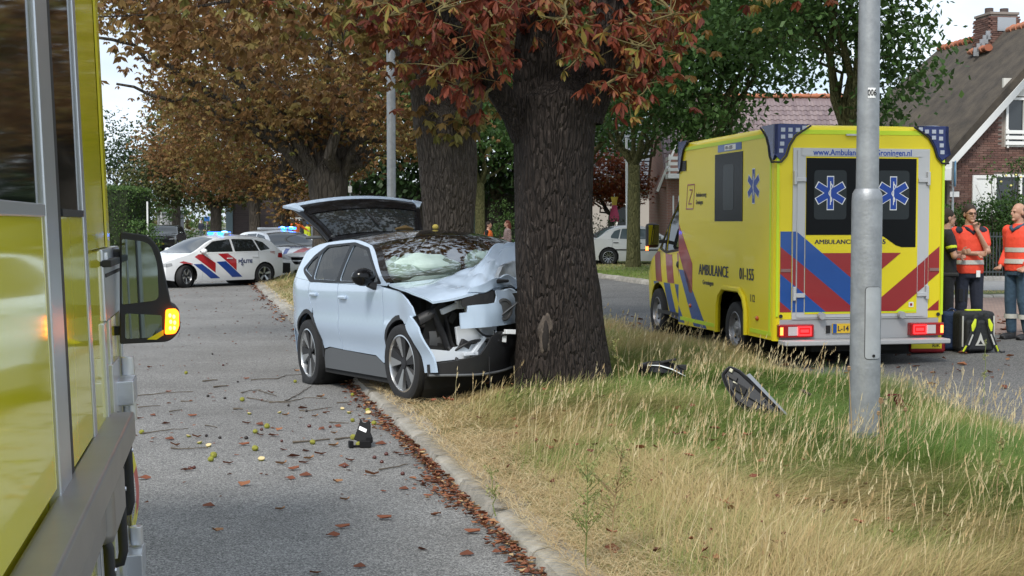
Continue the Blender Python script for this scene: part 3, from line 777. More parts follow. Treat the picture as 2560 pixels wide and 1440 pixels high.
# twigs that carry the visible leaves + the crown overhead
lb = MB(); leaf_pts = []
def spray(p0, p1, n, sp, rng, r=.02):
    pts = limb(lb, p0, p1, r, .006, rng, 6, 5, .1, -.03)
    for i in range(n):
        u = rng.uniform(.25, 1.0); k = min(5, int(u * 6)); a = np.array(pts[k]) * (1 - (u * 6 - k)) + np.array(pts[k + 1]) * (u * 6 - k)
        q = a + rng.normal(0, 1, 3) * np.array([sp, sp, sp * .7]); limb(lb, a, q, .006, .003, rng, 2, 3, .1)
        leaf_pts.append(q)
def q3(px, py, dy=0.0): return (P(px, py, 12.98 + dy).x - T1.x, dy, P(px, py, 12.98 + dy).z - T1.z)
for a, b, dy0, dy1, n, sp in [((1150, 100), (1020, 30), -.6, -1.0, 16, .16), ((1165, 120), (1090, 175), -.6, -1.1, 18, .14), ((1200, 170), (1130, 235), -.4, -.9, 16, .12), ((1165, 110), (1210, 60), -.5, -1.0, 16, .15), ((1232, 150), (1180, 130), -.4, -.7, 10, .12),
        ((1050, 0), (960, 40), -.9, -1.4, 12, .14), ((1200, 10), (1260, 60), -.5, -.9, 12, .14), ((1240, 215), (1190, 262), -.3, -.6, 7, .08), ((1500, 40), (1350, 40), -.2, -.75, 20, .14), ((1440, -30), (1400, 60), -.3, -.8, 12, .12),
        ((1535, 60), (1440, 150), -.2, -.65, 13, .12), ((1540, 90), (1640, 120), -.1, -.8, 18, .17), ((1545, 60), (1700, 30), -.1, -.6, 18, .17), ((1560, 120), (1620, 220), -.2, -.7, 16, .14), ((1570, 150), (1560, 280), -.15, -.5, 13, .12), ((1545, 190), (1500, 225), -.3, -.55, 8, .1),
        ((1560, 0), (1610, 60), -.1, -.4, 14, .2), ((1300, -40), (1290, 30), -.3, -.7, 12, .15), ((1110, -60), (1100, 40), -.9, -1.5, 16, .2), ((1530, 20), (1500, 60), .3, .6, 8, .16), ((1650, 0), (1720, 60), -.2, -.3, 8, .12), ((980, -10), (905, 20), -1.1, -1.6, 8, .13)]:
    spray(q3(*a, dy0), q3(*b, dy1), n, sp, rg1)
lb.build('twigs', M('twig_green', (.16, .13, .05), .8), t1)
leaf_pts = leaf_pts[:300]
# leaf meshes shared by the single leaves
lms = []
for k in range(14):
    rr = np.random.default_rng(50 + k); V = []; F = []; T = []; nl = 5 + (k % 3 > 0) + (k % 5 == 0); yaw = rr.uniform(0, 6.28); ln = rr.uniform(.10, .155)
    base = min(.97, abs(rr.normal(.30, .28)))
    for j in range(nl):
        a = yaw + (j - (nl - 1) / 2) * 4.4 / nl + rr.normal(0, .1); q = rr.uniform(.2, 1.15); L_ = ln * (1 - .1 * abs(j - (nl - 1) / 2)) * rr.uniform(.85, 1.1); cu = rr.uniform(.0, .5); rl = rr.normal(0, .45)
        d = np.array([math.cos(a), math.sin(a)]); w = np.array([-math.sin(a) * math.cos(rl), math.cos(a) * math.cos(rl), math.sin(rl)]); o = len(V); x = z = 0.0; ang = q
        for u, wd in ((0, .02), (.3, .09), (.62, .165), (.85, .12), (1, .01)):
            if u: x += math.cos(ang) * L_ * (u - pu); z -= math.sin(ang) * L_ * (u - pu)
            pu = u; ang += cu * .5
            c = np.array([d[0] * x, d[1] * x, z]); V += [c - w * wd * L_ + np.array([0, 0, .25 * wd * L_]), c, c + w * wd * L_ + np.array([0, 0, .25 * wd * L_])]
        for i in range(4):
            for c in range(2): F.append((o + i * 3 + c, o + i * 3 + c + 1, o + i * 3 + c + 4, o + i * 3 + c + 3)); T.append(min(1, max(0, base + rr.normal(0, .09))))
    lms.append(fast_mesh('leaf', V, F, lf_red, smooth=True, tint=T))
for p in leaf_pts:
    o = bpy.data.objects.new('leaf', lms[rg1.integers(len(lms))]); link(o, t1); o.location = p; o.rotation_euler = (rg1.normal(0, .25), rg1.normal(0, .25), rg1.uniform(0, 6.28)); sc = rg1.uniform(.8, 1.25); o.scale = (sc, sc, sc)
# leaves beyond the 300: the canopy overhead, and a looser layer behind the single leaves
pos, ti, cl = crown_points(4200, [((-2.2, -.3, 5.6), (2.6, 2.6, 1.7)), ((2.0, .4, 5.6), (2.6, 2.6, 1.7)), ((0, .3, 8.0), (4.2, 4, 2.6)), ((0, 0, 10.0), (2.8, 2.8, 1.8))], rg1, .3, 10, .3, .5)
p2 = []
for a, dy, s, n in [((1060, 60), -.3, (.33, .4, .22), 90), ((1140, 130), -.2, (.25, .4, .2), 80), ((1210, 60), 0, (.25, .4, .28), 60), ((1320, 10), -.1, (.3, .3, .14), 40), ((1600, 60), .2, (.28, .3, .3), 90), ((1590, 180), .1, (.14, .3, .16), 40), ((1420, 30), -.1, (.3, .25, .16), 40), ((960, 20), -.5, (.28, .4, .16), 45)]:
    p2.append(np.array(q3(*a, dy)) + rg1.normal(0, 1, (n, 3)) * np.array(s))
p2 = np.concatenate(p2); pos = np.concatenate([pos, p2]); ti = np.concatenate([ti, np.clip(np.abs(rg1.normal(.3, .25, len(p2))), 0, 1)])
v, f = palms(pos, np.full(len(pos), .13), rg1, 6)
o = bpy.data.objects.new('crown', fast_mesh('crown', v, f, lf_red, tint=np.tile(ti, 6) * .8)); link(o, t1); kind(o, 'stuff')
lb = MB()
for p in cl[rg1.choice(len(cl), 60, replace=False)]:
    s0 = (tx(1345), .2, tz(-250)) if p[0] < .2 else (tx(1570), .4, tz(-300))
    limb(lb, np.array(s0) + rg1.normal(0, .25, 3), p, .05, .008, rg1, 5, 5, .1, .06)
lb.build('limbs', bk_dark, t1, smooth=60)

# --- second chestnut: forks low, a heavy stem leaning left
Y2 = 19.8
def p2w(px, py, dy=0.0):
    q = P(px, py, Y2 + dy); return (q.x - T2.x, dy, q.z - T2.z)
T2 = P(1122, 555, Y2); T2.z = .12
t2 = thing('chestnut_tree', 'second chestnut tree, its grey trunk rising behind the roof of the white car', 'tree', T2, group='chestnut trees on the median')
mb = MB()
trunk_mesh(mb, [(0, 0, -.2), (0, 0, .3), p2w(1120, 570), p2w(1119, 430), p2w(1112, 300), p2w(1112, 255), p2w(1115, 225)], [.52, .43, .36, .41, .43, .27, .06], 36, .07, 9, .07)
mb.build('trunk', bk_grey, t2, smooth=70)
mb = MB()
trunk_mesh(mb, [p2w(1085, 340), p2w(1068, 240), p2w(1040, 165), p2w(1006, 100), p2w(975, -40), p2w(930, -260)], [.30, .25, .22, .19, .15, .09], 20, .05, 2, .08)
trunk_mesh(mb, [p2w(1150, 340), p2w(1170, 240), p2w(1182, 130), p2w(1190, -60), p2w(1215, -300)], [.29, .215, .18, .15, .09], 20, .05, 3, .08)
rg2 = np.random.default_rng(12)
mb.build('stems', bk_grey, t2, smooth=70)
pos, ti, cl = crown_points(5200, [((-2.4, -.4, 5.6), (3.4, 3.2, 2.2)), ((2.2, 0, 5.8), (3.0, 3.0, 2.0)), ((0, 0, 8.2), (4.4, 4, 3))], rg2, .34, 12, .3, .5)
p2 = []
for a, dy, s, n in [((1130, 310), -.5, (.22, .2, .13), 26), ((1075, 290), -.45, (.2, .1, .12), 14), ((990, 45), -1.5, (.6, .5, .35), 130), ((880, 20), -2.2, (.5, .5, .2), 60), ((1200, 90), -.4, (.35, .4, .4), 90), ((1190, 200), -.4, (.18, .3, .3), 40), ((700, 10), -2.5, (1.0, .6, .14), 50), ((1020, 180), -.3, (.1, .2, .1), 12)]:
    p2.append(np.array(p2w(*a, dy)) + rg2.normal(0, 1, (n, 3)) * np.array(s))
p2 = np.concatenate(p2); pos = np.concatenate([pos, p2]); ti = np.concatenate([ti * .8, rg2.uniform(.45, 1, len(p2))])
v, f = palms(pos, np.full(len(pos), .17), rg2, 6)
o = bpy.data.objects.new('crown', fast_mesh('crown', v, f, lf_brown, tint=np.tile(ti, 6))); link(o, t2); kind(o, 'stuff')
lb = MB()
for p in cl[rg2.choice(len(cl), 50, replace=False)]:
    s0 = p2w(990, 20) if p[0] < 0 else p2w(1190, -60)
    limb(lb, np.array(s0) + rg2.normal(0, .2, 3), p, .05, .01, rg2, 5, 5, .1, .06)
limb(lb, p2w(975, -40), p2w(700, -10, -2.5), .05, .01, rg2, 7, 5, .06, .04); limb(lb, p2w(1006, 100), p2w(900, 20, -2), .04, .01, rg2, 6, 5, .06, .04)
lb.build('limbs', bk_grey, t2, smooth=60)

# --- the brown chestnuts further along the median
def px_base(px, Y, z=.1): q = P(px, 555, Y); return (q.x, Y, z)
def at3(lb, rng):
    for a, b, r in [((0, 0, 2.6), (-3.9, -1.5, 5.9), .24), ((0, 0, 2.7), (-1.4, -.8, 6.6), .22), ((0, 0, 2.6), (1.8, -.6, 4.9), .22), ((-2.3, -1, 4.8), (-6.0, -2.5, 6.6), .10), ((-1.2, -.7, 3.9), (-5.2, -2, 5.3), .11), ((-1.0, -.6, 5.0), (-3.8, -2.5, 8.2), .10), ((.8, -.3, 3.8), (3.2, -.6, 6.3), .12), ((0, 0, 3), (.2, 0, 8.5), .2)]:
        limb(lb, a, b, r, .03, rng, 9, 8, .07, .04)
make_tree('chestnut_tree', 'broad brown leaved chestnut tree right behind the raised tailgate, limbs spreading left', 'tree', px_base(820, 37.5), 2.9, .47, .52, [((-2.3, -.6, 5.9), (2.5, 3.6, 1.9)), ((2.0, -.5, 5.2), (2.6, 3, 1.7)), ((-.6, 0, 8.6), (5.2, 4.6, 2.6)), ((-1.4, 0, 4.4), (1.6, 2.4, .8)), ((-4.9, -1, 7.7), (1.5, 2.4, 1.4))], 11500, .15, lf_brown, bk_far, 21, limbs=10, group='chestnut trees on the median', extra=at3, spread=.38, gap=.66, tint=(0, 1))
make_tree('chestnut_tree', 'brown chestnut tree with a slim trunk behind the police people carrier', 'tree', px_base(705, 57), 3.6, .36, .36, [((-2.6, 0, 5.6), (3.2, 3.6, 2.3)), ((2.4, 0, 5.6), (2.8, 3.2, 2.1)), ((0, 0, 9), (5.0, 4.4, 3)), ((-3.6, 0, 7.4), (1.5, 2.6, 1.8)), ((.3, -.2, 3.0), (1.3, 1.5, 1.3))], 10500, .18, lf_brown, bk_far, 22, limbs=9, group='chestnut trees on the median', spread=.43, gap=.55, tint=(.05, 1))
make_tree('chestnut_tree', 'reddish brown chestnut tree, third of the row behind the police cars, mostly hidden', 'tree', px_base(638, 79), 3.4, .36, .34, [((-2.2, 0, 6), (4.0, 3.6, 3.0)), ((2.2, 0, 6), (4, 3.6, 3.0)), ((0, 0, 10), (5.0, 4.4, 3.2))], 7000, .22, lf_brown, bk_far, 23, limbs=7, group='chestnut trees on the median', spread=.5, gap=.45, tint=(0, .6))
make_tree('broadleaf_tree', 'low spreading dull green tree with a dark trunk at the far road junction', 'tree', px_base(540, 96, 0), 2.6, .42, .36, [((-1.6, 0, 5.4), (3.6, 3.2, 2.6)), ((1.4, 0, 5.2), (3.0, 3, 2.4)), ((-2.6, 0, 8.2), (2.6, 2.6, 3.0)), ((-4.4, 0, 4.6), (2.2, 2.2, 2.0))], 6000, .26, lf_dkbrown, bk_far, 24, limbs=8, spread=.5, gap=.42)
make_tree('broadleaf_tree', 'tall dark green tree at the left side of the far road beyond the clipped hedge', 'tree', px_base(296, 104, 0), 3, .4, .35, [((0, 0, 5), (3.4, 3, 3.0)), ((-.6, 0, 8), (2.6, 2.6, 2.6))], 4200, .28, lf_dark, bk_far, 25, style='leaf', limbs=6, spread=.5, gap=.4)
make_tree('broadleaf_tree', 'green tree rising behind the brown chestnuts at the left edge of their crowns', 'tree', px_base(440, 112, 0), 3, .4, .35, [((0, 0, 6), (3.4, 3, 4.0)), ((.8, 0, 10), (3.2, 3, 3.4))], 5200, .27, lf_green, bk_far, 26, style='leaf', limbs=6, spread=.5, gap=.4, tint=(0, .5))

# --- the lindens on the right verge
lin_l = ['green linden tree overhanging the thatched house, its trunk out of view at the right', 'green linden tree whose trunk stands just left of the galvanised lamp post, behind the ambulance', 'green linden tree with its trunk behind the front end of the ambulance roof', 'green linden tree with a knotted trunk in front of the parked white sedan', 'green linden tree hidden behind the struck chestnut trunk', 'mossy slim trunked linden between the two big chestnut trunks']
lindens = [((9.6, 21.8), .3, [((-1.3, .2, 7.2), (2.4, 3, 1.5)), ((.6, 0, 6.9), (3, 3, 1.7)), ((0, 0, 9.4), (3.2, 3.2, 2.6)), ((-2.5, .5, 7.6), (1.5, 2, 1.5))], 3600),
       ((7.37, 30), .22, [((-1.6, -.4, 6.5), (2.6, 2.8, 1.6)), ((.9, -.2, 5.3), (.85, 1.8, 1.5)), ((0, 0, 9.2), (3.2, 3.2, 2.6)), ((.5, 0, 3.9), (.45, 1.0, .7))], 8000),
       ((5.6, 38), .24, [((-1.8, 0, 6), (2.4, 2.8, 2.0)), ((1.3, 0, 6.6), (2.4, 2.8, 1.5)), ((0, 0, 9), (4, 3.4, 3)), ((-.2, -.4, 4.2), (1.2, 1.6, .8))], 9000),
       ((4.03, 45), .23, [((-1.6, 0, 6.6), (3, 2.8, 2.2)), ((1.8, 0, 6.4), (2.6, 2.8, 2.2)), ((0, 0, 9.6), (4, 3.4, 3))], 7000),
       ((2.3, 53), .24, [((-1.6, 0, 6.4), (3.2, 2.8, 2.8)), ((1.8, 0, 6.4), (3, 2.8, 2.6)), ((0, 0, 10), (4, 3.4, 3))], 6000),
       ((-1.6, 68), .27, [((-1.8, 0, 7), (3.4, 2.8, 3.0)), ((1.8, 0, 7), (3.2, 2.8, 2.8)), ((0, 0, 10.5), (4.4, 3.4, 3))], 6000)]
for k, ((x, y), r, bl, n) in enumerate(lindens):
    make_tree('linden_tree', lin_l[k], 'tree', (x, y, ZG(x, y) + .02), 3.4, r, r * .8, bl, int(n * 2.6), .14 + .0022 * (y - 20), lf_green, bk_moss, 40 + k, style='leaf', limbs=9, group='lindens along the right verge', spread=.36, gap=.22, hollow=.15, per=16)
# --- dark wood far behind
wood_l = ['dark evergreen behind the second lamp post', 'dark evergreen between the raised tailgate and the second chestnut', 'dark evergreen seen between the two big chestnut trunks', 'dark evergreen behind the struck chestnut', 'dark green tree behind the red leaved maple']
for k, (px, Y, rr) in enumerate([(925, 72, 3.6), (1045, 70.5, 3.4), (1235, 71, 3.6), (1370, 72, 3.8), (1500, 90, 4.0)]):
    make_tree('evergreen_tree', wood_l[k], 'tree', px_base(px, Y, .2), 2.4, .4, .3, [((0, 0, 6.2), (rr, rr * .8, 3.0)), ((.4, 0, 9), (rr * .8, rr * .8, 3.2)), ((0, -.3, 3.9), (rr * .9, rr * .6, 1.0))], 4800, .34, lf_dark, bk_far, 60 + k, style='leaf', limbs=5, group='evergreens far behind the wreck', spread=.6, gap=.3)
make_tree('maple_tree', 'small red leaved ornamental maple behind the parked white sedan', 'tree', px_base(1528, 58, .25), 1.9, .16, .12, [((-.3, 0, 3.6), (1.6, 1.5, 1.2)), ((.5, 0, 3.2), (1.2, 1.3, 1.0)), ((-1.3, 0, 3.2), (1.0, 1.3, 1.0))], 4200, .13, lf_maple, bk_far, 71, limbs=8, spread=.22, gap=.4, nl=5)

# --- hedges and shrubs
def leafy(name, label, cat, base, boxes, n, size, mat, seed, stem=True, group=None, spread=.12):
    """a shrub or hedge: leaves spread through rounded volumes over a few stems"""
    rng = np.random.default_rng(seed); t = thing(name, label, cat, base, group=group)
    pos, ti, cl = crown_points(n, boxes, rng, spread, 10, .55, .25, 1.5)
    v, f = rleaves(pos, np.full(len(pos), size), rng)
    o = bpy.data.objects.new('foliage', fast_mesh('foliage', v, f, mat, tint=ti)); link(o, t); kind(o, 'stuff')
    lb = MB()
    for p in cl[rng.choice(len(cl), min(14, len(cl)), replace=False)]:
        limb(lb, (p[0] * .4, p[1] * .4, 0), p, .03, .008, rng, 4, 5, .1)
    lb.build('stems', bk_far, t, smooth=60)
    return t
def hedge_box(name, label, base, lx, ly, h, n, size, mat, seed, rz):
    """clipped hedge: leaves on the faces of a box with a rough skin"""
    rng = np.random.default_rng(seed); t = thing(name, label, 'hedge', base, rz)
    a = np.array([ly * h, ly * h, lx * h, lx * h, lx * ly]); k = rng.choice(5, n, p=a / a.sum()); u = rng.uniform(-.5, .5, n); w = rng.uniform(0, 1, n)
    x = np.where(k == 0, -lx / 2, np.where(k == 1, lx / 2, u * lx)); y = np.where(k < 2, u * ly, np.where(k == 2, -ly / 2, np.where(k == 3, ly / 2, (w - .5) * ly))); z = np.where(k == 4, h, w * h)
    pos = np.stack([x, y, z], 1) + rng.normal(0, .07, (n, 3))
    v, f = rleaves(pos, np.full(n, size), rng)
    o = bpy.data.objects.new('foliage', fast_mesh('foliage', v, f, mat, tint=rng.uniform(0, 1, n))); link(o, t); kind(o, 'stuff')
    MB().box((0, 0, h / 2 - .08), (lx - .25, ly - .25, h - .16)).build('core', M('hedge_core', (.02, .03, .012), .95), t)
    return t
q = px_base(318, 76, 0); hedge_box('clipped_hedge', 'tall clipped green hedge at the left side of the far road', (q[0] - 1.0, q[1] + 2, 0), 2.5, 5, 3.75, 7000, .13, lf_hedge, 81, 0)
leafy('shrub', 'yellow green bush at the foot of the clipped hedge behind the truck mirror', 'bush', px_base(362, 68, 0), [((0, 0, 1.0), (.8, .8, 1.2))], 900, .13, lf_hedge, 82)
leafy('shrub', 'olive bush in front of the grey shed beyond the dark parked car', 'bush', px_base(395, 100, 0), [((0, 0, 1.8), (1.3, 1.2, 2.4))], 1200, .17, lf_hedge, 83)
leafy('shrub', 'round clipped green bush behind the man in the orange vest', 'bush', px_base(1255, 50, .3), [((0, 0, 1.5), (.62, .6, .9)), ((0, 0, .8), (.5, .5, .8))], 1500, .07, lf_hedge, 84)
leafy('low_hedge', 'low dark green hedge behind the woman and the man in the orange vest', 'hedge', px_base(1262, 47, .27), [((-.5, 0, .55), (.9, .4, .6)), ((.6, 0, .55), (.9, .4, .6))], 1600, .06, lf_dark, 85)
leafy('shrub', 'dark bush under the maple beside the parked white sedan', 'bush', px_base(1500, 55, .3), [((0, 0, .9), (1.3, .8, 1.0))], 1500, .09, lf_dark, 86)
for k, (px, Y, h, w, m, lb_) in enumerate([(2395, 35.2, 1.9, 1.1, lf_hedge, 'bushy green garden shrub beside the round road sign'), (2455, 35.6, 2.0, 1.2, lf_hedge, 'bushy green garden shrub below the white shutter'), (2520, 35.2, 2.1, 1.2, lf_green, 'bushy green garden shrub behind the bald paramedic'), (2590, 35.6, 2.2, 1.2, lf_hedge, 'bushy green garden shrub at the right edge of the picture'), (2330, 35.8, 2.0, 1.2, lf_green, 'bushy garden shrub hidden by the corner of the ambulance')]):
    leafy('shrub', lb_, 'bush', px_base(px, Y + .6, .33), [((0, 0, h * .5), (w, .7, h * .52)), ((-.3, -.2, h * .75), (w * .6, .6, h * .3))], 2600, .085, m, 90 + k, group='shrubs of the thatched house')
leafy('rose_bush', 'tall loose rose bush with pale yellow blooms growing in front of the brick gable', 'bush', px_base(2515, 36.3, .33), [((0, 0, 2.5), (.55, .4, .6)), ((-.35, 0, 2.9), (.3, .3, .45)), ((.5, 0, 2.8), (.4, .3, .5)), ((0, 0, 1.8), (.6, .4, .6))], 1000, .09, lf_hedge, 97)
rb = [o for o in COL.objects if o.name.startswith('rose_bush')][-1]
for k in range(5): MB().ell((-.3 + k * .13, -.42, 2.5 + random.uniform(-.08, .25)), (.035, .035, .03), 7, 5).build('bloom', M('rose_yellow', (.75, .65, .22), .6), rb, smooth=60)
# ------------------------------------------------------------------ houses
m_white = M('white_paint', (.78, .78, .76), .45)
m_glassd = M('window_glass', (.03, .035, .04), .06, spec=.8)
m_curtain = M('net_curtain', (.55, .55, .52), .9, bump=(30, .5, (1, 1, .05)))
m_mortar = M('mortar', (.25, .215, .19), .95)
m_brick = [M('brick_%d' % i, c, .9, bump=(50, .3)) for i, c in enumerate([(.165, .088, .070), (.135, .070, .058), (.185, .108, .088), (.11, .062, .052)])]
m_dark = M('dark_void', (.012, .012, .013), .8)
# thatched house: local x along the gable, local y away from the camera along the ridge
HA = math.atan2(.146, .989)
house = thing('thatched_house', 'brown brick house with a thatched roof and white bargeboards at the right', 'house', (12.2, 38, .3), HA)
HW, EZ, RZ_, HL, RL = 7.1, 3.36, 7.1, 10.4, 8.0      # width, eave height, ridge height (above .3), length, ridge length
sl = (RZ_ - EZ) / (HW / 2)
gab = [(0, 0), (HW, 0), (HW, EZ), (HW / 2, RZ_ - .05), (0, EZ)]
gab = [(0, 0), (HW, 0), (HW, EZ - .05), (HW / 2, RZ_ - .1), (0, EZ - .05)]
WIN1 = (1.62, 3.3, 3.62, 5.0); WIN2 = (1.30, 2.9, 1.6, 2.85)
mb = MB(); mb.prism(gab, lambda a, b: (a, .02, b), lambda a, b: (a, .3, b)); mb.box((.15, HL / 2, EZ / 2), (.3, HL - .3, EZ)); mb.box((HW - .15, HL / 2, EZ / 2), (.3, HL - .3, EZ)); mb.box((HW / 2, HL - .15, EZ / 2), (HW, .3, EZ))
wall = mb.build('wall', m_mortar, house)
bms = [MB().box((0, 0, 0), (.205, .05, .053)).mesh('brick', m) for m in m_brick]
rs = MB(); cnt = 0; rb_ = random.Random(3); rest = []
row = 0; z = .04
while z < RZ_ - .2:
    x = .11 - (.105 if row % 2 else 0)
    while x < HW:
        lim = (z + .06 - EZ) / sl if z + .06 > EZ else 0
        if lim + .1 < x < HW - lim - .1 and not any(a - .1 < x < b + .1 and c - .02 < z < d + .03 for a, b, c, d in (WIN1, WIN2)):
            if x < 2.75 and z > 1.75 and z < 5.2 and cnt < 300: 
                o = bpy.data.objects.new('brick', rb_.choice(bms)); link(o, wall); o.location = (x, .012 + rb_.uniform(-.004, .004), z); cnt += 1
            else: rest.append((x, z))
        x += .2165
    z += .0645; row += 1
for i, (x, z) in enumerate(rest): rs.box((x, .012, z), (.205, .05, .053), mi=rb_.randrange(4))
kind(rs.build('brick_courses', m_brick, wall, fix=False), 'stuff')
# thatch: thick plane on both slopes with a hip at the far end
m_thatch = M('thatch', (.112, .092, .070), .98, var=(2.2, 1, (.055, .047, .040)), bump=(14, 1.0, (5, 5, 1)))
OV = .32
def rz(x): return EZ + sl * min(x, HW - x)
th = .30; vs = []; fs = []
def roof_grid(side):
    o = len(vs); nx, ny = 9, 14
    for j in range(ny + 1):
        v = -.28 + (HL + .5) * j / ny
        for i in range(nx + 1):
            u = -OV + (HW / 2 + OV) * i / nx
            vmax = HL + .35 - max(0, (u + OV)) / (HW / 2 + OV) * (HL - RL + .3)
            vv = min(v, vmax); zz = EZ + sl * u + th + .03 * math.sin(vv * 1.3 + u) + .02 * math.sin(vv * 3.1)
            if i == 0: zz -= .06
            vs.append((u if side == 0 else HW - u, vv, zz))
    for j in range(ny):
        for i in range(nx): fs.append((o + j * (nx + 1) + i, o + j * (nx + 1) + i + 1, o + (j + 1) * (nx + 1) + i + 1, o + (j + 1) * (nx + 1) + i))
    # folded edges: eave and gable verge
    for j in range(ny):
        a, b = o + j * (nx + 1), o + (j + 1) * (nx + 1); k = len(vs)
        for q in (a, b): vs.append((vs[q][0] + (.05 if side == 0 else -.05), vs[q][1], vs[q][2] - th))
        fs.append((a, b, k + 1, k))
    for i in range(nx):
        a, b = o + i, o + i + 1; k = len(vs)
        for q in (a, b): vs.append((vs[q][0], vs[q][1] + .05, vs[q][2] - th))
        fs.append((a, b, k + 1, k))
roof_grid(0); roof_grid(1)
k = len(vs); vs += [(-OV, HL + .35, EZ - sl * OV + th), (HW + OV, HL + .35, EZ - sl * OV + th), (HW / 2, RL + .05, RZ_ + th), (-OV, HL + .3, EZ - sl * OV), (HW + OV, HL + .3, EZ - sl * OV)]
fs += [(k, k + 1, k + 2), (k, k + 3, k + 4, k + 1)]
mb = MB(); mb.add(vs, fs); roof = mb.build('roof', m_thatch, house, smooth=40)
kind_ = m_ridge = [M('ridge_tile_%d' % i, c, .8, bump=(20, .3)) for i, c in enumerate([(.42, .16, .085), (.36, .125, .07), (.46, .20, .12)])]
rt = []
for m in m_ridge:
    b = MB(); b.tube([(0, -.17, 0), (0, .15, 0)], [.155, .125], 10, cap=False, ell=((0, 0, 1), .8)); b.tube([(0, -.19, 0), (0, -.15, 0)], [.172, .172], 10, ell=((0, 0, 1), .8)); rt.append(b.mesh('ridge_tile', m, smooth=50))
for i in range(27):
    y = -.1 + i * .31
    if 3.55 < y < 5.0: continue
    o = bpy.data.objects.new('ridge_tile', rb_.choice(rt)); link(o, roof); o.location = (HW / 2, y, RZ_ + th - .02); o.rotation_euler = (rb_.uniform(-.02, .02), 0, 0)
for i in range(4):
    o = bpy.data.objects.new('ridge_tile', rb_.choice(rt)); link(o, roof); o.location = (HW / 2 - .75, 3.45 + i * .3, RZ_ + th - .58); o.scale = (.8, .9, .8)
# white bargeboards, boarding, windows
mb = MB()
for s in (0, 1):
    a = Vector((-OV - .02, -.24, EZ - sl * (OV + .02) - .03)); b = Vector((HW / 2, -.24, RZ_ + .02))
    if s: a.x = HW - a.x
    d = (b - a); pr = [(0, 0), (0, -.26), (1, -.26), (1, 0)]
    vsb = [a + d * u + Vector((0, dy, w)) for dy in (0, .06) for u, w in pr]
    mb.add(vsb, [(0, 1, 2, 3), (7, 6, 5, 4), (0, 4, 5, 1), (1, 5, 6, 2), (2, 6, 7, 3), (3, 7, 4, 0)])
for b_ in (0,):
    pass
bb = mb.build('bargeboard', m_white, house, bevel=.006)
MB().box((-.20, -.16, EZ - .52), (.24, .22, .34)).build('eaves_box', m_white, house, bevel=.01)
def window(parent, x0, x1, z0, z1, y, mull=(), name='window', bar=.07, curtain=True, trans=None):
    f = MB()
    for (a, b, c, d) in [(x0, x1, z0, z0 + bar), (x0, x1, z1 - bar, z1), (x0, x0 + bar, z0 + bar, z1 - bar), (x1 - bar, x1, z0 + bar, z1 - bar)] + [(m - bar / 2, m + bar / 2, z0 + bar, z1 - bar) for m in mull]:
        f.box(((a + b) / 2, y, (c + d) / 2), (b - a, .09, d - c))
    fr = f.build(name, m_white, parent, bevel=.006, seg=1)
    MB().box(((x0 + x1) / 2, y + .03, (z0 + z1) / 2), (x1 - x0 - .05, .01, z1 - z0 - .05)).build('pane', m_glassd, fr)
    return fr
wf = window(house, *WIN1, -.01, mull=(1.62 + .56, 2.9))
MB().box((2.46, -.03, 5.28), (1.9, .08, .5)).build('gable_board', M('cream_board', (.62, .61, .57), .6), house)
mb = MB()
for k in range(3): 
    MB().box((2.45, -.12, 3.72 + k * .155), (1.75, .03, .10)).build('railing_board', m_white, wf, bevel=.004, seg=1)
for k in (1.66, 2.4, 3.2): MB().box((k, -.09, 3.85), (.05, .03, .52)).build('railing_post', m_white, wf)
w2 = window(house, *WIN2, -.01, mull=(2.1,))
sh = MB(); sh.box((.96, -.045, 2.2), (.62, .035, 1.25)); shu = sh.build('shutter', m_white, house)
mb = MB(); mb.box((.96, -.075, 2.78), (.62, .025, .09)); mb.box((.96, -.075, 1.62), (.62, .025, .09)); mb.box((.69, -.075, 2.2), (.08, .025, 1.07)); mb.box((1.23, -.075, 2.2), (.08, .025, 1.07)); mb.build('shutter_frame', m_white, shu, bevel=.004, seg=1)
MB().box((.96, -.072, 2.2), (.09, .02, 1.18), rot=Matrix.Rotation(R(-26), 4, 'Y')).build('shutter_brace', m_white, shu)
MB().box((1.2, -.10, 2.72), (.05, .04, .05)).build('shutter_latch', m_dark, shu)
# chimney
CH0 = (HW / 2, 4.25, RZ_ - .3)
cb = MB(); cb.box((HW / 2, 4.25, 7.22), (.88, .98, 1.36)); chim = cb.build('chimney', m_mortar, roof)
k = 0; rs = MB()
for i in range(17):
    z = 6.75 + i * .0665
    for s in range(4):
        for j in range(4):
            a = -.40 + j * .265 + (.05 if i % 2 else -.05)
            c = [(a * .9, -.498), (.448, a), (-a * .9, .498), (-.448, -a)][s]
            if s in (0, 3) and k < 190:
                o = bpy.data.objects.new('brick', rb_.choice(bms)); link(o, chim); o.location = (HW / 2 + c[0], 4.25 + c[1], z); o.rotation_euler = (0, 0, s * PI / 2); o.scale = (1.2, 1, 1); k += 1
            else: rs.box((HW / 2 + c[0], 4.25 + c[1], z), (.245, .05, .053), rz=s * PI / 2, mi=rb_.randrange(4))
kind(rs.build('brick_courses', m_brick, chim, fix=False), 'stuff')
MB().box((HW / 2, 4.25, 7.94), (.96, 1.06, .08)).build('chimney_slab', m_mortar, chim, bevel=.01)
m_zinc = M('zinc_flashing', (.42, .44, .46), .5, metal=.6)
mb = MB()
for i in range(5): mb.box((HW / 2 - .52 - i * .10, 3.74, RZ_ + th - .14 - i * .13), (.16, .05, .26))
mb.box((HW / 2 + .05, 3.72, RZ_ + .5), (.6, .05, .42)); mb.build('flashing', m_zinc, chim)
for i, dx in enumerate((-.25, .25)):
    MB().tube([(HW / 2 + dx, 4.25, 7.96), (HW / 2 + dx, 4.25, 8.16)], [.13, .13], 12).build('chimney_pot', M('pot_dark', (.08, .06, .055), .8), chim)
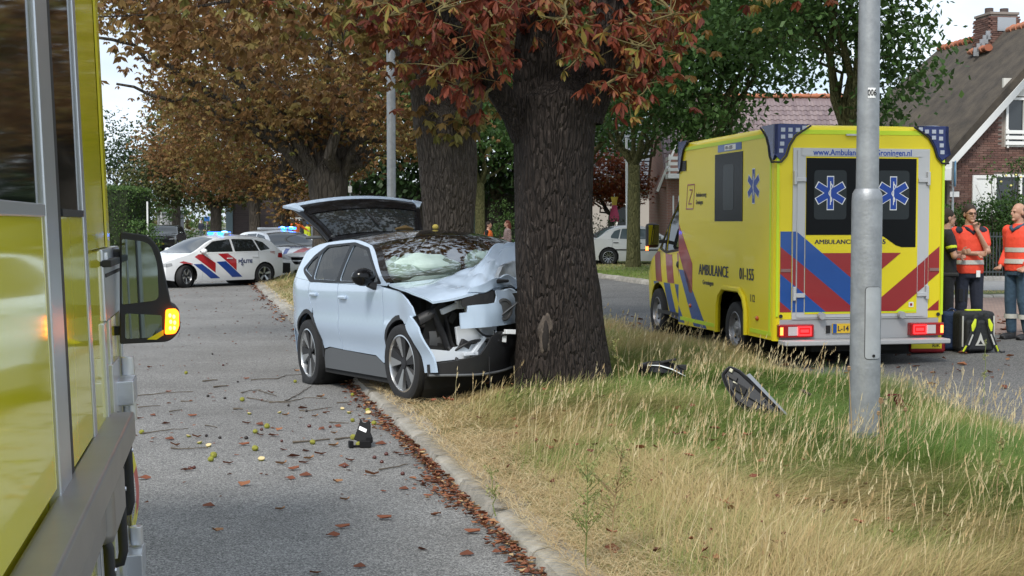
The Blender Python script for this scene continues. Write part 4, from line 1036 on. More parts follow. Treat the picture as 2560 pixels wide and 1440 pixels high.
# ---- house with the mauve pantile roof behind the ambulance
h2 = thing('tiled_house', 'brick house with mauve roof tiles and a small white balcony behind the ambulance', 'house', (6.2, 54.4, .3))
m_tile = [M('pantile_%d' % i, c, .55, bump=(8, .2)) for i, c in enumerate([(.205, .155, .158), (.175, .13, .135), (.235, .18, .18)])]
m_b2 = brickmat('brick_wall_two', (.30, .13, .09), (.24, .10, .075), (.25, .2, .17), .22, .065)
W2 = 8.2; E2, R2 = 3.2, 6.85; D2 = 3.6
mb = MB(); mb.box((W2 / 2, D2, E2 / 2), (W2, 2 * D2, E2))
mb.prism([(0, E2), (2 * D2, E2), (D2, R2 - .12)], lambda a, b: (0, a, b), lambda a, b: (W2, a, b))
mb.build('wall', m_b2, h2)
mb = MB(); mb.add([(-.1, -.25, E2 - .2), (W2 + .1, -.25, E2 - .2), (W2 + .1, D2, R2 - .02), (-.1, D2, R2 - .02), (-.1, 2 * D2 + .25, E2 - .2), (W2 + .1, 2 * D2 + .25, E2 - .2)], [(0, 1, 2, 3), (3, 2, 5, 4)])
rf2 = mb.build('roof', m_tile[1], h2)
def tile_shape(b, o=(0, 0, 0), w=.245, l=.34, mi=0, ang=0):
    vs = []; n = 6
    for y in (0, l):
        for i in range(n + 1):
            u = i / n; zz = .028 * math.sin(u * 2 * PI * .98 + .4) + (.03 if y == 0 else 0)
            vs.append((u * w * 1.06, y, zz + .02))
    for i in range(n + 1): vs.append((i / n * w * 1.06, 0, .028 * math.sin(i / n * 2 * PI * .98 + .4) + .022))
    fs = [(i, i + 1, n + 2 + i, n + 1 + i) for i in range(n)] + [(2 * n + 2 + i, 2 * n + 3 + i, i + 1, i) for i in range(n)]
    m = Matrix.Translation(o) @ Matrix.Rotation(ang, 4, 'X'); b.add(vs, fs, mi, m)
tms = []
for m in m_tile: b = MB(); tile_shape(b); tms.append(b.mesh('roof_tile', m, smooth=60))
ra = math.atan2(R2 - E2, D2 + .0); cnt = 0; rs = MB()
cells = []
for j in range(17):
    for i in range(34):
        y = -.25 + j * .30 * math.cos(ra); z = E2 - .2 + (y + .25) * (R2 - E2 + .2) / (D2 + .25); x = -.05 + i * .243
        q = Vector((6.2 + x, 54.4 + y, .3 + z)); pxx = 1280 + q.x / q.y * FPX; pyy = HZ - (q.z - CH) / q.y * FPX
        cells.append((0 if (1940 < pxx < 2130 and pyy < 330) or (1650 < pxx < 1715) else 1, x, y, z))
cells.sort(key=lambda c: c[0])
for c, x, y, z in cells:
    if cnt < 300:
        o = bpy.data.objects.new('roof_tile', rb_.choice(tms)); link(o, rf2); o.location = (x, y, z); o.rotation_euler = (ra, 0, rb_.uniform(-.006, .006)); cnt += 1
    else: tile_shape(rs, (x, y, z), ang=ra, mi=rb_.randrange(3))
kind(rs.build('tile_courses', m_tile, rf2, smooth=60, fix=False), 'stuff')
for i in range(24):
    o = bpy.data.objects.new('ridge_tile', rt[0]); link(o, rf2); o.location = (-.1 + i * .35, D2, R2); o.rotation_euler = (0, 0, PI / 2); o.data = rt[0]
# steep gable with the balcony
mb = MB(); mb.prism([(-.35, 2.9), (1.45, 2.9), (.55, 5.15)], lambda a, b: (a, -.6, b), lambda a, b: (a, 1.2, b)); mb.build('dormer', m_b2, h2)
mb = MB()
for s in (-1, 1):
    a = Vector((.55, -.66, 5.35)); b = Vector((.55 + s * 1.06, -.66, 2.75)); n_ = Vector((s * .05, 0, .03)); q = Vector((0, .1, 0)); w = Vector((-s * .07, 0, -.03))
    mb.add([a, b, b + w * 1.3, a + Vector((0, 0, -.16)), a + q, b + q, b + w * 1.3 + q, a + Vector((0, 0, -.16)) + q], [(0, 1, 2, 3), (4, 5, 6, 7), (0, 1, 5, 4), (3, 2, 6, 7)])
mb.build('bargeboard', m_white, h2)
bal = MB().box((.62, -1.1, 3.28), (1.55, 1.1, .14)).build('balcony', m_white, h2)
for k in range(4): 
    MB().box((.62, -1.62, 3.33 + k * .22), (1.55, .04, .12)).build('balcony_slat', m_white, bal)
    MB().box((-.13, -1.1, 3.33 + k * .22), (.04, 1.0, .12)).build('balcony_slat', m_white, bal)
for x in (-.1, .62, 1.34): MB().box((x, -1.57, 3.72), (.06, .05, .85)).build('balcony_post', m_white, bal)
MB().box((.25, -.75, 1.6), (.75, .5, 3.2)).build('brick_pier', m_b2, h2)
for x in (.12, .34): MB().box((x, -1.012, 1.55), (.06, .02, 2.0)).build('slit_window', m_white, h2)
MB().box((1.22, -.3, 1.6), (.72, .12, 3.1)).build('door_frame', m_white, h2); MB().box((1.25, -.37, 1.4), (.5, .04, 2.4)).build('door', M('door_dark', (.06, .06, .055), .4), h2)
# ---- grey slate roofed house behind the maple
h3 = thing('slate_house', 'house with a dark grey slate roof partly hidden behind the maple', 'house', (4.0, 68, .3))
mb = MB(); mb.box((2.2, 3, 1.6), (5.4, 6, 3.2)); mb.build('wall', M('pale_wall', (.40, .36, .33), .9), h3)
m_slate = M('slate', (.10, .11, .125), .6, bump=(9, .4, (1, .2, 6)))
mb = MB(); mb.prism([(-.3, 3.1), (6.3, 3.1), (3, 6.6)], lambda a, b: (-.7, a, b), lambda a, b: (5.1, a, b)); r3 = mb.build('roof', m_slate, h3)
for k in range(14): MB().box((2.2, .0 + k * .225 - .25, 3.2 + k * .2625 * .95), (5.7, .24, .03), rot=Matrix.Rotation(R(48), 4, 'X')).build('slate_course', m_slate, r3)
window(h3, 1.2, 1.9, .9, 2.4, -.03)
# ---- low dark commercial building with the turquoise letters
h4 = thing('dark_shop_building', 'low dark building with turquoise letters behind the raised tailgate', 'building', (-10.2, 74, .2))
m_dk = M('dark_cladding', (.055, .052, .055), .7, var=(.6, .6, (.09, .08, .08)))
mb = MB(); mb.box((6, 3, 1.75), (12.6, 6, 3.5)); mb.build('wall', m_dk, h4)
MB().box((6, 2.7, 3.6), (13, 7, .2)).build('roof', M('roof_felt', (.07, .07, .075), .9), h4)
for k in range(3):
    f = window(h4, .7 + k * .75, 1.25 + k * .75, 2.35, 3.3, -.03, bar=.05); MB().box((.97 + k * .75, -.012, 2.85), (.42, .02, .8)).build('blind', M('pink_blind', (.34, .27, .26), .8), f)
for k in range(2): window(h4, 3.5 + k * 1.5, 4.7 + k * 1.5, 1.0, 2.8, -.03)
m_turq = M('turquoise', (.16, .48, .46), .5)
text_mesh('lettering', 'JA', .85, m_turq, (4.9, -.06, 1.05), (1, 0, 0), (0, 0, 1), h4, depth=.08)
f = window(h4, 8.0, 8.6, .55, 2.4, -.03); MB().box((8.3, -.02, 1.4), (.48, .02, 1.6)).build('blind', M('pale_turquoise', (.40, .55, .55), .7), f); MB().box((8.3, -.1, 2.45), (.75, .1, .25)).build('lintel', m_turq, f)
# ---- brick building behind the police cars, grey shed and fence further left
h5 = thing('brick_building', 'dark brick building behind the flashing police cars', 'building', (-21.2, 101, .0))
MB().box((4.2, 3, 2.3), (7.6, 6, 4.6)).build('wall', brickmat('brick_wall_dark', (.10, .075, .075), (.08, .06, .062), (.11, .09, .09), .5, .14), h5)
MB().box((4.2, 2.8, 4.7), (8, 6.8, .25)).build('roof', M('roof_felt', (.07, .07, .075), .9), h5)
MB().box((.25, -.06, 2.2), (.5, .1, 4.4)).build('corner_pillar', M('blue_grey_post', (.20, .27, .31), .6), h5)
window(h5, 5.4, 6.5, .9, 2.3, -.03)
h6 = thing('grey_shed', 'grey timber shed with vertical boards beyond the dark parked car', 'shed', (-31.8, 122, 0))
MB().box((1, 1, 1.25), (1.9, 1.8, 2.5)).build('wall', M('shed_core', (.16, .16, .17), .8), h6)
for k in range(10): MB().box((.1 + k * .2, .06, 1.3), (.17, .06, 2.4 + .04 * (k % 2))).build('board', M('grey_board', (.27, .27, .28), .8), h6)
MB().box((1, 1, 2.6), (2.2, 2.2, .12)).build('roof', M('roof_felt', (.07, .07, .075), .9), h6)
strip('far_road', [(-9.5, .018), (-5.1, .018)], 60, 62, m_far)
wquad('crossroad', [(-60, 128, .05), (-8, 128, .05), (-8, 150, .05), (-60, 150, .05)], M('pale_concrete', (.42, .41, .39), .9))
leafy('low_hedge', 'long low green hedge along the crossroad behind the police cars', 'hedge', px_base(480, 112, 0), [((-2.2, 0, .7), (2.2, .8, .8)), ((1.6, 0, .7), (2.4, .8, .8)), ((5.4, 0, .6), (2.4, .8, .7))], 3200, .16, lf_hedge, 110)
leafy('dry_shrubs', 'yellowing brown bushes in front of the far orange worker', 'bush', px_base(760, 66, 0), [((0, 0, .5), (1.5, .7, .75))], 1600, .12, leaf_mat('leaf_straw', [(0, (.26, .17, .06)), (.6, (.30, .23, .09)), (1, (.20, .2, .06))]), 111)
leafy('flower_bushes', 'hazy yellow green scrub beyond the crossroad', 'bush', px_base(490, 165, 0), [((-2, 0, 1.6), (4, 1, 2.0)), ((3, 0, 1.8), (4, 1, 2.2))], 1600, .3, lf_hedge, 112)

# a far wood closes the view down the left road
pos, ti, cl = crown_points(11000, [((x, 190 + 6 * math.sin(x), 3.2), (8, 3, 5.5 + 2 * math.sin(x * 1.7))) for x in range(-120, 40, 8)], np.random.default_rng(140), .9, 12, .3, .0, .3)
v, f = rleaves(pos, np.full(len(pos), .75), np.random.default_rng(141)); fw = bpy.data.objects.new('far_wood', fast_mesh('far_wood', v, f, lf_dkbrown, tint=ti)); link(fw); kind(fw, 'stuff'); tag(fw, 'far dull green wood closing the end of the left road', 'wood')
v, f = rleaves(pos * np.array([.5, -.25, 1.2]) + np.array([10, -4, 0]), np.full(len(pos), .6), np.random.default_rng(142)); fw = bpy.data.objects.new('far_wood', fast_mesh('far_wood', v, f, lf_dark, tint=ti)); link(fw); kind(fw, 'stuff'); tag(fw, 'unseen dark wood added behind the camera to darken reflections in mirrors and glass', 'wood')  # out of view, added only so mirrors and glass reflect something dark
# ------------------------------------------------------------------ street furniture
m_galv = M('galvanised_steel', (.36, .375, .39), .52, metal=.55, var=(7, 1, (.25, .262, .275)), bump=(45, .12))
m_galv2 = M('galvanised_pale', (.46, .48, .50), .5, metal=.45, var=(3, 1, (.34, .355, .37)))
def lamp(name_lab, Y, px, r_up, r_lo, z_sh, full=False, base_z=.1, top=9.5):
    q = P(px, 555, Y); t = thing('lamp_post', name_lab, 'lamp post', (q.x, Y, base_z), group='galvanised lamp posts on the median')
    b = MB(); b.tube([(0, 0, -.3), (0, 0, z_sh - .06), (0, 0, z_sh), (0, 0, z_sh + .035)], [r_lo, r_lo, r_lo * .96, r_up * 1.06], 32, cap=False); b.build('base_section', m_galv, t, smooth=40)
    MB().tube([(0, 0, z_sh + .02), (0, 0, top)], [r_up, r_up * .62], 32).build('pole', m_galv, t, smooth=40)
    a = MB(); a.tube(bez((0, 0, top - .05), (0, 0, top + .5), (.9, 0, top + .6), 6), .035, 8); a.build('arm', m_galv, t, smooth=40)
    h = MB(); h.box((1.15, 0, top + .58), (.6, .22, .1)); h.build('lamp_head', M('lamp_grey', (.3, .31, .32), .5), t, bevel=.03)
    return t
l1 = lamp('near galvanised lamp post numbered 006 standing in the grass in front of the ambulance', 10.1, 2167, .083, .112, 1.93)
y1 = 10.1
zl = lambda py: P(2167, py, y1).z - .1
# service hatch: outline gasket, plate, lock
rr_ = .1125
def curved_plate(poly, r, cx=0.0, depth=.006):
    b = MB(); lift(b, poly, lambda a, c: (r * math.sin(a / r + cx), -r * math.cos(a / r + cx), c), lambda a, c: ((r - depth) * math.sin(a / r + cx), -(r - depth) * math.cos(a / r + cx), c), g=.02); return b
cx = .28
hp = rpoly([(-.068, zl(895)), (.068, zl(895)), (.068, zl(715)), (-.068, zl(715))], .03)
curved_plate(hp, rr_ + .0025, cx).build('hatch_gasket', M('gasket', (.05, .05, .052), .7), l1, smooth=60)
ht = curved_plate(inset(hp, .004), rr_ + .006, cx).build('hatch', m_galv2, l1, smooth=60)
b = MB(); b.tube([Vector((math.sin(cx) * (rr_ + .004), -math.cos(cx) * (rr_ + .004), zl(886))), Vector((math.sin(cx) * (rr_ + .012), -math.cos(cx) * (rr_ + .012), zl(886)))], [.011, .011], 12); b.build('lock', m_dark, ht)
ru = .0815
curved_plate([(-.029, zl(247)), (.029, zl(247)), (.029, zl(222)), (-.029, zl(222))], ru + .0015, .06, .001).build('number_plate', M('sticker_white', (.8, .8, .8), .4), l1)
tx_ = text_mesh('lettering', '006', .062, M('print_black', (.01, .01, .01), .5), (math.sin(.06) * (ru + .0042), -math.cos(.06) * (ru + .0042), zl(241)), (math.cos(.06), math.sin(.06), 0), (0, 0, 1), l1, bold=.001, align='CENTER', sx=.72, depth=.001)
lamp('galvanised lamp post rising between the tailgate and the second chestnut trunk', 25.2, 979, .058, .082, 2.0 + 2.9)
lamp('thin distant lamp post beside the broad brown chestnut trunk', 46, 785, .066, .09, 3.2)
def post(name, label, cat, px, Y, z0, z1, r, mat, zb=0.0, group=None, lean=0):
    q = P(px, 555, Y); t = thing(name, label, cat, (q.x, Y, zb), group=group); MB().tube([(0, 0, z0), (lean, 0, z1)], [r, r * .9], 10).build('pole', mat, t, smooth=40); return t
post('flag_pole', 'white flag pole in the garden left of the knotted linden trunk', 'flag pole', 1569, 50, 0, 4.6, .05, m_white, .3, lean=-.06)
post('marker_post', 'white marker post in front of the clipped hedge', 'post', 369, 72, 0, 2.9, .05, m_white)
post('marker_post', 'white marker post just left of the grey shed', 'post', 403, 104, 0, 2.6, .06, m_white)
t = post('sign_pole', 'thin far pole with a small white box between lamp post and chestnut', 'sign', 876, 62, 0, 3.6, .03, m_galv2, .1); MB().box((0, -.05, 3.2), (.16, .1, .28)).build('box', m_white, t)
m_blue = M('sign_blue', (.03, .14, .42), .4)
t = post('road_sign', 'small blue sign on a pole beside the two far pedestrians', 'road sign', 516, 120, 0, 2.3, .03, m_galv2); MB().box((.06, -.05, 2.1), (.5, .03, .4)).build('sign_plate', m_blue, t)
t = post('road_sign', 'round blue sign at the left foot of the distant lamp post', 'road sign', 781, 64, 0, 1.8, .03, m_galv2); MB().tube([(0, -.06, 1.85), (0, -.03, 1.85)], [.28, .28], 18).build('sign_plate', m_blue, t, smooth=30)
# round sign by the ambulance, seen edge-on
q = P(2381, 555, 33); t = thing('round_road_sign', 'round road sign turned edge on, with a small white plate below', 'road sign', (q.x, 33, .33), R(70))
MB().tube([(0, 0, 0), (0, 0, 2.95)], [.028, .028], 10).build('pole', m_galv2, t, smooth=40)
MB().tube([(0, -.07, 2.66), (0, -.035, 2.66)], [.29, .29], 24).build('sign_plate', M('sign_back', (.34, .38, .38), .5, metal=.3), t, smooth=30)
b = MB(); b.tube([(.30 * math.cos(a), -.05, 2.66 + .30 * math.sin(a)) for a in [2 * PI * i / 24 for i in range(25)]], .018, 6); b.build('sign_rim', M('sign_rim_blue', (.12, .28, .45), .4), t, smooth=40)
sp = MB(); sp.box((-.0, -.04, 2.16), (.02, .22, .13), rz=R(20)); sp = sp.build('sub_plate', m_white, t)
MB().box((-.013, -.02, 2.18), (.006, .03, .08), rz=R(20)).build('arrow_mark', m_dark, sp)
# fence of the thatched house
fn = thing('garden_fence', 'dark metal bar fence on a stone base behind the paramedics', 'fence', (10.6, 34.6, .33))
m_iron = M('iron_dark', (.05, .06, .06), .5)
for i in range(44): MB().box((i * .082, 0, .66), (.022, .022, 1.15)).build('fence_bar', m_iron, fn) if i == 0 else None
fb = [c for c in fn.children][0]
for i in range(1, 44):
    o = fb.copy(); COL.objects.link(o); o.parent = fn; o.location = (i * .082, 0, 0)
for z in (.22, 1.12): MB().box((1.78, 0, z), (3.7, .03, .035)).build('fence_rail', m_iron, fn)
MB().box((1.78, .0, .05), (3.7, .24, .13)).build('stone_base', M('pale_stone', (.45, .43, .40), .9, var=(9, 1, (.25, .24, .22)), bump=(12, .8)), fn)
MB().box((1.06, -.05, .7), (.07, .07, 1.35)).build('gate_post', M('gate_green', (.11, .16, .15), .5), fn, bevel=.005)
# pink flag hanging in the garden
fl = thing('garden_flag', 'small pink and yellow flag hanging beside the maple', 'flag', P(1536, 530, 56)); mb = MB(); vs = []; fs = []
for i in range(7):
    for j in range(4): vs.append((.05 * math.sin(i * .9 + j) + (j - 1.5) * .10, .04 * math.cos(i * 1.1 + j * 1.7), .62 - i * .17))
for i in range(6):
    for j in range(3): fs.append((i * 4 + j, i * 4 + j + 1, i * 4 + j + 5, i * 4 + j + 4))
mb.add(vs, fs); mb.m = [1 if i < 6 else 0 for i in range(18)]; mb.build('cloth', [M('flag_pink', (.65, .10, .20), .8), M('flag_yellow', (.7, .5, .08), .8)], fl, smooth=60)
MB().tube([(0, .05, -1.3), (0, .05, .75)], [.015, .015], 6).build('stick', m_white, fl)
# ------------------------------------------------------------------ vehicles: panels lifted on to a common shell
m_tyre = M('tyre_rubber', (.018, .018, .019), .8, bump=(60, .2))
m_black = M('black_plastic', (.02, .02, .022), .55)
m_gloss = M('gloss_black', (.007, .007, .008), .12, spec=.35)
m_glass = M('car_glass', (.016, .02, .021), .04, spec=.9)
m_silver = M('alloy_silver', (.55, .56, .57), .28, metal=.9)
m_alu = M('brushed_aluminium', (.50, .51, .53), .34, metal=.85, bump=(20, .05, (1, 30, 1)))
m_chrome = M('chrome', (.7, .7, .7), .08, metal=1)
m_lens = M('lamp_lens', (.35, .36, .37), .05, spec=.8, coat=.5)
m_redl = M('red_lens', (.30, .006, .008), .12, coat=.6)
m_plate = M('plate_yellow', (.72, .46, .03), .4)
m_pwhite = M('paint_white', (.80, .81, .82), .28, coat=.8)
m_pblue = M('livery_blue', (.012, .055, .28), .3, coat=.5)
m_pred = M('livery_red', (.42, .012, .018), .3, coat=.5)
m_under = M('underbody', (.012, .012, .012), .9)
m_seat = M('seat_dark', (.03, .03, .033), .8)

class Shell:
    """x forward, y left, z up; every panel is a polygon lifted on to this surface"""
    def __init__(s, W, plan, sect, top, edge, xf, xr, front, rear, nf=2.6, crown=2.2, warp=None):
        s.W = W / 2; s.plan = crv(*zip(*plan)); s.sect = crv(*zip(*sect)); s.ztop = crv(*zip(*top)); s.zedge = crv(*zip(*edge))
        s.xf = xf; s.xr = xr; s.front_ = crv(*zip(*front)); s.rear_ = crv(*zip(*rear)); s.nf = nf; s.cr = crown; s.warp = warp or (lambda p: p)
    def S(s, x, z): return s.W * s.plan(x) * s.sect(z)
    def T(s, x, y):
        ze = s.zedge(x); ye = s.S(x, ze); return s.ztop(x) - (s.ztop(x) - ze) * min(1.15, abs(y) / ye) ** s.cr
    def F(s, y, z): return s.xf + (s.front_(z) - s.xf) * (1 - min(1, abs(y) / s.S(s.xf, z)) ** s.nf)
    def B(s, y, z): return s.xr + (s.rear_(z) - s.xr) * (1 - min(1, abs(y) / s.S(s.xr, z)) ** s.nf)
    def side(s, mb, poly, off=0, sides=(1, -1), dep=.018, holes=(), g=.09, mi=0):
        for q in sides:
            lift(mb, poly, lambda a, b: s.warp((a, q * (s.S(a, b) + off), b)), lambda a, b: s.warp((a, q * (s.S(a, b) + off - dep), b)), holes, g, mi)
        return mb
    def top(s, mb, poly, off=0, dep=.015, holes=(), g=.1, mi=0):
        lift(mb, poly, lambda a, b: s.warp((a, b, s.T(a, b) + off)), lambda a, b: s.warp((a, b, s.T(a, b) + off - dep)), holes, g, mi); return mb
    def fr(s, mb, poly, off=0, dep=.015, holes=(), g=.09, mi=0):
        lift(mb, poly, lambda a, b: s.warp((s.F(a, b) + off, a, b)), lambda a, b: s.warp((s.F(a, b) + off - dep, a, b)), holes, g, mi); return mb
    def bk(s, mb, poly, off=0, dep=.015, holes=(), g=.09, mi=0):
        lift(mb, poly, lambda a, b: s.warp((s.B(a, b) - off, a, b)), lambda a, b: s.warp((s.B(a, b) - off + dep, a, b)), holes, g, mi); return mb
    def edge_line(s, x0, x1, n=12): return [(x0 + (x1 - x0) * i / n, s.zedge(x0 + (x1 - x0) * i / n)) for i in range(n + 1)]
    def top_poly(s, x0, x1, n=8, ins=0.0, shape0=0.0, shape1=0.0):
        """(x,y) outline of the top surface between two stations; shape bows the end lines"""
        L_ = [(x0 + (x1 - x0) * i / n) for i in range(n + 1)]
        a = [(x, s.S(x, s.zedge(x)) - ins) for x in L_]; b = [(x, -y) for x, y in a][::-1]
        e1 = [(x1 + shape1 * (1 - (2 * k / 6 - 1) ** 2), a[-1][1] * (1 - 2 * k / 6)) for k in range(1, 6)]
        e0 = [(x0 + shape0 * (1 - (2 * k / 6 - 1) ** 2), -a[0][1] * (1 - 2 * k / 6)) for k in range(1, 6)]
        return a + e1 + b + e0
def arc(xa, za, ra, zb, n=16):
    a0 = math.asin(max(-1, min(1, (zb - za) / ra)))
    return [(xa - ra * math.cos(a0 + (PI - 2 * a0) * i / n), za + ra * math.sin(a0 + (PI - 2 * a0) * i / n)) for i in range(n + 1)]
def wheel(parent, pos, r, w, side, style='five', steer=0.0, rim=.68, spin=0.0, face=None, dark=None, name='wheel'):
    """axis along y, outer face towards side*y"""
    rot = Matrix.Translation(pos) @ Matrix.Rotation(steer, 4, 'Z') @ Matrix.Rotation(-side * PI / 2, 4, 'X')
    ri = r * rim; h = w / 2
    b = MB(); b.lathe([(ri, -h * .9), (r * .90, -h), (r * .975, -h * .86), (r, -h * .55), (r, h * .55), (r * .975, h * .86), (r * .90, h), (ri, h * .9), (ri * .98, h * .4), (ri * .98, -h * .4)], 40, mat=rot, close=True)
    for k in (-.3, .3): b.lathe([(r * 1.001, h * k - .004), (r * .985, h * k - .004), (r * .985, h * k + .004), (r * 1.001, h * k + .004)], 40, mat=rot)
    ty = b.build(name, m_tyre, parent, smooth=45)
    face = face or m_silver; dark = dark or m_black
    b = MB(); b.lathe([(ri, h * .86), (ri * .95, h * .9), (ri * .92, h * .75), (ri * .90, -h * .6)], 40, mat=rot, mi=0)
    b.lathe([(ri * .93, -h * .2), (ri * .01, -h * .15)], 40, mat=rot, mi=1)
    def sp(a0, w0, w1, z0, z1, r0=.10, r1=.93, mi=0):
        ca, sa = math.cos(a0), math.sin(a0); vs = []
        for rr, ww, zz in ((r0 * ri, w0, z0), (r1 * ri, w1, z1)):
            for d in (-ww / 2, ww / 2):
                for zt in (zz, zz - h * .35): vs.append((ca * rr - sa * d, sa * rr + ca * d, zt))
        b.add(vs, [(0, 2, 6, 4), (0, 4, 5, 1), (2, 3, 7, 6), (1, 5, 7, 3), (0, 1, 3, 2), (4, 6, 7, 5)], mi, rot)
    if style == 'five':
        for k in range(5): sp(spin + k * 2 * PI / 5, r * .10, r * .22, h * .55, h * .72)
    elif style == 'multi':
        for k in range(12): sp(spin + k * 2 * PI / 12, r * .045, r * .06, h * .5, h * .75)
    elif style == 'twin':
        for k in range(5):
            for d in (-.14, .14): sp(spin + k * 2 * PI / 5 + d, r * .05, r * .09, h * .5, h * .75)
    elif style == 'blade':     # dark blades with bright wedges
        for k in range(5):
            a = spin + k * 2 * PI / 5; sp(a, r * .13, r * .30, h * .62, h * .74, mi=1); sp(a + .36, r * .05, r * .27, h * .64, h * .78, r0=.22)
    elif style == 'steel':
        b.lathe([(ri * .9, h * .55), (ri * .62, h * .2), (ri * .45, h * .62), (ri * .22, h * .66), (ri * .2, h * .85), (.001, h * .88)], 28, mat=rot, mi=0)
        for k in range(8):
            a = k * PI / 4; b.cyl(*[rot @ Vector((ri * .74 * math.cos(a), ri * .74 * math.sin(a), z)) for z in (h * .3, h * .46)], ri * .06, n=8, mi=1)
    b.lathe([(ri * .17, h * .3), (ri * .17, h * .7), (.001, h * .72)], 20, mat=rot, mi=1)
    b.build('rim', [face, dark], ty, smooth=40)
    return ty
def blinker_bar(parent, pieces): pass

def std_car(t, sh, d):
    """body panels, glazing, lamps and wheels of an undamaged car"""
    paint = d['paint']; xa, xb = d['axles']; rw = d['r']; zb = d['zb']; belt = d['belt']; cow = d['cowl']; end = d['end']
    af = arc(xa, rw, d['ra'], zb + .02); ar = arc(xb, rw, d['ra'], zb + .02)
    bl = lambda x: belt(x)
    low = [(sh.xr, zb + .10)] + ar + af + [(sh.xf, zb + .06)] + [(sh.xf, z) for z in np.linspace(zb + .2, sh.zedge(sh.xf), 4)]
    low += sh.edge_line(sh.xf, cow, 10)[1:] + [(cow + (end - cow) * i / 14, bl(cow + (end - cow) * i / 14)) for i in range(1, 15)]
    low += [(sh.xr, z) for z in np.linspace(bl(end), zb + .1, 5)][(0 if abs(end - sh.xr) > .03 else 1):-1]
    seams = d['seams']     # x positions, front to back
    names = d.get('names', ['front_wing', 'front_door', 'rear_door', 'rear_quarter'])
    bounds = [99] + seams + [-99]; pieces = []
    for i, nm in enumerate(names):
        p = clip_half(clip_half(low, 1, 0, bounds[i]), -1, 0, -bounds[i + 1])
        p = inset(p, .004) if len(p) > 2 else p
        pieces.append(p)
        for q in ((1, -1) if d.get('both', True) else (1,)):
            o = sh.side(MB(), p, 0, (q,)).build(nm, paint, t, smooth=35)
    # dark inner shell behind the gaps
    inner = sh.side(MB(), low, -.03, (1, -1), .0); gh = None
    # greenhouse
    gl = [(cow, bl(cow))] + sh.edge_line(cow, end, 20)[0:] + [(end + (cow - end) * i / 14, bl(end + (cow - end) * i / 14)) for i in range(0, 14)]
    gl = [p for i, p in enumerate(gl) if math.hypot(p[0] - gl[i - 1][0], p[1] - gl[i - 1][1]) > .004]
    gi = d['glass']      # window polygons in the side view
    wins = [rpoly(w, d.get('wr', .035)) for w in gi]
    sh.side(MB(), gl, 0, (1, -1), .03, wins, .08).build('pillars', paint, t, smooth=35)
    for w in wins:
        for q in (1, -1):
            sh.side(MB(), w, -.008, (q,), .01).build('side_window', d.get('glassm', m_glass), t, smooth=35)
    if 'frame' in d:
        fp = rpoly(d['frame'], .05); sh.side(MB(), fp, .002, (1, -1), .01, [inset(w, -.001) for w in wins], .08).build('window_frame', m_gloss, t, smooth=35)
    # top panels
    o = sh.top(MB(), inset(sh.top_poly(sh.xf + .0, cow, 8, 0, .10 if d.get('bow', True) else 0, d.get('cb', .12)), .004)).build('bonnet', paint, t, smooth=35)
    wx = d['roof0']
    sh.top(MB(), sh.top_poly(cow, wx, 6, 0, d.get('cb', .12), .05), 0).build('windscreen_frame', d.get('scr', paint), t, smooth=35)
    sh.top(MB(), inset(sh.top_poly(cow, wx, 6, .055, d.get('cb', .12), .05), .02), .006).build('windscreen', d.get('glassm', m_glass), t, smooth=35)
    sh.top(MB(), sh.top_poly(wx, d['roof1'], 8, 0, .05, -.04), 0).build('roof', d.get('roofm', paint), t, smooth=35)
    sh.top(MB(), sh.top_poly(d['roof1'], end, 6, 0, -.04, 0), 0).build('tailgate', paint, t, smooth=35)
    sh.top(MB(), inset(sh.top_poly(d['roof1'], end, 6, .07, -.04, 0), .04), .006).build('rear_window', d.get('glassm', m_glass), t, smooth=35)
    if end - sh.xr > .06: sh.top(MB(), inset(sh.top_poly(end, sh.xr, 6), .004)).build('boot_lid', paint, t, smooth=35)
    # nose and tail
    def fullpoly(x, z0, z1, ins=0): 
        zs = np.linspace(z0, z1, 8); return [(sh.S(x, z) - ins, z) for z in zs] + [(y, z1) for y in np.linspace(sh.S(x, z1) * .8, -sh.S(x, z1) * .8, 7)] + [(-sh.S(x, z) + ins, z) for z in zs[::-1]]
    nose = [(y, z if z < sh.zedge(sh.xf) - .01 else sh.T(sh.xf, y)) for y, z in fullpoly(sh.xf, zb + .03, sh.zedge(sh.xf))]
    sh.fr(MB(), nose, 0).build('front_bumper', paint, t, smooth=35)
    tail = [(y, z if z < sh.zedge(sh.xr) - .01 else sh.T(sh.xr, y)) for y, z in fullpoly(sh.xr, zb + .08, min(sh.zedge(sh.xr), d.get('tailz', 9)))]
    sh.bk(MB(), tail, 0).build('rear_bumper', paint, t, smooth=35)
    for nm, mat, poly, off, f in d.get('nose', []): sh.fr(MB(), poly, off).build(nm, mat, t, smooth=35) if f == 'f' else (sh.bk(MB(), poly, off).build(nm, mat, t, smooth=35) if f == 'b' else sh.side(MB(), poly, off, (1,) if f == 'l' else (-1,) if f == 'r' else (1, -1)).build(nm, mat, t, smooth=35))
    # underside, arches, sills
    ub = MB(); ub.box(((sh.xf + sh.xr) / 2, 0, zb + .12), (sh.xf - sh.xr - .1, sh.W * 1.55, .16))
    ub.box((d['roof0'] * .5 + end * .5 - .1, 0, zb + .3), (cow - end - .3, sh.W * 1.7, .3))
    for x in (xa, xb): ub.tube([(x, -sh.W * .86, rw), (x, sh.W * .86, rw)], [d['ra'] + .005] * 2, 20, cap=False); ub.tube([(x, -sh.W * .55, rw), (x, sh.W * .55, rw)], [d['ra'] - .01] * 2, 20)
    ub.v += []; ub.build('underbody', m_under, t)
    sl = [(xb + d['ra'] + .01, zb), (xa - d['ra'] - .01, zb), (xa - d['ra'] - .01, zb + .06), (xb + d['ra'] + .01, zb + .06)]
    sh.side(MB(), sl, .004, (1, -1)).build('sill', d.get('sillm', paint), t, smooth=35)
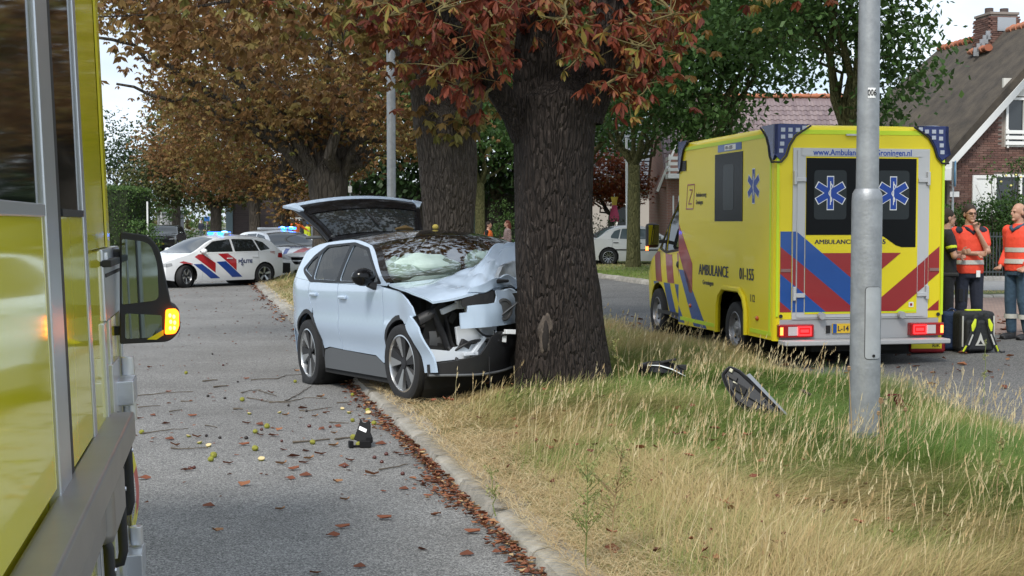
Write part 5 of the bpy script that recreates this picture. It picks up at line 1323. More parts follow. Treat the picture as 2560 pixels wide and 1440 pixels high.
    # wheels
    for q in (1, -1):
        wheel(t, (xa, q * (sh.W - .115), rw), rw, d.get('ww', .2), q, d['style'], d.get('steer', 0), spin=.3, face=d.get('facem'))
        wheel(t, (xb, q * (sh.W - .115), rw), rw, d.get('ww', .2), q, d['style'], 0, spin=.9, face=d.get('facem'))
    # mirrors, handles, seats
    for q in (1, -1):
        mx_, mz = d['mirror']; y = sh.S(mx_, mz); b = MB(); b.ell((mx_ + .02, q * (y + .12), mz + .05), (.075, .115, .075), 12, 8); b.build('mirror', d.get('mirm', paint), t, smooth=50)
        MB().box((mx_, q * (y + .03), mz - .0), (.07, .12, .035)).build('mirror_foot', m_black, t)
        for hx, hz in d['handles']: MB().box((hx, q * (sh.S(hx, hz) + .012), hz), (.19, .03, .032)).build('door_handle', d.get('handm', paint), t, bevel=.01)
    sb = MB()
    for x in d.get('seats', []):
        for y in (-.36, .36): sb = MB(); sb.box((x, y, belt(x) - .18), (.14, .48, .62), rot=Matrix.Rotation(R(-14), 4, 'Y')); sb.box((x - .11, y, belt(x) + .22), (.09, .25, .2)); sb.build('seat', m_seat, t, bevel=.04)
    return low, pieces
def stripes(sh, t, low, polys, off=.004, sides=(1,)):
    for mat, nm, conv in polys:
        p = clip_convex(inset(low, .006), conv)
        if len(p) > 2: sh.side(MB(), p, off, sides, .003, g=.08).build(nm, mat, t, smooth=35)

def light_bar(parent, x, z, w, mats, lit):
    b = MB().box((x, 0, z), (.26, w, .07)).build('light_bar', M('lightbar_white', (.6, .62, .64), .3), parent, bevel=.02)
    for y0, y1 in lit: MB().box((x, (y0 + y1) / 2, z + .005), (.28, abs(y1 - y0), .075)).build('blue_lamp', mats, b, bevel=.02)
m_blit = M('blue_lamp_lit', (.02, .1, .6), .2, emit=((.01, .12, 1.0), 5))
m_bcore = M('blue_lamp_core', (.5, .7, 1), .2, emit=((.10, .42, 1.0), 9))

# ---------- police hatchback standing across the road
def X_at(px, Y): return P(px, 555, Y).x
pc = thing('police_car', 'white police hatchback with red and blue stripes standing across the left road', 'police car', (0, 0, 0))
sh = Shell(1.79, [(-2.1, .90), (-1.6, .985), (-.6, 1), (.9, 1), (1.6, .97), (2.0, .88)], [(.15, .93), (.35, .985), (.6, 1), (.93, .965), (1.18, .85), (1.45, .70)],
           [(-2.08, .98), (-1.95, 1.06), (-1.62, 1.36), (-1.2, 1.45), (-.4, 1.485), (.25, 1.42), (1.12, .99), (1.6, .88), (2.02, .76), (2.1, .74)],
           [(-2.08, .93), (-1.95, .99), (-1.6, 1.30), (-1.2, 1.385), (-.4, 1.41), (.25, 1.34), (1.12, .955), (1.6, .82), (2.02, .70), (2.1, .68)],
           1.9, -2.0, [(.15, 2.12), (.4, 2.17), (.55, 2.16), (.75, 2.06)], [(.15, -2.08), (.5, -2.12), (.8, -2.08), (1.0, -2.02)])
pbelt = lin([-2.1, -1.2, 0, 1.15], [1.0, .97, .945, .93])
gdef = dict(paint=m_pwhite, axles=(1.30, -1.33), r=.318, ra=.36, zb=.17, belt=pbelt, cowl=1.12, end=-1.93, seams=[.78, -.28, -1.12], roof0=.25, roof1=-1.45,
    glass=[[(.86, .985), (.34, 1.29), (-.24, 1.35), (-.26, .985)], [(-.32, .99), (-.30, 1.35), (-1.02, 1.335), (-1.16, .995)], [(-1.20, 1.0), (-1.08, 1.325), (-1.36, 1.25), (-1.56, 1.05)]],
    mirror=(.76, .97), handles=[(-.12, .80), (-1.0, .83)], style='five', steer=.42, seats=[.1, -.85], scr=m_pwhite, mirm=m_pwhite,
    nose=[('grille', m_black, rpoly([(-.62, .58), (.62, .58), (.66, .63), (-.66, .63)], .01), .006, 'f'), ('lower_grille', m_black, rpoly([(-.6, .24), (.6, .24), (.55, .42), (-.55, .42)], .03), .006, 'f'),
          ('headlight', m_lens, rpoly([(.46, .56), (.83, .60), (.82, .70), (.50, .66)], .02), .008, 'f'), ('headlight', m_lens, rpoly([(-.46, .56), (-.83, .60), (-.82, .70), (-.50, .66)], .02), .008, 'f'),
          ('headlight_side', m_lens, rpoly([(1.72, .62), (1.895, .58), (1.895, .685), (1.74, .70)], .02), .004, 'lr'), ('number_plate', m_plate, [(-.26, .44), (.26, .44), (.26, .55), (-.26, .55)], .012, 'f'), ('tail_light', m_redl, rpoly([(-1.99, .78), (-1.80, .80), (-1.84, .93), (-1.99, .93)], .02), .005, 'lr')])
low, pcs = std_car(pc, sh, gdef)
SLP = 1.05       # stripes lean down towards the rear
def band(x0, w, z0, z1, k=SLP): return [(x0, z1), (x0 - w, z1), (x0 - w - (z1 - z0) * k, z0), (x0 - (z1 - z0) * k, z0)]
stripes(sh, pc, low, [(m_pred, 'red_stripe', [(1.63, .68), (1.39, .75), (1.10, .67), (1.10, .58), (1.36, .665)]), (m_pred, 'red_stripe', [(1.03, .86), (.82, .97), (.36, .68), (.36, .40)]), (m_pblue, 'blue_stripe', [(1.08, .66), (.81, .66), (.19, .24), (.50, .24)]),
    (m_pred, 'red_stripe', [(.255, .93), (-.04, .97), (-.34, .76), (-.34, .45)]), (m_pblue, 'blue_stripe', [(.33, .71), (.02, .72), (-.55, .26), (-.21, .26)])], sides=(1,))
m_navy = M('print_navy', (.01, .025, .12), .4)
# lettering follows the door: at the far size a flat word a few mm proud is enough
lx = -.40
text_mesh('lettering', 'POLITIE', .135, m_navy, (lx, sh.S(lx - .3, .67) + .006, .66), (-1, 0, 0), (0, 0, 1), pc, bold=.004, sx=1.05)
b = MB(); b.lathe([(.035, 0), (.035, .012), (.02, .012)], 12, mat=Matrix.Translation((lx - .13, sh.S(lx, .6) + .006, .62)) @ Matrix.Rotation(-PI / 2, 4, 'X')); b.tube([(lx - .1, sh.S(lx, .7) + .01, .70), (lx - .14, sh.S(lx, .75) + .01, .80)], .012, 6); b.build('emblem', m_navy, pc)
for k in range(3): MB().box((-1.62, sh.S(-1.62, .93) - .006, .90 + k * .035), (.16, .012, .02)).build('side_marking', M('marking_red_grey', (.5, .25, .22), .5), pc)
light_bar(pc, -.35, 1.505, .9, m_blit, [(.42, .10), (-.1, -.42)])
for y in (.24,): MB().ell((-.35, y + .03, 1.525), (.11, .11, .05), 10, 6).build('lamp_glow', m_bcore, pc, smooth=60)
PY = 38.6; hd = PI + R(45)      # heading: towards image left and a little to the camera
mid = Vector((X_at(522, PY + .5), PY + .5, 0)); pc.location = mid; pc.rotation_euler = (0, 0, hd); pc.scale = (.99, .99, .99)

# ---------- police people carrier behind it, facing right
mp = thing('police_van', 'white police people carrier with flashing blue light bar behind the hatchback', 'police car', (0, 0, 0))
shm = Shell(1.80, [(-2.2, .90), (-1.7, .985), (-.6, 1), (.9, 1), (1.6, .96), (2.0, .86)], [(.15, .93), (.4, .985), (.65, 1), (1.0, .965), (1.25, .86), (1.56, .72)],
            [(-2.2, 1.05), (-2.05, 1.15), (-1.8, 1.45), (-1.2, 1.55), (-.4, 1.575), (.3, 1.51), (1.25, 1.07), (1.65, .98), (2.0, .84), (2.1, .8)],
            [(-2.2, 1.0), (-2.05, 1.08), (-1.78, 1.39), (-1.2, 1.49), (-.4, 1.505), (.3, 1.44), (1.25, 1.03), (1.65, .91), (2.0, .78), (2.1, .75)],
            1.88, -2.1, [(.15, 2.12), (.45, 2.2), (.65, 2.18), (.85, 2.06)], [(.15, -2.16), (.6, -2.2), (1.05, -2.12)])
mb_belt = lin([-2.2, -1.2, 0, 1.25], [1.06, 1.03, 1.01, 1.0])
mdef = dict(paint=m_pwhite, axles=(1.36, -1.37), r=.33, ra=.37, zb=.17, belt=mb_belt, cowl=1.25, end=-2.0, seams=[.86, -.25, -1.15], roof0=.3, roof1=-1.65,
    glass=[[(.95, 1.05), (.4, 1.38), (-.2, 1.45), (-.22, 1.05)], [(-.29, 1.05), (-.27, 1.45), (-1.05, 1.43), (-1.15, 1.06)], [(-1.21, 1.07), (-1.1, 1.42), (-1.5, 1.36), (-1.75, 1.12)]],
    mirror=(.85, 1.04), handles=[(-.1, .86), (-1.0, .88)], style='five', steer=0, seats=[.15, -.8], mirm=m_pwhite,
    nose=[('grille', m_gloss, rpoly([(-.47, .52), (.47, .52), (.60, .75), (-.60, .75)], .06), .006, 'f'), ('lower_grille', m_black, rpoly([(-.5, .24), (.5, .24), (.46, .36), (-.46, .36)], .03), .006, 'f'),
          ('headlight', m_lens, rpoly([(.56, .66), (.84, .70), (.84, .82), (.72, .84), (.54, .76)], .03), .008, 'f'), ('headlight', m_lens, rpoly([(-.56, .66), (-.84, .70), (-.84, .82), (-.72, .84), (-.54, .76)], .03), .008, 'f'),
          ('air_inlet', m_black, rpoly([(.58, .26), (.80, .28), (.78, .44), (.64, .42)], .03), .006, 'f'), ('air_inlet', m_black, rpoly([(-.58, .26), (-.80, .28), (-.78, .44), (-.64, .42)], .03), .006, 'f'),
          ('grille_bar', m_silver, [(-.52, .615), (-.12, .615), (-.12, .65), (-.53, .65)], .016, 'f'), ('grille_bar', m_silver, [(.12, .615), (.52, .615), (.53, .65), (.12, .65)], .016, 'f'), ('grille_rim', m_silver, [(-.58, .745), (.58, .745), (.60, .765), (-.60, .765)], .012, 'f'), ('number_plate', m_plate, [(-.26, .40), (.26, .40), (.26, .51), (-.26, .51)], .016, 'f')])
low2, _ = std_car(mp, shm, mdef)
sx = shm.F(0, .63) + .02; b = MB(); b.tube([(sx, .085 * math.cos(a), .63 + .085 * math.sin(a)) for a in [2 * PI * i / 20 for i in range(21)]], .011, 6)
for k in range(3): a = PI / 2 + k * 2 * PI / 3; b.tube([(sx, 0, .63), (sx, .08 * math.cos(a), .63 + .08 * math.sin(a))], [.014, .005], 6)
b.build('star_emblem', m_chrome, mp, smooth=50)
for nm, m_, pl in [('red_stripe', m_pred, [(1.95, -.50), (1.95, -.12), (1.62, .30), (1.50, .16)]), ('blue_stripe', m_pblue, [(1.97, -.10), (1.97, .16), (1.62, .50), (1.62, .32)]), ('red_stripe', m_pred, [(1.97, .18), (1.97, .34), (1.74, .60), (1.66, .50)]), ('blue_stripe', m_pblue, [(1.9, -.76), (1.94, -.66), (1.55, -.36), (1.5, -.48)])]:
    shm.top(MB(), pl, .004).build(nm, m_, mp, smooth=40)
text_mesh('lettering', 'POLITIE', .16, m_navy, (1.52, -.32, shm.T(1.52, 0) + .012), (0, 1, 0), (-.96, 0, .26), mp, bold=.003)
stripes(shm, mp, low2, [(m_pred, 'red_stripe', band(1.1, .3, .6, 1.0)), (m_pblue, 'blue_stripe', band(1.12, .36, .2, .62))], sides=(1, -1))
light_bar(mp, -.3, 1.61, 1.25, m_blit, [(.62, .36), (.28, .10)])
for y in (.5, .2): MB().ell((-.3, y, 1.625), (.15, .09, .045), 10, 6).build('lamp_glow', m_bcore, mp, smooth=60)
MY = 43.5; hd = -PI / 2 + R(33); f_ = Vector((math.cos(hd), math.sin(hd), 0))
mp.location = Vector((X_at(770, MY - 1.6), MY - 1.6, -.0)) - f_ * 2.1; mp.rotation_euler = (0, 0, hd)

# ---------- dark SUV parked far left
m_pdark = M('paint_dark', (.028, .03, .033), .22, coat=.9)
dv = thing('parked_suv', 'dark car parked far down the left road, yellow plate at its front', 'car', (0, 0, 0))
shs = Shell(1.9, [(-2.3, .9), (-1.7, .985), (-.6, 1), (.9, 1), (1.7, .97), (2.1, .86)], [(.2, .93), (.45, .985), (.75, 1), (1.05, .965), (1.3, .86), (1.66, .72)],
            [(-2.3, 1.1), (-2.1, 1.2), (-1.8, 1.52), (-1.2, 1.63), (-.4, 1.66), (.2, 1.6), (1.05, 1.15), (1.6, 1.08), (2.05, .98), (2.2, .9)],
            [(-2.3, 1.05), (-2.1, 1.13), (-1.78, 1.45), (-1.2, 1.56), (-.4, 1.58), (.2, 1.52), (1.05, 1.1), (1.6, 1.0), (2.05, .90), (2.2, .86)],
            1.98, -2.2, [(.2, 2.2), (.5, 2.28), (.75, 2.27), (.95, 2.12)], [(.2, -2.26), (.6, -2.32), (1.1, -2.2)])
sbelt = lin([-2.3, -1.2, 0, 1.1], [1.12, 1.09, 1.07, 1.06])
std_car(dv, shs, dict(paint=m_pdark, axles=(1.4, -1.4), r=.36, ra=.41, zb=.22, belt=sbelt, cowl=1.05, end=-2.1, seams=[.75, -.3, -1.15], roof0=.2, roof1=-1.65,
    glass=[[(.8, 1.1), (.3, 1.45), (-.25, 1.52), (-.27, 1.1)], [(-.34, 1.1), (-.32, 1.52), (-1.1, 1.5), (-1.2, 1.11)], [(-1.26, 1.12), (-1.15, 1.49), (-1.5, 1.42), (-1.75, 1.18)]], mirror=(.72, 1.1), handles=[(-.15, .93), (-1.05, .95)], style='five', seats=[],
    nose=[('grille', m_black, rpoly([(-.5, .6), (.5, .6), (.55, .82), (-.55, .82)], .05), .008, 'f'), ('headlight', m_lens, rpoly([(.56, .74), (.86, .78), (.86, .88), (.58, .84)], .02), .008, 'f'), ('headlight', m_lens, rpoly([(-.56, .74), (-.86, .78), (-.86, .88), (-.58, .84)], .02), .008, 'f'), ('number_plate', m_plate, [(-.27, .46), (.27, .46), (.27, .57), (-.27, .57)], .012, 'f')]))
dv.location = (X_at(415, 84), 84, 0); dv.rotation_euler = (0, 0, -PI / 2 + R(4))

# ---------- white saloon on the right verge behind the trunk
ws = thing('white_sedan', 'white older sedan with shiny multi spoke wheels parked beyond the right road', 'car', (0, 0, .27))
shb = Shell(1.735, [(-2.25, .88), (-1.8, .97), (-.6, 1), (.9, 1), (1.6, .97), (2.05, .88)], [(.15, .93), (.35, .985), (.6, 1), (.9, .97), (1.15, .85), (1.43, .70)],
            [(-2.2, .93), (-1.95, .99), (-1.72, 1.0), (-1.15, 1.34), (-.7, 1.43), (-.2, 1.44), (.25, 1.38), (1.0, .99), (1.6, .88), (2.02, .76), (2.1, .74)],
            [(-2.2, .90), (-1.95, .95), (-1.72, .96), (-1.15, 1.28), (-.7, 1.37), (-.2, 1.38), (.25, 1.31), (1.0, .95), (1.6, .83), (2.02, .70), (2.1, .68)],
            1.93, -2.1, [(.15, 2.12), (.4, 2.18), (.75, 2.06)], [(.15, -2.2), (.5, -2.24), (.9, -2.14)])
bbelt = lin([-2.3, -1.2, 0, 1.1], [.955, .93, .91, .90])
lowb, _ = std_car(ws, shb, dict(paint=M('paint_white_old', (.70, .70, .69), .35, coat=.5), axles=(1.26, -1.25), r=.315, ra=.36, zb=.17, belt=bbelt, cowl=1.0, end=-1.72, seams=[.62, -.32, -1.12], roof0=.25, roof1=-.95,
    glass=[[(.78, .945), (.28, 1.28), (-.27, 1.325), (-.28, .945)], [(-.36, .945), (-.35, 1.325), (-.74, 1.31), (-.86, .955)], [(-.90, .955), (-.78, 1.305), (-1.02, 1.23), (-1.17, 1.05), (-1.17, .98)]], mirror=(.66, .93), handles=[(-.16, .80), (-1.0, .82)], style='multi', handm=m_black, seats=[.05, -.85],
    glassm=M('pale_car_glass', (.10, .13, .14), .05, spec=.9), nose=[('tail_light', m_redl, rpoly([(-2.08, .66), (-1.97, .67), (-1.99, .86), (-2.08, .86)], .02), .005, 'lr'), ('trim_strip', m_black, [(-1.1, .55), (1.0, .53), (1.0, .575), (-1.1, .595)], .01, 'lr'), ('number_plate', m_plate, [(-.26, .50), (.26, .50), (.26, .61), (-.26, .61)], .012, 'b')]))
BY = 48.6; hd = R(9)
f_ = Vector((math.cos(hd), math.sin(hd), 0)); ws.rotation_euler = (0, 0, hd)
# the wheel at the left of the picture is the rear one on the car's right side
wpos = Vector((X_at(1521, BY - .6), BY - .6, .27)); ws.location = wpos - (f_ * -1.25 + Vector((math.sin(hd), -math.cos(hd), 0)) * .76)
# ------------------------------------------------------------------ the ambulance: local x to its right, y forward, z up, origin under the middle of the rear face
CW = lambda x: 3.55 + (x - 3.55) * 1.13
AYAW = math.atan2(.187, .982)
am = thing('ambulance', 'yellow box bodied ambulance with red and blue stripes standing on the right road', 'ambulance', (4.076, 15.9, .13), AYAW)
m_yel = M('ambulance_yellow', (.78, .64, .020), .3, coat=.12, spec=.3, var=(1.3, .10, (.62, .52, .05)))
m_lime = M('lime_reflective', (.56, .74, .02), .35)
m_ablue = M('ambulance_blue', (.008, .07, .30), .3, coat=.4)
m_ared = M('ambulance_red', (.30, .018, .022), .3, coat=.4)
m_grey = M('grey_trim', (.36, .365, .37), .5)
m_doorg = M('door_frame_grey', (.50, .505, .51), .4)
m_bdark = M('box_window', (.010, .011, .012), .2, spec=.08)
m_bpane = M('box_window_pane', (.035, .041, .044), .2, spec=.1)
m_sblue = M('star_blue', (.01, .055, .32), .35)
m_txt = M('print_dark', (.02, .022, .05), .45)
BW, BL, BT = 1.065, 3.59, 2.80
am_l = lambda a, b: Vector((-BW - .0, a, b))          # left side plane: a = forward, b = up
rearp = lambda a, b, o=0: Vector((a, -o, b))
# box body: one rounded shell with a cut-out for the rear wheel arch on the left and right
def box_section(n=6, r=.10):
    pts = []
    for cx, cz, a0 in ((BW - r, .60 + r * 0, None),): pass
    return pts
WC, WR = 1.40, .345
def side_outline():
    low = [(0.05, .31), (.86, .31)] + [(WC + .50 * math.cos(a), .31 + .56 * math.sin(a) ** .8) for a in np.linspace(PI - .02, .02, 12)] 
    return low
out = [(.07, .315)] + [(WC - .53, .315), (WC - .52, .62), (WC - .45, .76), (WC - .30, .85), (WC + .30, .85), (WC + .45, .76), (WC + .52, .62), (WC + .53, .27)] + [(BL, .25), (BL, BT - .10), (.07, BT - .10)]
for q, nm in ((-1, 'side_panel'), (1, 'side_panel')):
    b = MB(); lift(b, rpoly(out, [.01] * len(out)), lambda a, c: (q * BW, a, c), lambda a, c: (q * (BW - .03), a, c), g=.5); b.build(nm, m_yel, am)
# roof with rounded long edges, rounded rear corners
b = MB(); vs = []; fs = []
prof_ = [(-BW, BT - .10)] + [(-BW + .10 * (1 - math.cos(a)), BT - .10 + .10 * math.sin(a)) for a in np.linspace(.25, PI / 2, 6)] + [(x, BT + .012) for x in (-.5, 0, .5)] + [(BW - .10 * (1 - math.cos(a)), BT - .10 + .10 * math.sin(a)) for a in np.linspace(PI / 2, .25, 6)] + [(BW, BT - .10)]
ys = [.0, .012, .035, .07, 1.2, 2.4, BL - .08, BL - .02, BL]; dz = [.10, .055, .02, 0, 0, 0, 0, .03, .10]
for y, d in zip(ys, dz):
    for x, z in prof_: vs.append((x * (1 - (d * .18)), y, min(z, BT - .10 + (z - (BT - .10)) * (1 - d / .10)) if d else z))
k = len(prof_)
for i in range(len(ys) - 1):
    for j in range(k - 1): fs.append((i * k + j, i * k + j + 1, (i + 1) * k + j + 1, (i + 1) * k + j))
b.add(vs, fs); b.build('roof', m_yel, am, smooth=60)
b = MB()
for q in (-1, 1):      # rounded rear corner posts
    vs = [(q * (BW - .07 + .07 * math.sin(a)), .07 - .07 * math.cos(a), z) for z in (.31, BT - .10) for a in np.linspace(0, PI / 2, 7)]
    b.add(vs, [(i, i + 1, 8 + i, 7 + i) for i in range(6)])
    o = b.build('corner_post', m_yel, am, smooth=60); b = MB()
    MB().box((q * (BW - .034), -.004, 1.52), (.03, .01, 1.85)).build('lime_edge', m_lime, am)
    MB().box((q * (BW + .003), .13, 1.45), (.006, .05, 2.15)).build('lime_edge', m_lime, am)
rear = [(-BW + .07, .56), (BW - .07, .56), (BW - .07, BT - .10), (-BW + .07, BT - .10)]
b = MB(); lift(b, rear, lambda a, c: (a, 0, c), lambda a, c: (a, .03, c), g=1); b.build('rear_wall', m_yel, am)
MB().box((0, .02, BT - .07), (1.7, .05, .05)).build('lime_edge', m_lime, am)
b = MB(); b.box((0, BL - .02, 1.6), (2 * BW - .02, .04, 2.3)); b.build('front_wall', m_yel, am)
b = MB(); b.box((-BW - .003, 1.9, BT - .10), (.006, 3.2, .045)); b.build('lime_edge', m_lime, am)
MB().box((.0, BL / 2, .42), (1.7, BL - .3, .25)).build('chassis', m_under, am)
# rear doors
dz0, dz1 = .56, 2.545
def plate(nm, x0, x1, z0, z1, y, mat, r=.0, d=.012, parent=am, bev=None):
    p = [(x0, z0), (x1, z0), (x1, z1), (x0, z1)]
    if r: p = rpoly(p, r)
    b = MB(); lift(b, p, lambda a, c: (a, -y, c), lambda a, c: (a, -y + d, c), g=9); return b.build(nm, mat, parent, bevel=bev)
MB().box((0, -.006, (dz0 + dz1) / 2), (1.70, .012, dz1 - dz0)).build('door_surround', m_doorg, am)
doors = []
for q in (-1, 1):
    x0, x1 = sorted((q * .006, q * .80))
    d = plate('rear_door', x0, x1, dz0 + .02, dz1 - .02, .022, m_doorg, .015, bev=.004); doors.append(d)
    x0, x1 = sorted((q * .02, q * .70))
    plate('door_skin', x0, x1, dz0 + .06, dz1 - .10, .026, m_yel, 0, .003, d)
    if q < 0: win = [(-.695, 1.54), (-.075, 1.54), (-.075, 2.43), (-.695, 2.43)]
    else:
        win = [(.075, 1.54), (.20, 1.54)] + [(.20 + .30 * t, 1.54 - .145 * (t * t * (3 - 2 * t))) for t in (.25, .5, .75, 1)] + [(.675, 1.395), (.675, 2.43), (.075, 2.43)]
    b = MB(); lift(b, win, lambda a, c: (a, -.030, c), lambda a, c: (a, -.025, c), g=9); w = b.build('window', m_bdark, d)
    cxs = -.40 if q < 0 else .385
    pp = rpoly([(cxs - .20, 1.72), (cxs + .20, 1.72), (cxs + .20, 2.29), (cxs - .20, 2.29)], .05)
    b = MB(); lift(b, pp, lambda a, c: (a, -.033, c), lambda a, c: (a, -.030, c), g=9); b.build('pane', m_bpane, d)
    plate('door_skirt', x0, x1, dz0 + .075, dz0 + .10, .028, m_lime, 0, .003, d)
def star(parent, o, ex, ey, r, off):
    """blue six armed rescue star with white outline, staff and snake"""
    o = Vector(o); ex = Vector(ex).normalized(); ey = Vector(ey).normalized(); nn = ex.cross(ey)
    def arms(w, l):
        pts = []
        for k in range(6):
            a = PI / 2 + k * PI / 3; ca, sa = math.cos(a), math.sin(a); i = w / 2 / math.tan(PI / 6)
            pts += [(ca * i + sa * w / 2, sa * i - ca * w / 2), (ca * l + sa * w / 2, sa * l - ca * w / 2), (ca * l - sa * w / 2, sa * l + ca * w / 2)]
        return pts
    for nm, w, l, m, h in (('star_outline', r * .46, r * 1.04, m_white, off), ('star', r * .38, r * .98, m_sblue, off + .0015)):
        b = MB(); lift(b, arms(w, l), lambda a, c: o + ex * a + ey * c + nn * h, lambda a, c: o + ex * a + ey * c + nn * (h - .001), g=9); so = b.build(nm, m, parent)
    b = MB(); b.box((0, 0, 0), (1, 1, 1)); b = MB()
    def q(a, c, h=off + .003): return o + ex * a * r + ey * c * r + nn * h
    b.add([q(-.025, -.72), q(.025, -.72), q(.03, .72), q(-.03, .72)], [(0, 1, 2, 3)]); b.build('staff', m_white, so)
    pts = [(math.sin(t * 9) * .13 * (1 - .4 * t), .60 - 1.15 * t) for t in [i / 24 for i in range(25)]]; b = MB(); vs = []
    for i, (a, c) in enumerate(pts): vs += [q(a - .03, c - .012), q(a + .03, c + .012)]
    b.add(vs, [(2 * i, 2 * i + 1, 2 * i + 3, 2 * i + 2) for i in range(24)]); b.build('snake', m_white, so)
star(doors[0], (-.40, -.034, 2.025), (1, 0, 0), (0, 0, 1), .19, 0); star(doors[1], (.385, -.034, 2.025), (1, 0, 0), (0, 0, 1), .19, 0)
star(am, (-BW - .002, .68, 2.12), (0, -1, 0), (0, 0, 1), .205, .0015)
# chevrons of the rear: bands sloping down towards the middle
SK = .80
def bandr(z0, z1, s):  # between two lines z = z0 - SK*(x+1.04)
    x0, x1 = -1.06, .02; p = [(x0, z1 - SK * (x0 + 1.04)), (x1, z1 - SK * (x1 + 1.04)), (x1, z0 - SK * (x1 + 1.04)), (x0, z0 - SK * (x0 + 1.04))]
    return [(a * s, c) for a, c in p]
seg_l = [((-.995, -.857), .004), ((-.845, -.808), .016), ((-.796, -.71), .0255), ((-.70, -.022), .030)]
def chevron(mat, nm, z0, z1, top, s, xm=0.0):
    for (a, c), h in seg_l:
        x0, x1 = sorted((a * s, c * s))
        p = clip_convex([(x0, .645), (x1, .645), (x1, top), (x0, top)], bandr(z0, z1, s))
        if len(p) > 2:
            b = MB(); lift(b, p, lambda a_, c_: (a_, -h, c_), lambda a_, c_: (a_, -h + .002, c_), g=9); b.build(nm, mat, am)
chevron(m_ablue, 'blue_stripe', 1.44, 1.768, 1.58, 1); chevron(m_ared, 'red_stripe', 1.127, 1.44, 2, 1); chevron(m_ablue, 'blue_stripe', .805, 1.127, 2, 1); chevron(m_ared, 'red_stripe', .45, .805, 2, 1)
chevron(m_ared, 'red_stripe', 1.768, 2.1, 1.33, 1)
chevron(m_ared, 'red_stripe', 1.127, 1.44, 2, -1); chevron(m_ared, 'red_stripe', .45, .805, 2, -1); chevron(m_ared, 'red_stripe', 1.768, 2.1, 1.33, -1)
for q in (-1, 1):       # hinges, stops, marker lamps, screws
    for z in (2.20, .86):
        b = MB(); b.box((q * .83, -.03, z), (.035, .035, .16)); b.box((q * .765, -.035, z - .02), (.13, .02, .05)); b.build('door_hinge', m_doorg, am, bevel=.006)
    MB().tube([(q * .50, -.03, .60), (q * .50, -.085, .60)], [.045, .04], 16).build('door_stop', m_grey, am, smooth=40)
    MB().box((q * .93, -.008, 1.13), (.12, .008, .035)).build('marker_lamp', M('marker_lamp', (.25, .14, .13), .3), am)
    MB().tube([(q * .985, -.008, .60), (q * .985, -.016, .60)], [.022, .022], 12).build('screw_cap', m_black, am)
MB().box((-.10, -.03, 2.70), (.22, .03, .02)).build('door_lamp', m_doorg, am)
MB().box((0, -.022, dz1 - .05), (1.5, .016, .085)).build('sign_strip', m_doorg, am)
text_mesh('lettering', 'www.AmbulancezorgGroningen.nl', .098, m_sblue, (0, -.031, dz1 - .082), (1, 0, 0), (0, 0, 1), am, bold=.0018, align='CENTER', sx=.90)
text_mesh('lettering', 'AMBULANCE', .075, m_txt, (-.585, -.0275, 1.435), (1, 0, 0), (0, 0, 1), am, sx=1.10, fat=.0022)
text_mesh('lettering', '01-155', .075, m_txt, (.30, -.0275, 1.435), (1, 0, 0), (0, 0, 1), am, bold=.0015, align='RIGHT', sx=1.10, fat=.0022)
st_ = plate('sticker', .60, .66, .69, .75, .029, m_white, .0, .001); b = MB(); b.box((.63, -.0305, .72), (.03, .001, .03)); b.build('sticker_mark', m_ared, st_)
# blue corner lights at the roof
m_bluelens = M('blue_lens', (.012, .025, .13), .2, coat=.15)
m_led = M('led_white', (.45, .48, .55), .25)
def corner_light(q, front=False):
    b = MB(); pr = [(.0, 2.80), (-.36 if not front else 0, 2.80)]
    ro = [(0, BT + .015), (.42, BT + .015), (.34, BT - .04), (.24, BT - .11), (.17, BT - .22), (.13, BT - .34), (.075, BT - .40), (0, BT - .33)]
    so = [(0, BT + .015), (.42, BT + .015), (.34, BT - .04), (.24, BT - .11), (.17, BT - .22), (.13, BT - .34), (.06, BT - .40), (0, BT - .33)]
    e = .018
    X = lambda a: q * (BW + e - a)
    yb = -e if not front else BL + e; sg = 1 if not front else -1
    lift(b, ro, lambda a, c: (X(a), yb - sg * .0, c), lambda a, c: (X(a), yb + sg * .04, c), g=.2)
    lift(b, so, lambda a, c: (X(0), yb + sg * a, c), lambda a, c: (X(.04), yb + sg * a, c), g=.2)
    b.add([(X(0), yb, BT + .015), (X(.42), yb, BT + .015), (X(.12), yb + sg * .12, BT + .03), (X(0), yb + sg * .42, BT + .015)], [(0, 1, 2, 3)])
    cl = b.build('corner_light', m_bluelens, am, bevel=.012)
    b = MB(); rim_pts = [(.44, BT + .0), (.35, BT - .055), (.255, BT - .12), (.185, BT - .23), (.145, BT - .35), (.08, BT - .42), (0, BT - .42)]
    b.tube([(X(a), yb - sg * .004, c) for a, c in rim_pts], .012, 6); b.tube([(X(-.004), yb + sg * a, c) for a, c in rim_pts], .012, 6); b.build('seal', m_black, cl, smooth=50)
    for a, c in [(.10, BT - .05), (.19, BT - .05), (.28, BT - .05), (.36, BT - .045 + .02), (.10, BT - .13), (.19, BT - .12), (.09, BT - .21), (.08, BT - .29)]:
        MB().box((X(a), yb - sg * .003, c), (.05, .008, .045)).build('led', m_led, cl)
    return cl
for q in (-1, 1): corner_light(q)
for q in (-1, 1): corner_light(q, True)
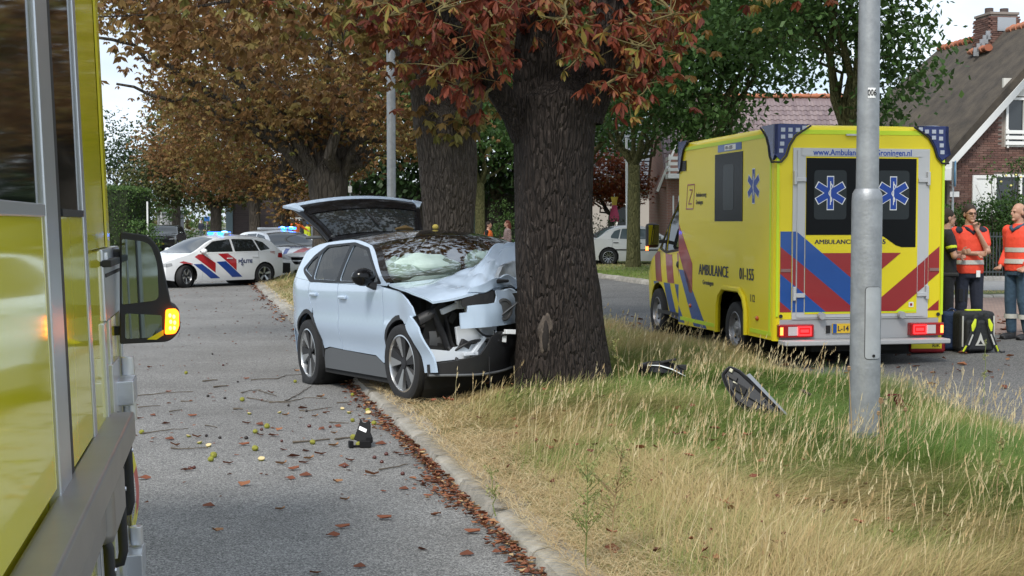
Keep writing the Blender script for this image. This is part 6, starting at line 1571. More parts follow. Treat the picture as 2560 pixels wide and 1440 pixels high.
# left side fittings
def sideplate(nm, pts, off, mat, d=.006, parent=am):
    b = MB(); lift(b, pts, lambda a, c: (-BW - off, a, c), lambda a, c: (-BW - off + d, a, c), g=9); return b.build(nm, mat, parent)
rect = lambda y0, y1, z0, z1: [(y0, z0), (y1, z0), (y1, z1), (y0, z1)]
sw = sideplate('side_window', rect(1.05, 2.07, 1.70, 2.56), .006, m_bdark); sideplate('pane', rpoly(rect(1.36, 1.75, 1.84, 2.42), .06), .008, m_bpane, .002, sw)
pl_ = sideplate('fleet_plate', rect(1.10, 1.96, 2.585, 2.675), .006, m_ablue); sideplate('plate_field', rect(1.30, 1.70, 2.597, 2.663), .008, m_white, .002, pl_)
text_mesh('lettering', '01-155', .058, m_txt, (-BW - .010, 1.66, 2.61), (0, -1, 0), (0, 0, 1), am, bold=.001, sx=1.55)
vt = sideplate('vent', rect(3.26, 3.52, 2.40, 2.54), .008, m_black)
for k in range(5): sideplate('louvre', rect(3.275, 3.505, 2.413 + k * .025, 2.425 + k * .025), .013, m_grey if 0 else M('louvre_black', (.035, .035, .036), .5), .004, vt)
text_mesh('lettering', 'AMBULANCE', .205, m_txt, (-BW - .004, 2.70, .985), (0, -1, 0), (0, 0, 1), am, sx=.97, fat=.007)
text_mesh('lettering', '01-155', .205, m_txt, (-BW - .004, 1.14, .985), (0, -1, 0), (0, 0, 1), am, sx=.86, fat=.007)
text_mesh('lettering', 'Groningen', .085, m_txt, (-BW - .004, 2.54, .86), (0, -1, 0), (0, 0, 1), am, bold=.001, sx=1.2)
text_mesh('lettering', '112', .125, m_txt, (-BW - .004, .78, .73), (0, -1, 0), (0, 0, 1), am, bold=.001, sx=.95)
text_mesh('lettering', 'Ambulancezorg', .085, m_txt, (-BW - .004, 2.84, 2.03), (0, -1, 0), (0, 0, 1), am, bold=.0005, sx=.80)
text_mesh('lettering', 'Groningen', .085, m_txt, (-BW - .004, 2.84, 1.93), (0, -1, 0), (0, 0, 1), am, bold=.0005, sx=.80)
b = MB()
zz = [(3.16, 2.18), (2.92, 2.18), (2.92, 2.155), (3.13, 1.93), (2.94, 1.93)]
def zl_(pts, w): 
    for (a0, c0), (a1, c1) in zip(pts[:-1], pts[1:]): b.tube([(-BW - .003, a0, c0), (-BW - .003, a1, c1)], w, 6, ell=((1, 0, 0), .15))
zl_([(3.20, 2.20), (2.90, 2.20), (2.96, 1.87), (3.26, 1.87), (3.20, 2.20)], .011); zl_([(3.12, 2.13), (2.99, 2.13), (3.16, 1.94), (3.02, 1.94)], .011); b.build('logo', m_ared, am)
for y, z in ((.52, .62), (3.05, .62)):
    MB().ell((-BW - .006, y, z - .08), (.02, .045, .03), 10, 6).build('side_marker', M('amber_red_lens', (.5, .09, .01), .2, coat=.5), am, smooth=60)
b = MB(); b.box((-BW - .002, .42, .385), (.006, .68, .05)); b.build('lime_edge', m_lime, am); b = MB(); b.box((-BW - .002, 2.75, .34), (.006, 1.5, .05)); b.build('lime_edge', m_lime, am)
b = MB(); ap = [(-BW - .012, y, z) for y, z in out[1:9]]; b.tube(ap, .035, 6); b.build('wheel_arch_trim', m_yel, am, smooth=40)
# side stripes
sl_ = .62
def sband(y_top, w, z0, z1, k=.62): return [(y_top, z1), (y_top - w, z1), (y_top - w - (z1 - z0) * k, z0), (y_top - (z1 - z0) * k, z0)]
body_l = rpoly(out, [.001] * len(out))
for nm, m, p in [('red_stripe', m_ared, [(3.585, 1.66), (2.98, 1.12), (2.98, .72), (3.10, .72), (3.585, 1.26)]), ('blue_stripe', m_ablue, [(3.585, 1.02), (3.30, 1.02), (2.36, .27), (2.90, .27)]), ('blue_stripe', m_ablue, [(3.585, .52), (3.585, .28), (3.30, .28)])]:
    pc_ = clip_convex(body_l, p) if len(p) <= 4 else p
    sideplate(nm, pc_, .003, m, .002)
# tail: lamps, plate, step
MB().box((0, .05, .44), (2.0, .10, .24)).build('rear_apron', m_grey, am, bevel=.01)
m_lit = M('tail_lamp_lit', (.6, .02, .02), .2, emit=((1, .012, .014), 2.6)); m_lit2 = M('tail_lamp_amber', (.7, .12, .02), .2, emit=((1, .14, .03), 3))
for q in (-1, 1):
    tl = MB().box((q * .815, -.035, .43), (.43, .09, .155)).build('tail_lamp', m_redl, am, bevel=.015)
    b = MB(); x = q * .72
    for a in (-.075, .075): b.box((x + a, -.083, .43), (.016, .008, .10))
    for c in (-.045, .045): b.box((x, -.083, .43 + c), (.15, .008, .016))
    b.build('light_ring', m_lit, tl)
    b = MB(); b.box((x, -.083, .43), (.10, .006, .035)); b.build('stop_lamp', m_lit, tl)
    MB().box((q * .86, -.081, .43), (.12, .006, .10)).build('reversing_lamp', M('lamp_clear', (.55, .5, .5), .2), tl)
    MB().box((q * 1.0, -.081, .43), (.035, .006, .09)).build('turn_lamp', m_lit2, tl)
sp_ = MB().box((0, -.14, .30), (2.05, .22, .055)).build('step', M('step_grey', (.40, .40, .40), .55), am, bevel=.012)
np_ = MB().box((-.10, -.012, .45), (.50, .012, .11)).build('number_plate', m_plate, am); MB().box((-.32, -.020, .45), (.045, .006, .105)).build('plate_band', m_ablue, np_)
text_mesh('lettering', 'L-14', .085, m_txt, (-.285, -.021, .42), (1, 0, 0), (0, 0, 1), am, bold=.002, sx=.9)
MB().box((-.40, -.012, .44), (.05, .012, .09)).build('tow_cover', m_dark, am)
MB().box((.45, .3, .20), (.5, .3, .16)).build('rear_crossmember', m_under, am)
MB().box((0, BL * .45, .24), (1.2, BL * .9, .12)).build('driveline', m_under, am)
# wheels: local x is sideways here, so turn the wheel builder by a quarter
wr = bpy.data.objects.new('running_gear', None); link(wr, am); wr.rotation_euler = (0, 0, PI / 2)      # x forward for its children
ub = MB(); ub.tube([(WC, -.98, WR), (WC, .98, WR)], [.44, .44], 20, cap=False); ub.tube([(WC, -.6, WR), (WC, .6, WR)], [.43, .43], 20); ub.build('wheel_arch_liner', m_under, wr)
for q in (1, -1):
    wheel(wr, (WC, q * .93, WR), WR, .22, q, 'steel', 0, .64, face=M('van_rim', (.30, .30, .31), .4, metal=.7))
    wheel(wr, (CW(4.70), q * .90, WR), WR, .22, q, 'steel', .0, .64, face=M('van_rim', (.30, .30, .31), .4, metal=.7))
# cab
cab = Shell(1.98, [(3.5, 1), (4.4, 1), (5.0, .98), (5.4, .90), (5.6, .85)], [(.2, .95), (.45, .985), (.8, 1), (1.25, .975), (1.8, .90), (2.3, .82)],
            [(3.5, 2.34), (3.75, 2.32), (4.0, 2.2), (4.80, 1.32), (5.1, 1.2), (5.45, .98), (5.6, .9)], [(3.5, 2.28), (3.75, 2.24), (4.0, 2.1), (4.80, 1.26), (5.1, 1.12), (5.45, .90), (5.6, .85)],
            5.42, 3.45, [(.25, 5.62), (.5, 5.66), (.8, 5.60), (1.0, 5.5)], [(.2, 3.4), (2.3, 3.4)], warp=lambda p: (3.55 + (p[0] - 3.55) * 1.13, p[1], p[2]))

cbelt = lin([3.4, 4.2, 4.8], [1.30, 1.22, 1.26])
aa = arc(4.70, WR, .43, .30)
lowc = [(3.60, .26)] + aa + [(5.42, .30), (5.42, .6), (5.42, .90)] + cab.edge_line(5.42, 4.80, 8)[1:] + [(4.80 - 1.2 * i / 8, cbelt(4.80 - 1.2 * i / 8)) for i in range(1, 9)]
for i, nm in enumerate(('front_wing', 'cab_door')):
    p = clip_half(clip_half(lowc, 1, 0, (9, 4.42)[i]), -1, 0, -(4.42, 0)[i]); p = inset(p, .004)
    for q in (1, -1): cab.side(MB(), p, 0, (q,)).build(nm, m_yel, wr, smooth=35)
glc = [(4.80, 1.26)] + cab.edge_line(4.80, 3.60, 16)[1:] + [(3.60 + 1.2 * i / 8, cbelt(3.60 + 1.2 * i / 8)) for i in range(0, 8)]
wc_ = [rpoly([(4.66, 1.30), (4.45, 1.62), (4.45, 1.26)], .03), rpoly([(4.39, 1.26), (4.39, 1.68), (4.02, 2.08), (3.68, 2.14), (3.68, 1.33)], .04)]
cab.side(MB(), glc, 0, (1, -1), .03, wc_).build('cab_pillars', m_yel, wr, smooth=35)
cab.side(MB(), [(4.72, 1.29), (4.05, 2.13), (3.64, 2.19), (3.64, 1.29), (4.4, 1.225)], .003, (1, -1), .01, wc_).build('window_frame', m_black, wr, smooth=35)
for w in wc_:
    for q in (1, -1): cab.side(MB(), w, -.01, (q,), .01).build('side_window', m_glass, wr, smooth=35)
cab.top(MB(), cab.top_poly(3.5, 4.0, 4), 0).build('cab_roof', m_yel, wr, smooth=35); cab.top(MB(), cab.top_poly(4.0, 4.80, 6, .05, .04, .14), .004).build('windscreen', m_glass, wr, smooth=35); cab.top(MB(), cab.top_poly(4.0, 4.80, 6, 0, .04, .14), 0).build('windscreen_frame', m_yel, wr, smooth=35)
cab.top(MB(), cab.top_poly(4.80, 5.42, 6, 0, .14, .06), 0).build('bonnet', m_yel, wr, smooth=35)
nz = [(cab.S(5.42, z), z) for z in np.linspace(.26, .9, 6)] + [(y, cab.T(5.42, y)) for y in (.5, 0, -.5)] + [(-cab.S(5.42, z), z) for z in np.linspace(.9, .26, 6)]
cab.fr(MB(), nz, 0).build('front_bumper', m_yel, wr, smooth=35)
cab.fr(MB(), rpoly([(-.45, .62), (.45, .62), (.5, .9), (-.5, .9)], .04), .008).build('grille', m_black, wr, smooth=35)
for q in (1, -1): cab.fr(MB(), rpoly([(q * .55, .66), (q * .84, .68), (q * .82, .88), (q * .6, .86)], .03), .01).build('headlight', m_lens, wr, smooth=35)
b = MB(); b.box((4.2, 0, .5), (1.5, 1.5, .5)); b.tube([(CW(4.7), -.9, WR), (CW(4.7), .9, WR)], [.44, .44], 20, cap=False); b.tube([(CW(4.7), -.6, WR), (CW(4.7), .6, WR)], [.43, .43], 20); b.build('cab_floor', m_under, wr)
for nm, m, p in [('red_stripe', m_ared, [(3.60, 1.28), (3.60, .98), (3.98, 1.30), (3.98, 1.30)]), ]: pass
def cst(nm, m, p):
    pc_ = clip_convex(inset(lowc, .008), p)
    if len(pc_) > 2: cab.side(MB(), pc_, .004, (1, -1), .003).build(nm, m, wr, smooth=35)
for y0 in (4.02, 4.52, 5.05): cst('red_stripe', m_ared, [(y0, 1.5), (y0 - .28, 1.5), (y0 - .55, .80), (y0 - .27, .80)])
for y0 in (3.95, 4.42, 4.92): cst('blue_stripe', m_ablue, [(y0, .795), (y0 - .26, .795), (y0 - .55, .22), (y0 - .29, .22)])
for q in (1, -1):
    b = MB(); b.ell((3.86, q * (cab.S(3.86, 1.08) + .012), 1.08), (.07, .02, .05), 10, 6); b.build('door_handle', m_black, wr, smooth=60)
    b = MB(); b.box((CW(4.46), q * (1.0 + .16), 1.49), (.12, .20, .36)); mo = b.build('mirror', m_black, wr, bevel=.045)
    MB().box((CW(4.394), q * (1.0 + .16), 1.50), (.008, .16, .29)).build('mirror_glass', M('mirror_glass', (.5, .52, .53), .03, metal=1), mo)
    MB().box((CW(4.44), q * 1.0, 1.40), (.06, .2, .05)).build('mirror_arm', m_black, wr)
    MB().box((CW(4.40), q * (1.0 + .26), 1.30), (.03, .035, .06)).build('turn_lamp', m_lit2, mo)
b = MB(); b.box((3.56, .55, 2.33), (.2, .5, .08)); b.build('roof_marker', m_lime, wr, bevel=.02)
b = MB(); b.box((4.28, .93, .36), (1.0, .16, .05)); b.build('side_step', m_black, wr)
# ------------------------------------------------------------------ the wrecked car
CRH = math.atan2(-.883, .47)
cr = thing('crashed_car', 'pale blue white electric SUV crashed into the tree, bonnet crumpled and tailgate open', 'car')
cr.matrix_world = Matrix.Translation((-.824, 14.57, .076)) @ Matrix.Rotation(CRH, 4, 'Z') @ Matrix.Rotation(R(-2), 4, 'Y') @ Matrix.Rotation(R(1.8), 4, 'X') @ Matrix.Diagonal((1.0, 1.05, 1.07, 1))
m_cp = M('paint_cloud_blue', (.43, .53, .655), .22, coat=.9)
m_clad = M('grey_cladding', (.095, .10, .105), .6)
def clearglass(name, tint, k=.10, mul=1.0):
    m = bpy.data.materials.new(name); m.use_nodes = True; n = m.node_tree.nodes; l = m.node_tree.links.new; n.remove(n['Principled BSDF'])
    tr = n.new('ShaderNodeBsdfTransparent'); tr.inputs[0].default_value = (*tint, 1); gl = n.new('ShaderNodeBsdfGlossy'); gl.inputs['Roughness'].default_value = .02
    fr = n.new('ShaderNodeFresnel'); fr.inputs[0].default_value = 1.5; mx = n.new('ShaderNodeMixShader'); ad = n.new('ShaderNodeMath'); ad.operation = 'MULTIPLY_ADD'; ad.inputs[1].default_value = mul; ad.inputs[2].default_value = k
    l(fr.outputs[0], ad.inputs[0]); l(ad.outputs[0], mx.inputs[0]); l(tr.outputs[0], mx.inputs[1]); l(gl.outputs[0], mx.inputs[2]); l(mx.outputs[0], n['Material Output'].inputs['Surface'])
    MATS[name] = m; return m
m_screen = clearglass('screen_glass', (.82, .87, .84), -.01, .45)
def crease(u, v):
    """folded sheet metal: overlapping sharp ridges"""
    a = abs(math.sin(3.1 * u + 2.3 * v + .4)); b = abs(math.sin(-2.2 * u + 4.7 * v + 1.3)); c = abs(math.sin(6.3 * u + 1.1 * v + 2.2))
    return (a * .5 + b * .35 + c * .3) - .6
def crush(p):
    x, y, z = p
    if x < .85: return p
    f = sstep(.85, 2.0, x); d = .60 * math.exp(-((y - .42) / .56) ** 2) * f ** 1.4
    k = math.exp(-((y - .32) / .62) ** 2) * sstep(.95, 1.35, x)
    up = 0.0
    if z > .80:
        up = sstep(.80, .98, z) * (.34 * math.exp(-((x - 1.55) / .36) ** 2 - ((y - .34) / .50) ** 2) + .10 * k * crease(x * 2.2, y * 2.4) + .035 * sstep(1.1, 1.6, x) * math.exp(-((y + .3) / .5) ** 2) * crease(x * 1.4 + 1, y * 1.6))
    dx = .05 * k * crease(y * 2.6, z * 3.2) if z <= .98 else 0
    return (x - d + dx, y, z + up)
cs = Shell(1.84, [(-2.05, .90), (-1.6, .985), (-.6, 1), (.9, 1), (1.6, .985), (1.98, .93)], [(.2, .95), (.44, .955), (.60, .995), (.66, 1.0), (.76, .984), (.92, .993), (1.02, .985), (1.1, .96), (1.35, .84), (1.56, .71)],
           [(-2.05, 1.06), (-1.95, 1.13), (-1.72, 1.48), (-1.2, 1.54), (-.4, 1.56), (.25, 1.50), (1.05, 1.10), (1.5, 1.05), (1.95, .985), (2.05, .94)],
           [(-2.05, 1.02), (-1.95, 1.08), (-1.74, 1.38), (-1.2, 1.47), (-.4, 1.49), (.25, 1.425), (1.05, 1.06), (1.5, 1.0), (1.95, .91), (2.05, .87)],
           1.86, -1.98, [(.2, 2.04), (.5, 2.12), (.8, 2.12), (1.0, 2.04)], [(.2, -2.04), (.5, -2.1), (.9, -2.08), (1.1, -2.0)], nf=3.0, warp=crush)
CR_ = .352; cb_ = lin([-2.0, -1.5, -.9, 1.05], [1.13, 1.10, 1.07, 1.045])
aF = arc(1.325, CR_, .405, .30); aR = arc(-1.325, CR_, .405, .30)
lw = [(-1.96, .34)] + aR + [(-.86, .44), (-.70, .50), (.62, .46), (.80, .38), (.92, .38)]
belt_pts = [(1.05 - (1.05 + 1.9) * i / 16, cb_(1.05 - (1.05 + 1.9) * i / 16)) for i in range(17)]
doors_ = [('front_door', [(.92, .33), (.955, 1.035)] + [p for p in belt_pts if -.28 < p[0] < .95] + [(-.285, cb_(-.28)), (-.30, .40), (-.29, .398), (.62, .385), (.80, .325)]),
          ('rear_door', [(-.292, cb_(-.29))] + [p for p in belt_pts if -1.12 < p[0] < -.3] + [(-1.20, cb_(-1.2)), (-1.22, .95), (-1.12, .80)] + [p for p in aR if p[0] > -1.14 and p[1] > .39] + [(-.865, .385), (-.70, .41), (-.305, .40)])]
for nm, p in doors_:
    for q in (-1, 1): cs.side(MB(), inset(p if area2(p) > 0 else p[::-1], .004), 0, (q,), g=.07).build(nm, m_cp, cr, smooth=35)
rq = [(-1.205, cb_(-1.2))] + [p for p in belt_pts if p[0] < -1.22] + [(-1.97, 1.10), (-1.97, .34)] + [p for p in aR if p[0] < -1.14 or p[1] > .66 and p[0] < -1.13] + [(-1.13, .80), (-1.228, .95)]
for q in (-1, 1): cs.side(MB(), inset(rq if area2(rq) > 0 else rq[::-1], .003), 0, (q,), g=.07).build('rear_quarter', m_cp, cr, smooth=35)
wing = [(.96, .40), (.962, .40)] + [p for p in aF[::-1] if p[0] < 1.545 and p[1] > .36][0:] if 0 else None
wg = [(.925, .325)] + [p for p in sorted(aF, key=lambda p: p[0]) if p[0] < 1.56 and p[1] > .37] + [(1.74, .82), (1.70, .90), (1.60, .955), (1.45, .985), (1.2, 1.01), (.96, 1.035)]
def bulge(p):   # the torn wing stands off the car towards its front edge
    x, y, z = crush(p); k = sstep(1.25, 1.7, p[0]); s_ = 1 if y > 0 else -1
    return (x + .01 * k, y + s_ * .05 * k, z - .03 * k)
cs.warp = bulge
for q in (-1, 1): cs.side(MB(), inset(wg if area2(wg) > 0 else wg[::-1], .004), 0, (q,), g=.05).build('front_wing', m_cp, cr, smooth=40)
st_p = [(1.565, .715), (1.66, .80), (1.80, .70), (1.92, .42), (1.93, .31), (1.742, .30), (1.725, .44), (1.66, .60)]
def hang(p): x, y, z = crush(p); s_ = 1 if y > 0 else -1; k = sstep(.3, .8, p[2]); return (x + .02, y + s_ * (.015 + .05 * k), z - .01)
cs.warp = hang
for q in (-1, 1): cs.side(MB(), st_p, 0, (q,), .02, g=.05).build('bumper_corner', m_cp, cr, smooth=40)
cs.warp = crush
# black arch trim, grey lower cladding
for ar_, x0 in ((aR, -1.325), (aF, 1.325)):
    o_ = [(x0 + (a - x0) * 1.075, CR_ + (c - CR_) * 1.075) for a, c in ar_]
    if x0 > 0: ar2 = [p for p in ar_ if p[0] < 1.60]; o2 = [p for p in o_ if p[0] < 1.62]
    else: ar2, o2 = ar_, o_
    i2 = [(x0 + (a - x0) * .97, CR_ + (c - CR_) * .97) for a, c in ar2]
    for q in (-1, 1): cs.side(MB(), i2 + o2[::-1], .004, (q,), .03, g=.05).build('arch_trim', m_black, cr, smooth=40)
sill = [(-.89, .19), (.90, .19), (.90, .315), (.80, .318), (.62, .378), (-.70, .405), (-.86, .375), (-.90, .30)]
cs.side(MB(), sill, -.004, (-1, 1), .02, g=.08).build('sill_cladding', m_clad, cr, smooth=25)
b = MB(); b.box((0, -.80, .20), (1.9, .10, .12)); b.box((0, .80, .20), (1.9, .10, .12)); b.box((-.05, 0, .24), (3.3, 1.5, .12)); b.build('underbody', m_under, cr)
b = MB()
for x in (-1.325, 1.325):
    b.tube([(x, -.84, CR_), (x, .84, CR_)], [.40, .40], 22, cap=False); b.tube([(x, -.52, CR_), (x, .52, CR_)], [.395, .395], 22)
b.build('wheel_arch_liner', m_under, cr)
# greenhouse
gh = [(1.05, 1.045)] + cs.edge_line(1.05, -1.74, 22) + [(-1.86, 1.22), (-1.92, 1.115)] + belt_pts[::-1]
gh = [p for i, p in enumerate(gh) if math.hypot(p[0] - gh[i - 1][0], p[1] - gh[i - 1][1]) > .004]
wn_ = [rpoly([(.80, 1.085), (.20, 1.375), (-.24, 1.435), (-.27, 1.085)], .04), rpoly([(-.36, 1.09), (-.34, 1.44), (-1.02, 1.425), (-1.14, 1.36), (-1.10, 1.10)], .04), rpoly([(-1.17, 1.12), (-1.21, 1.35), (-1.40, 1.28), (-1.50, 1.20)], .03)]
cs.side(MB(), gh, 0, (1, -1), .03, wn_, .07).build('pillars', m_cp, cr, smooth=35)
fr_ = rpoly([(.90, 1.06), (.24, 1.40), (-.24, 1.462), (-1.05, 1.45), (-1.36, 1.345), (-1.58, 1.21), (-1.50, 1.165), (-1.20, 1.07)], .04)
cs.side(MB(), fr_, .003, (1, -1), .01, [inset(w, -.001) for w in wn_], .07).build('window_frame', M('frame_black', (.008, .008, .009), .45, spec=.2), cr, smooth=35)
for w in wn_:
    for q in (1, -1): cs.side(MB(), w, -.010, (q,), .008).build('side_window', clearglass('tinted_side_glass', (.22, .25, .25), .0, .7) if 'tinted_side_glass' not in MATS else MATS['tinted_side_glass'], cr, smooth=35)
m_roof = M('roof_black', (.010, .010, .011), .12, coat=.8)
cs.top(MB(), cs.top_poly(.25, -1.74, 10, .0, .05, -.03), 0).build('roof', m_roof, cr, smooth=35)
for q in (-1, 1):
    b = MB(); lift(b, [(.28, q * 1), (.9, q * 1)] if 0 else [(1.02, .0), (.25, .0), (-1.5, .0), (-1.5, .07), (.25, .07), (1.02, .075)], lambda a, c: crush((a, q * (cs.S(a, cs.zedge(a)) - c), cs.T(a, cs.S(a, cs.zedge(a)) - c) + .004)), None, g=.08); b.build('roof_rail', m_cp if 0 else m_roof, cr, smooth=40)
scp = cs.top_poly(.25, 1.05, 8, .05, .05, .16)
cs.top(MB(), cs.top_poly(.25, 1.05, 8, 0, .05, .18), -.004, holes=[inset(scp, .025)]).build('windscreen_frame', m_gloss, cr, smooth=35)
cs.top(MB(), inset(scp, .02), .003, dep=.004).build('windscreen', m_screen, cr, smooth=35)
# bonnet
hp_ = cs.top_poly(1.06, 1.97, 12, .004, .17, .07)
b = MB(); cs.top(b, inset(hp_, .004), .006, .02, g=.042); b.build('bonnet', m_cp, cr, smooth=13)
# the torn up front edge of the bonnet, bent down towards the trunk
b = MB(); lift(b, [(-.50, .955), (.75, .94), (.75, 1.03), (-.30, 1.03), (-.48, .985)], lambda a, c: crush((cs.F(a, .95) - .02, a, c)), lambda a, c: crush((cs.F(a, .95) - .035, a, c)), g=.04); b.build('bonnet_lip', m_cp, cr, smooth=22)
b = MB(); lift(b, [(-.06, 1.02), (.62, 1.02), (.58, 1.16), (.30, 1.22), (.02, 1.17), (-.05, 1.10)], lambda a, c: (1.98 - .60 * math.exp(-((a - .42) / .56) ** 2) + .04 + .05 * crease(a * 3, c * 4) - (c - 1.02) * .35, a, c), lambda a, c: (1.94 - .60 * math.exp(-((a - .42) / .56) ** 2) + .05 * crease(a * 3, c * 4) - (c - 1.02) * .35, a, c), g=.04); b.build('folded_metal', M('bare_metal', (.42, .45, .48), .45, metal=.25, var=(6, 1, (.25, .27, .29))), cr, smooth=22)
# nose panel with the badge, slot above it, black lower bumper
npn = [(a - .10, c) for a, c in [(-.51, .665), (-.51, .80), (-.445, .805), (-.435, .855), (-.13, .862), (-.09, .90), (-.09, .935), (.82, .935), (.82, .655)]]
b = MB(); cs.fr(b, npn, .012, .02, g=.05); b.build('grille_panel', m_cp, cr, smooth=25)
b = MB(); cs.fr(b, rpoly([(-.57, .845), (-.20, .85), (-.17, .875), (-.17, .92), (-.20, .945), (-.57, .95)], .02), -.03, .01, g=.06); b.build('vent_slot', m_dark, cr)
b = MB(); ex_ = crush((cs.F(-.12, .80), -.12, .80)); b.tube([(ex_[0] + .025, -.12 + .072 * math.cos(a), .80 + .085 * math.sin(a)) for a in [2 * PI * i / 20 for i in range(21)]], .016, 6); b.tube([(ex_[0] + .012, -.12, .80), (ex_[0] + .030, -.12, .80)], [.075, .07], 14); b.tube([(ex_[0] + .035, -.24, .70), (ex_[0] + .035, .06, .88)], [.010, .010], 6); b.build('badge', M('badge_grey', (.10, .10, .10), .3, metal=.7), cr, smooth=50)
lb_ = [(-.87, .265), (.84, .265), (.84, .60), (-.20, .61), (-.30, .57), (-.42, .43), (-.60, .395), (-.87, .365)]
b = MB(); cs.fr(b, lb_, .0, .03, g=.06); b.build('lower_bumper', m_black, cr, smooth=30)
b = MB(); b.tube([crush((cs.F(y, .3) + .005, y, .262 + .01 * math.sin(y * 5))) for y in np.linspace(-.87, .8, 14)], .012, 6); b.build('splitter_edge', m_clad, cr, smooth=50)
# what shows behind the missing headlight and bumper skin
m_wm = M('primer_white', (.60, .64, .69), .4)
b = MB(); lift(b, [(-.84, .385), (-.33, .40), (-.30, .52), (-.62, .50), (-.66, .47), (-.84, .50)], lambda a, c: (1.90 - .05 * abs(a), a, c), lambda a, c: (1.86, a, c), g=.1); b.build('bumper_beam', m_wm, cr)
b = MB(); b.box((1.92, -.40, .50), (.05, .035, .19), rot=Matrix.Rotation(R(-42), 4, 'X')); b.box((1.92, -.48, .435), (.05, .14, .03)); b.build('loose_strut', m_wm, cr, bevel=.006)
b = MB(); b.box((1.62, -.36, .56), (.05, .42, .22)); b.box((1.70, -.22, .60), (.06, .22, .13)); b.build('crash_box', m_wm, cr, bevel=.01)
MB().box((1.80, -.43, .60), (.04, .26, .17), rot=Matrix.Rotation(R(6), 4, 'X')).build('inner_panel', m_wm, cr, bevel=.01)
b = MB(); lift(b, [(-.78, .52), (-.62, .50), (-.58, .72), (-.64, .84), (-.76, .78)], lambda a, c: (1.66 + .04 * math.sin(c * 14), a, c), None, g=.06); b.build('inner_panel', M('liner_grey', (.07, .072, .075), .6), cr, smooth=50)
b = MB(); b.box((1.52, -.10, .62), (.35, 1.2, .62)); b.box((1.30, 0, .85), (.35, 1.5, .22)); b.box((1.45, .5, .5), (.3, .7, .6)); b.build('engine_bay', m_under, cr)
b = MB(); b.box((1.80, -.40, .865), (.06, .30, .075)); b.box((1.80, -.60, .84), (.05, .2, .05), rot=Matrix.Rotation(R(18), 4, 'X')); b.box((1.80, -.33, .905), (.05, .10, .05)); b.build('headlight_bracket', m_wm, cr, bevel=.008)
for (a, c, w, h_, x) in [(-.30, .89, .05, .03, 1.84), (-.40, .80, .10, .05, 1.78), (-.16, .56, .12, .09, 1.88), (-.08, .60, .10, .04, 1.93), (-.50, .52, .09, .06, 1.86), (-.45, .70, .05, .12, 1.75), (-.56, .75, .06, .1, 1.72)]:
    MB().box((x, a, c), (.05, w, h_), rot=Matrix.Rotation(R(a * 60), 4, 'X')).build('plastic_clip', m_black if w < .1 else M('white_clip', (.7, .72, .74), .5), cr, bevel=.004)
for pts in [[(1.66, -.86, .74), (1.72, -.74, .80), (1.74, -.66, .60), (1.78, -.62, .42)], [(1.60, -.70, .86), (1.70, -.62, .76), (1.72, -.58, .52), (1.80, -.56, .40)]]:
    q_ = []
    for i in range(len(pts) - 1): q_ += [tuple(np.array(pts[i]) * (1 - t) + np.array(pts[i + 1]) * t) for t in (0, .33, .66)]
    b = MB(); b.tube(q_, .055, 8, ell=((0, 1, 0), .35)); b.build('torn_liner', m_black, cr, smooth=50)
b = MB(); lift(b, [(-.86, .40), (-.60, .40), (-.56, .62), (-.58, .84), (-.66, .90), (-.80, .80)], lambda a, c: (1.70 + .05 * math.sin(c * 9), a, c), None, g=.06); b.build('torn_liner', m_black, cr, smooth=50)
for pts, r_ in [([(1.75, -.48, .84), (1.82, -.40, .70), (1.86, -.36, .62), (1.9, -.30, .56), (1.92, -.10, .58)], .010), ([(1.85, -.62, .46), (1.92, -.50, .54), (1.93, -.36, .55), (1.94, -.2, .53)], .013), ([(1.9, -.52, .44), (1.96, -.42, .39), (1.97, -.33, .41), (1.95, -.30, .50)], .009), ([(1.8, -.64, .50), (1.85, -.60, .40), (1.9, -.57, .34)], .02), ([(1.86, -.2, .60), (1.94, -.24, .66), (1.95, -.25, .55)], .007), ([(1.99, -.33, .40), (2.0, -.34, .25), (1.99, -.33, .12)], .004)]:
    q_ = []
    for i in range(len(pts) - 2):
        p0 = (Vector(pts[i]) + Vector(pts[i + 1])) / 2 if i else Vector(pts[0]); p2 = (Vector(pts[i + 1]) + Vector(pts[i + 2])) / 2 if i < len(pts) - 3 else Vector(pts[-1]); q_ += bez(p0, pts[i + 1], p2, 5)
    b = MB(); b.tube(q_, r_, 7); b.build('cable', m_black, cr, smooth=60)
b = MB(); b.tube([(1.74, .02, 1.045), (1.80, -.12, 1.05), (1.82, -.2, 1.045)], [.012, .022, .014], 7); b.build('broken_latch', m_black, cr)
# wheels
for q in (1, -1):
    wheel(cr, (1.325, q * .815, CR_), CR_, .215, q, 'blade', R(5), .74, spin=.25, name='wheel')
    w = wheel(cr, (-1.325, q * .815, CR_ - (.03 if q < 0 else 0)), CR_, .215, q, 'blade', 0, .74, spin=.6)
    if q < 0:   # flat rear tyre
        for v in w.data.vertices:
            if v.co.z < .055 + .02: v.co.y += (1 if v.co.y > -.815 else -1) * .03 * min(1, (.075 - v.co.z) / .06); v.co.z = .004 + v.co.z * .15 + .0 if v.co.z < .04 else v.co.z
# mirrors, handles, charge details
for q in (-1, 1):
    y = cs.S(.72, 1.1); b = MB(); b.ell((.74, q * (y + .13), 1.13), (.085, .12, .085), 14, 9); b.build('mirror', m_gloss, cr, smooth=60)
    b = MB(); b.box((.74, q * (y + .03), 1.04), (.10, .13, .06), rot=Matrix.Rotation(R(q * 25), 4, 'X')); b.build('mirror_foot', m_black, cr, bevel=.015)
    for hx, hz in ((-.12, .925), (-1.02, .945)): MB().box((hx, q * (cs.S(hx, hz) + .012), hz), (.20, .034, .036)).build('door_handle', m_cp, cr, bevel=.013, seg=3)
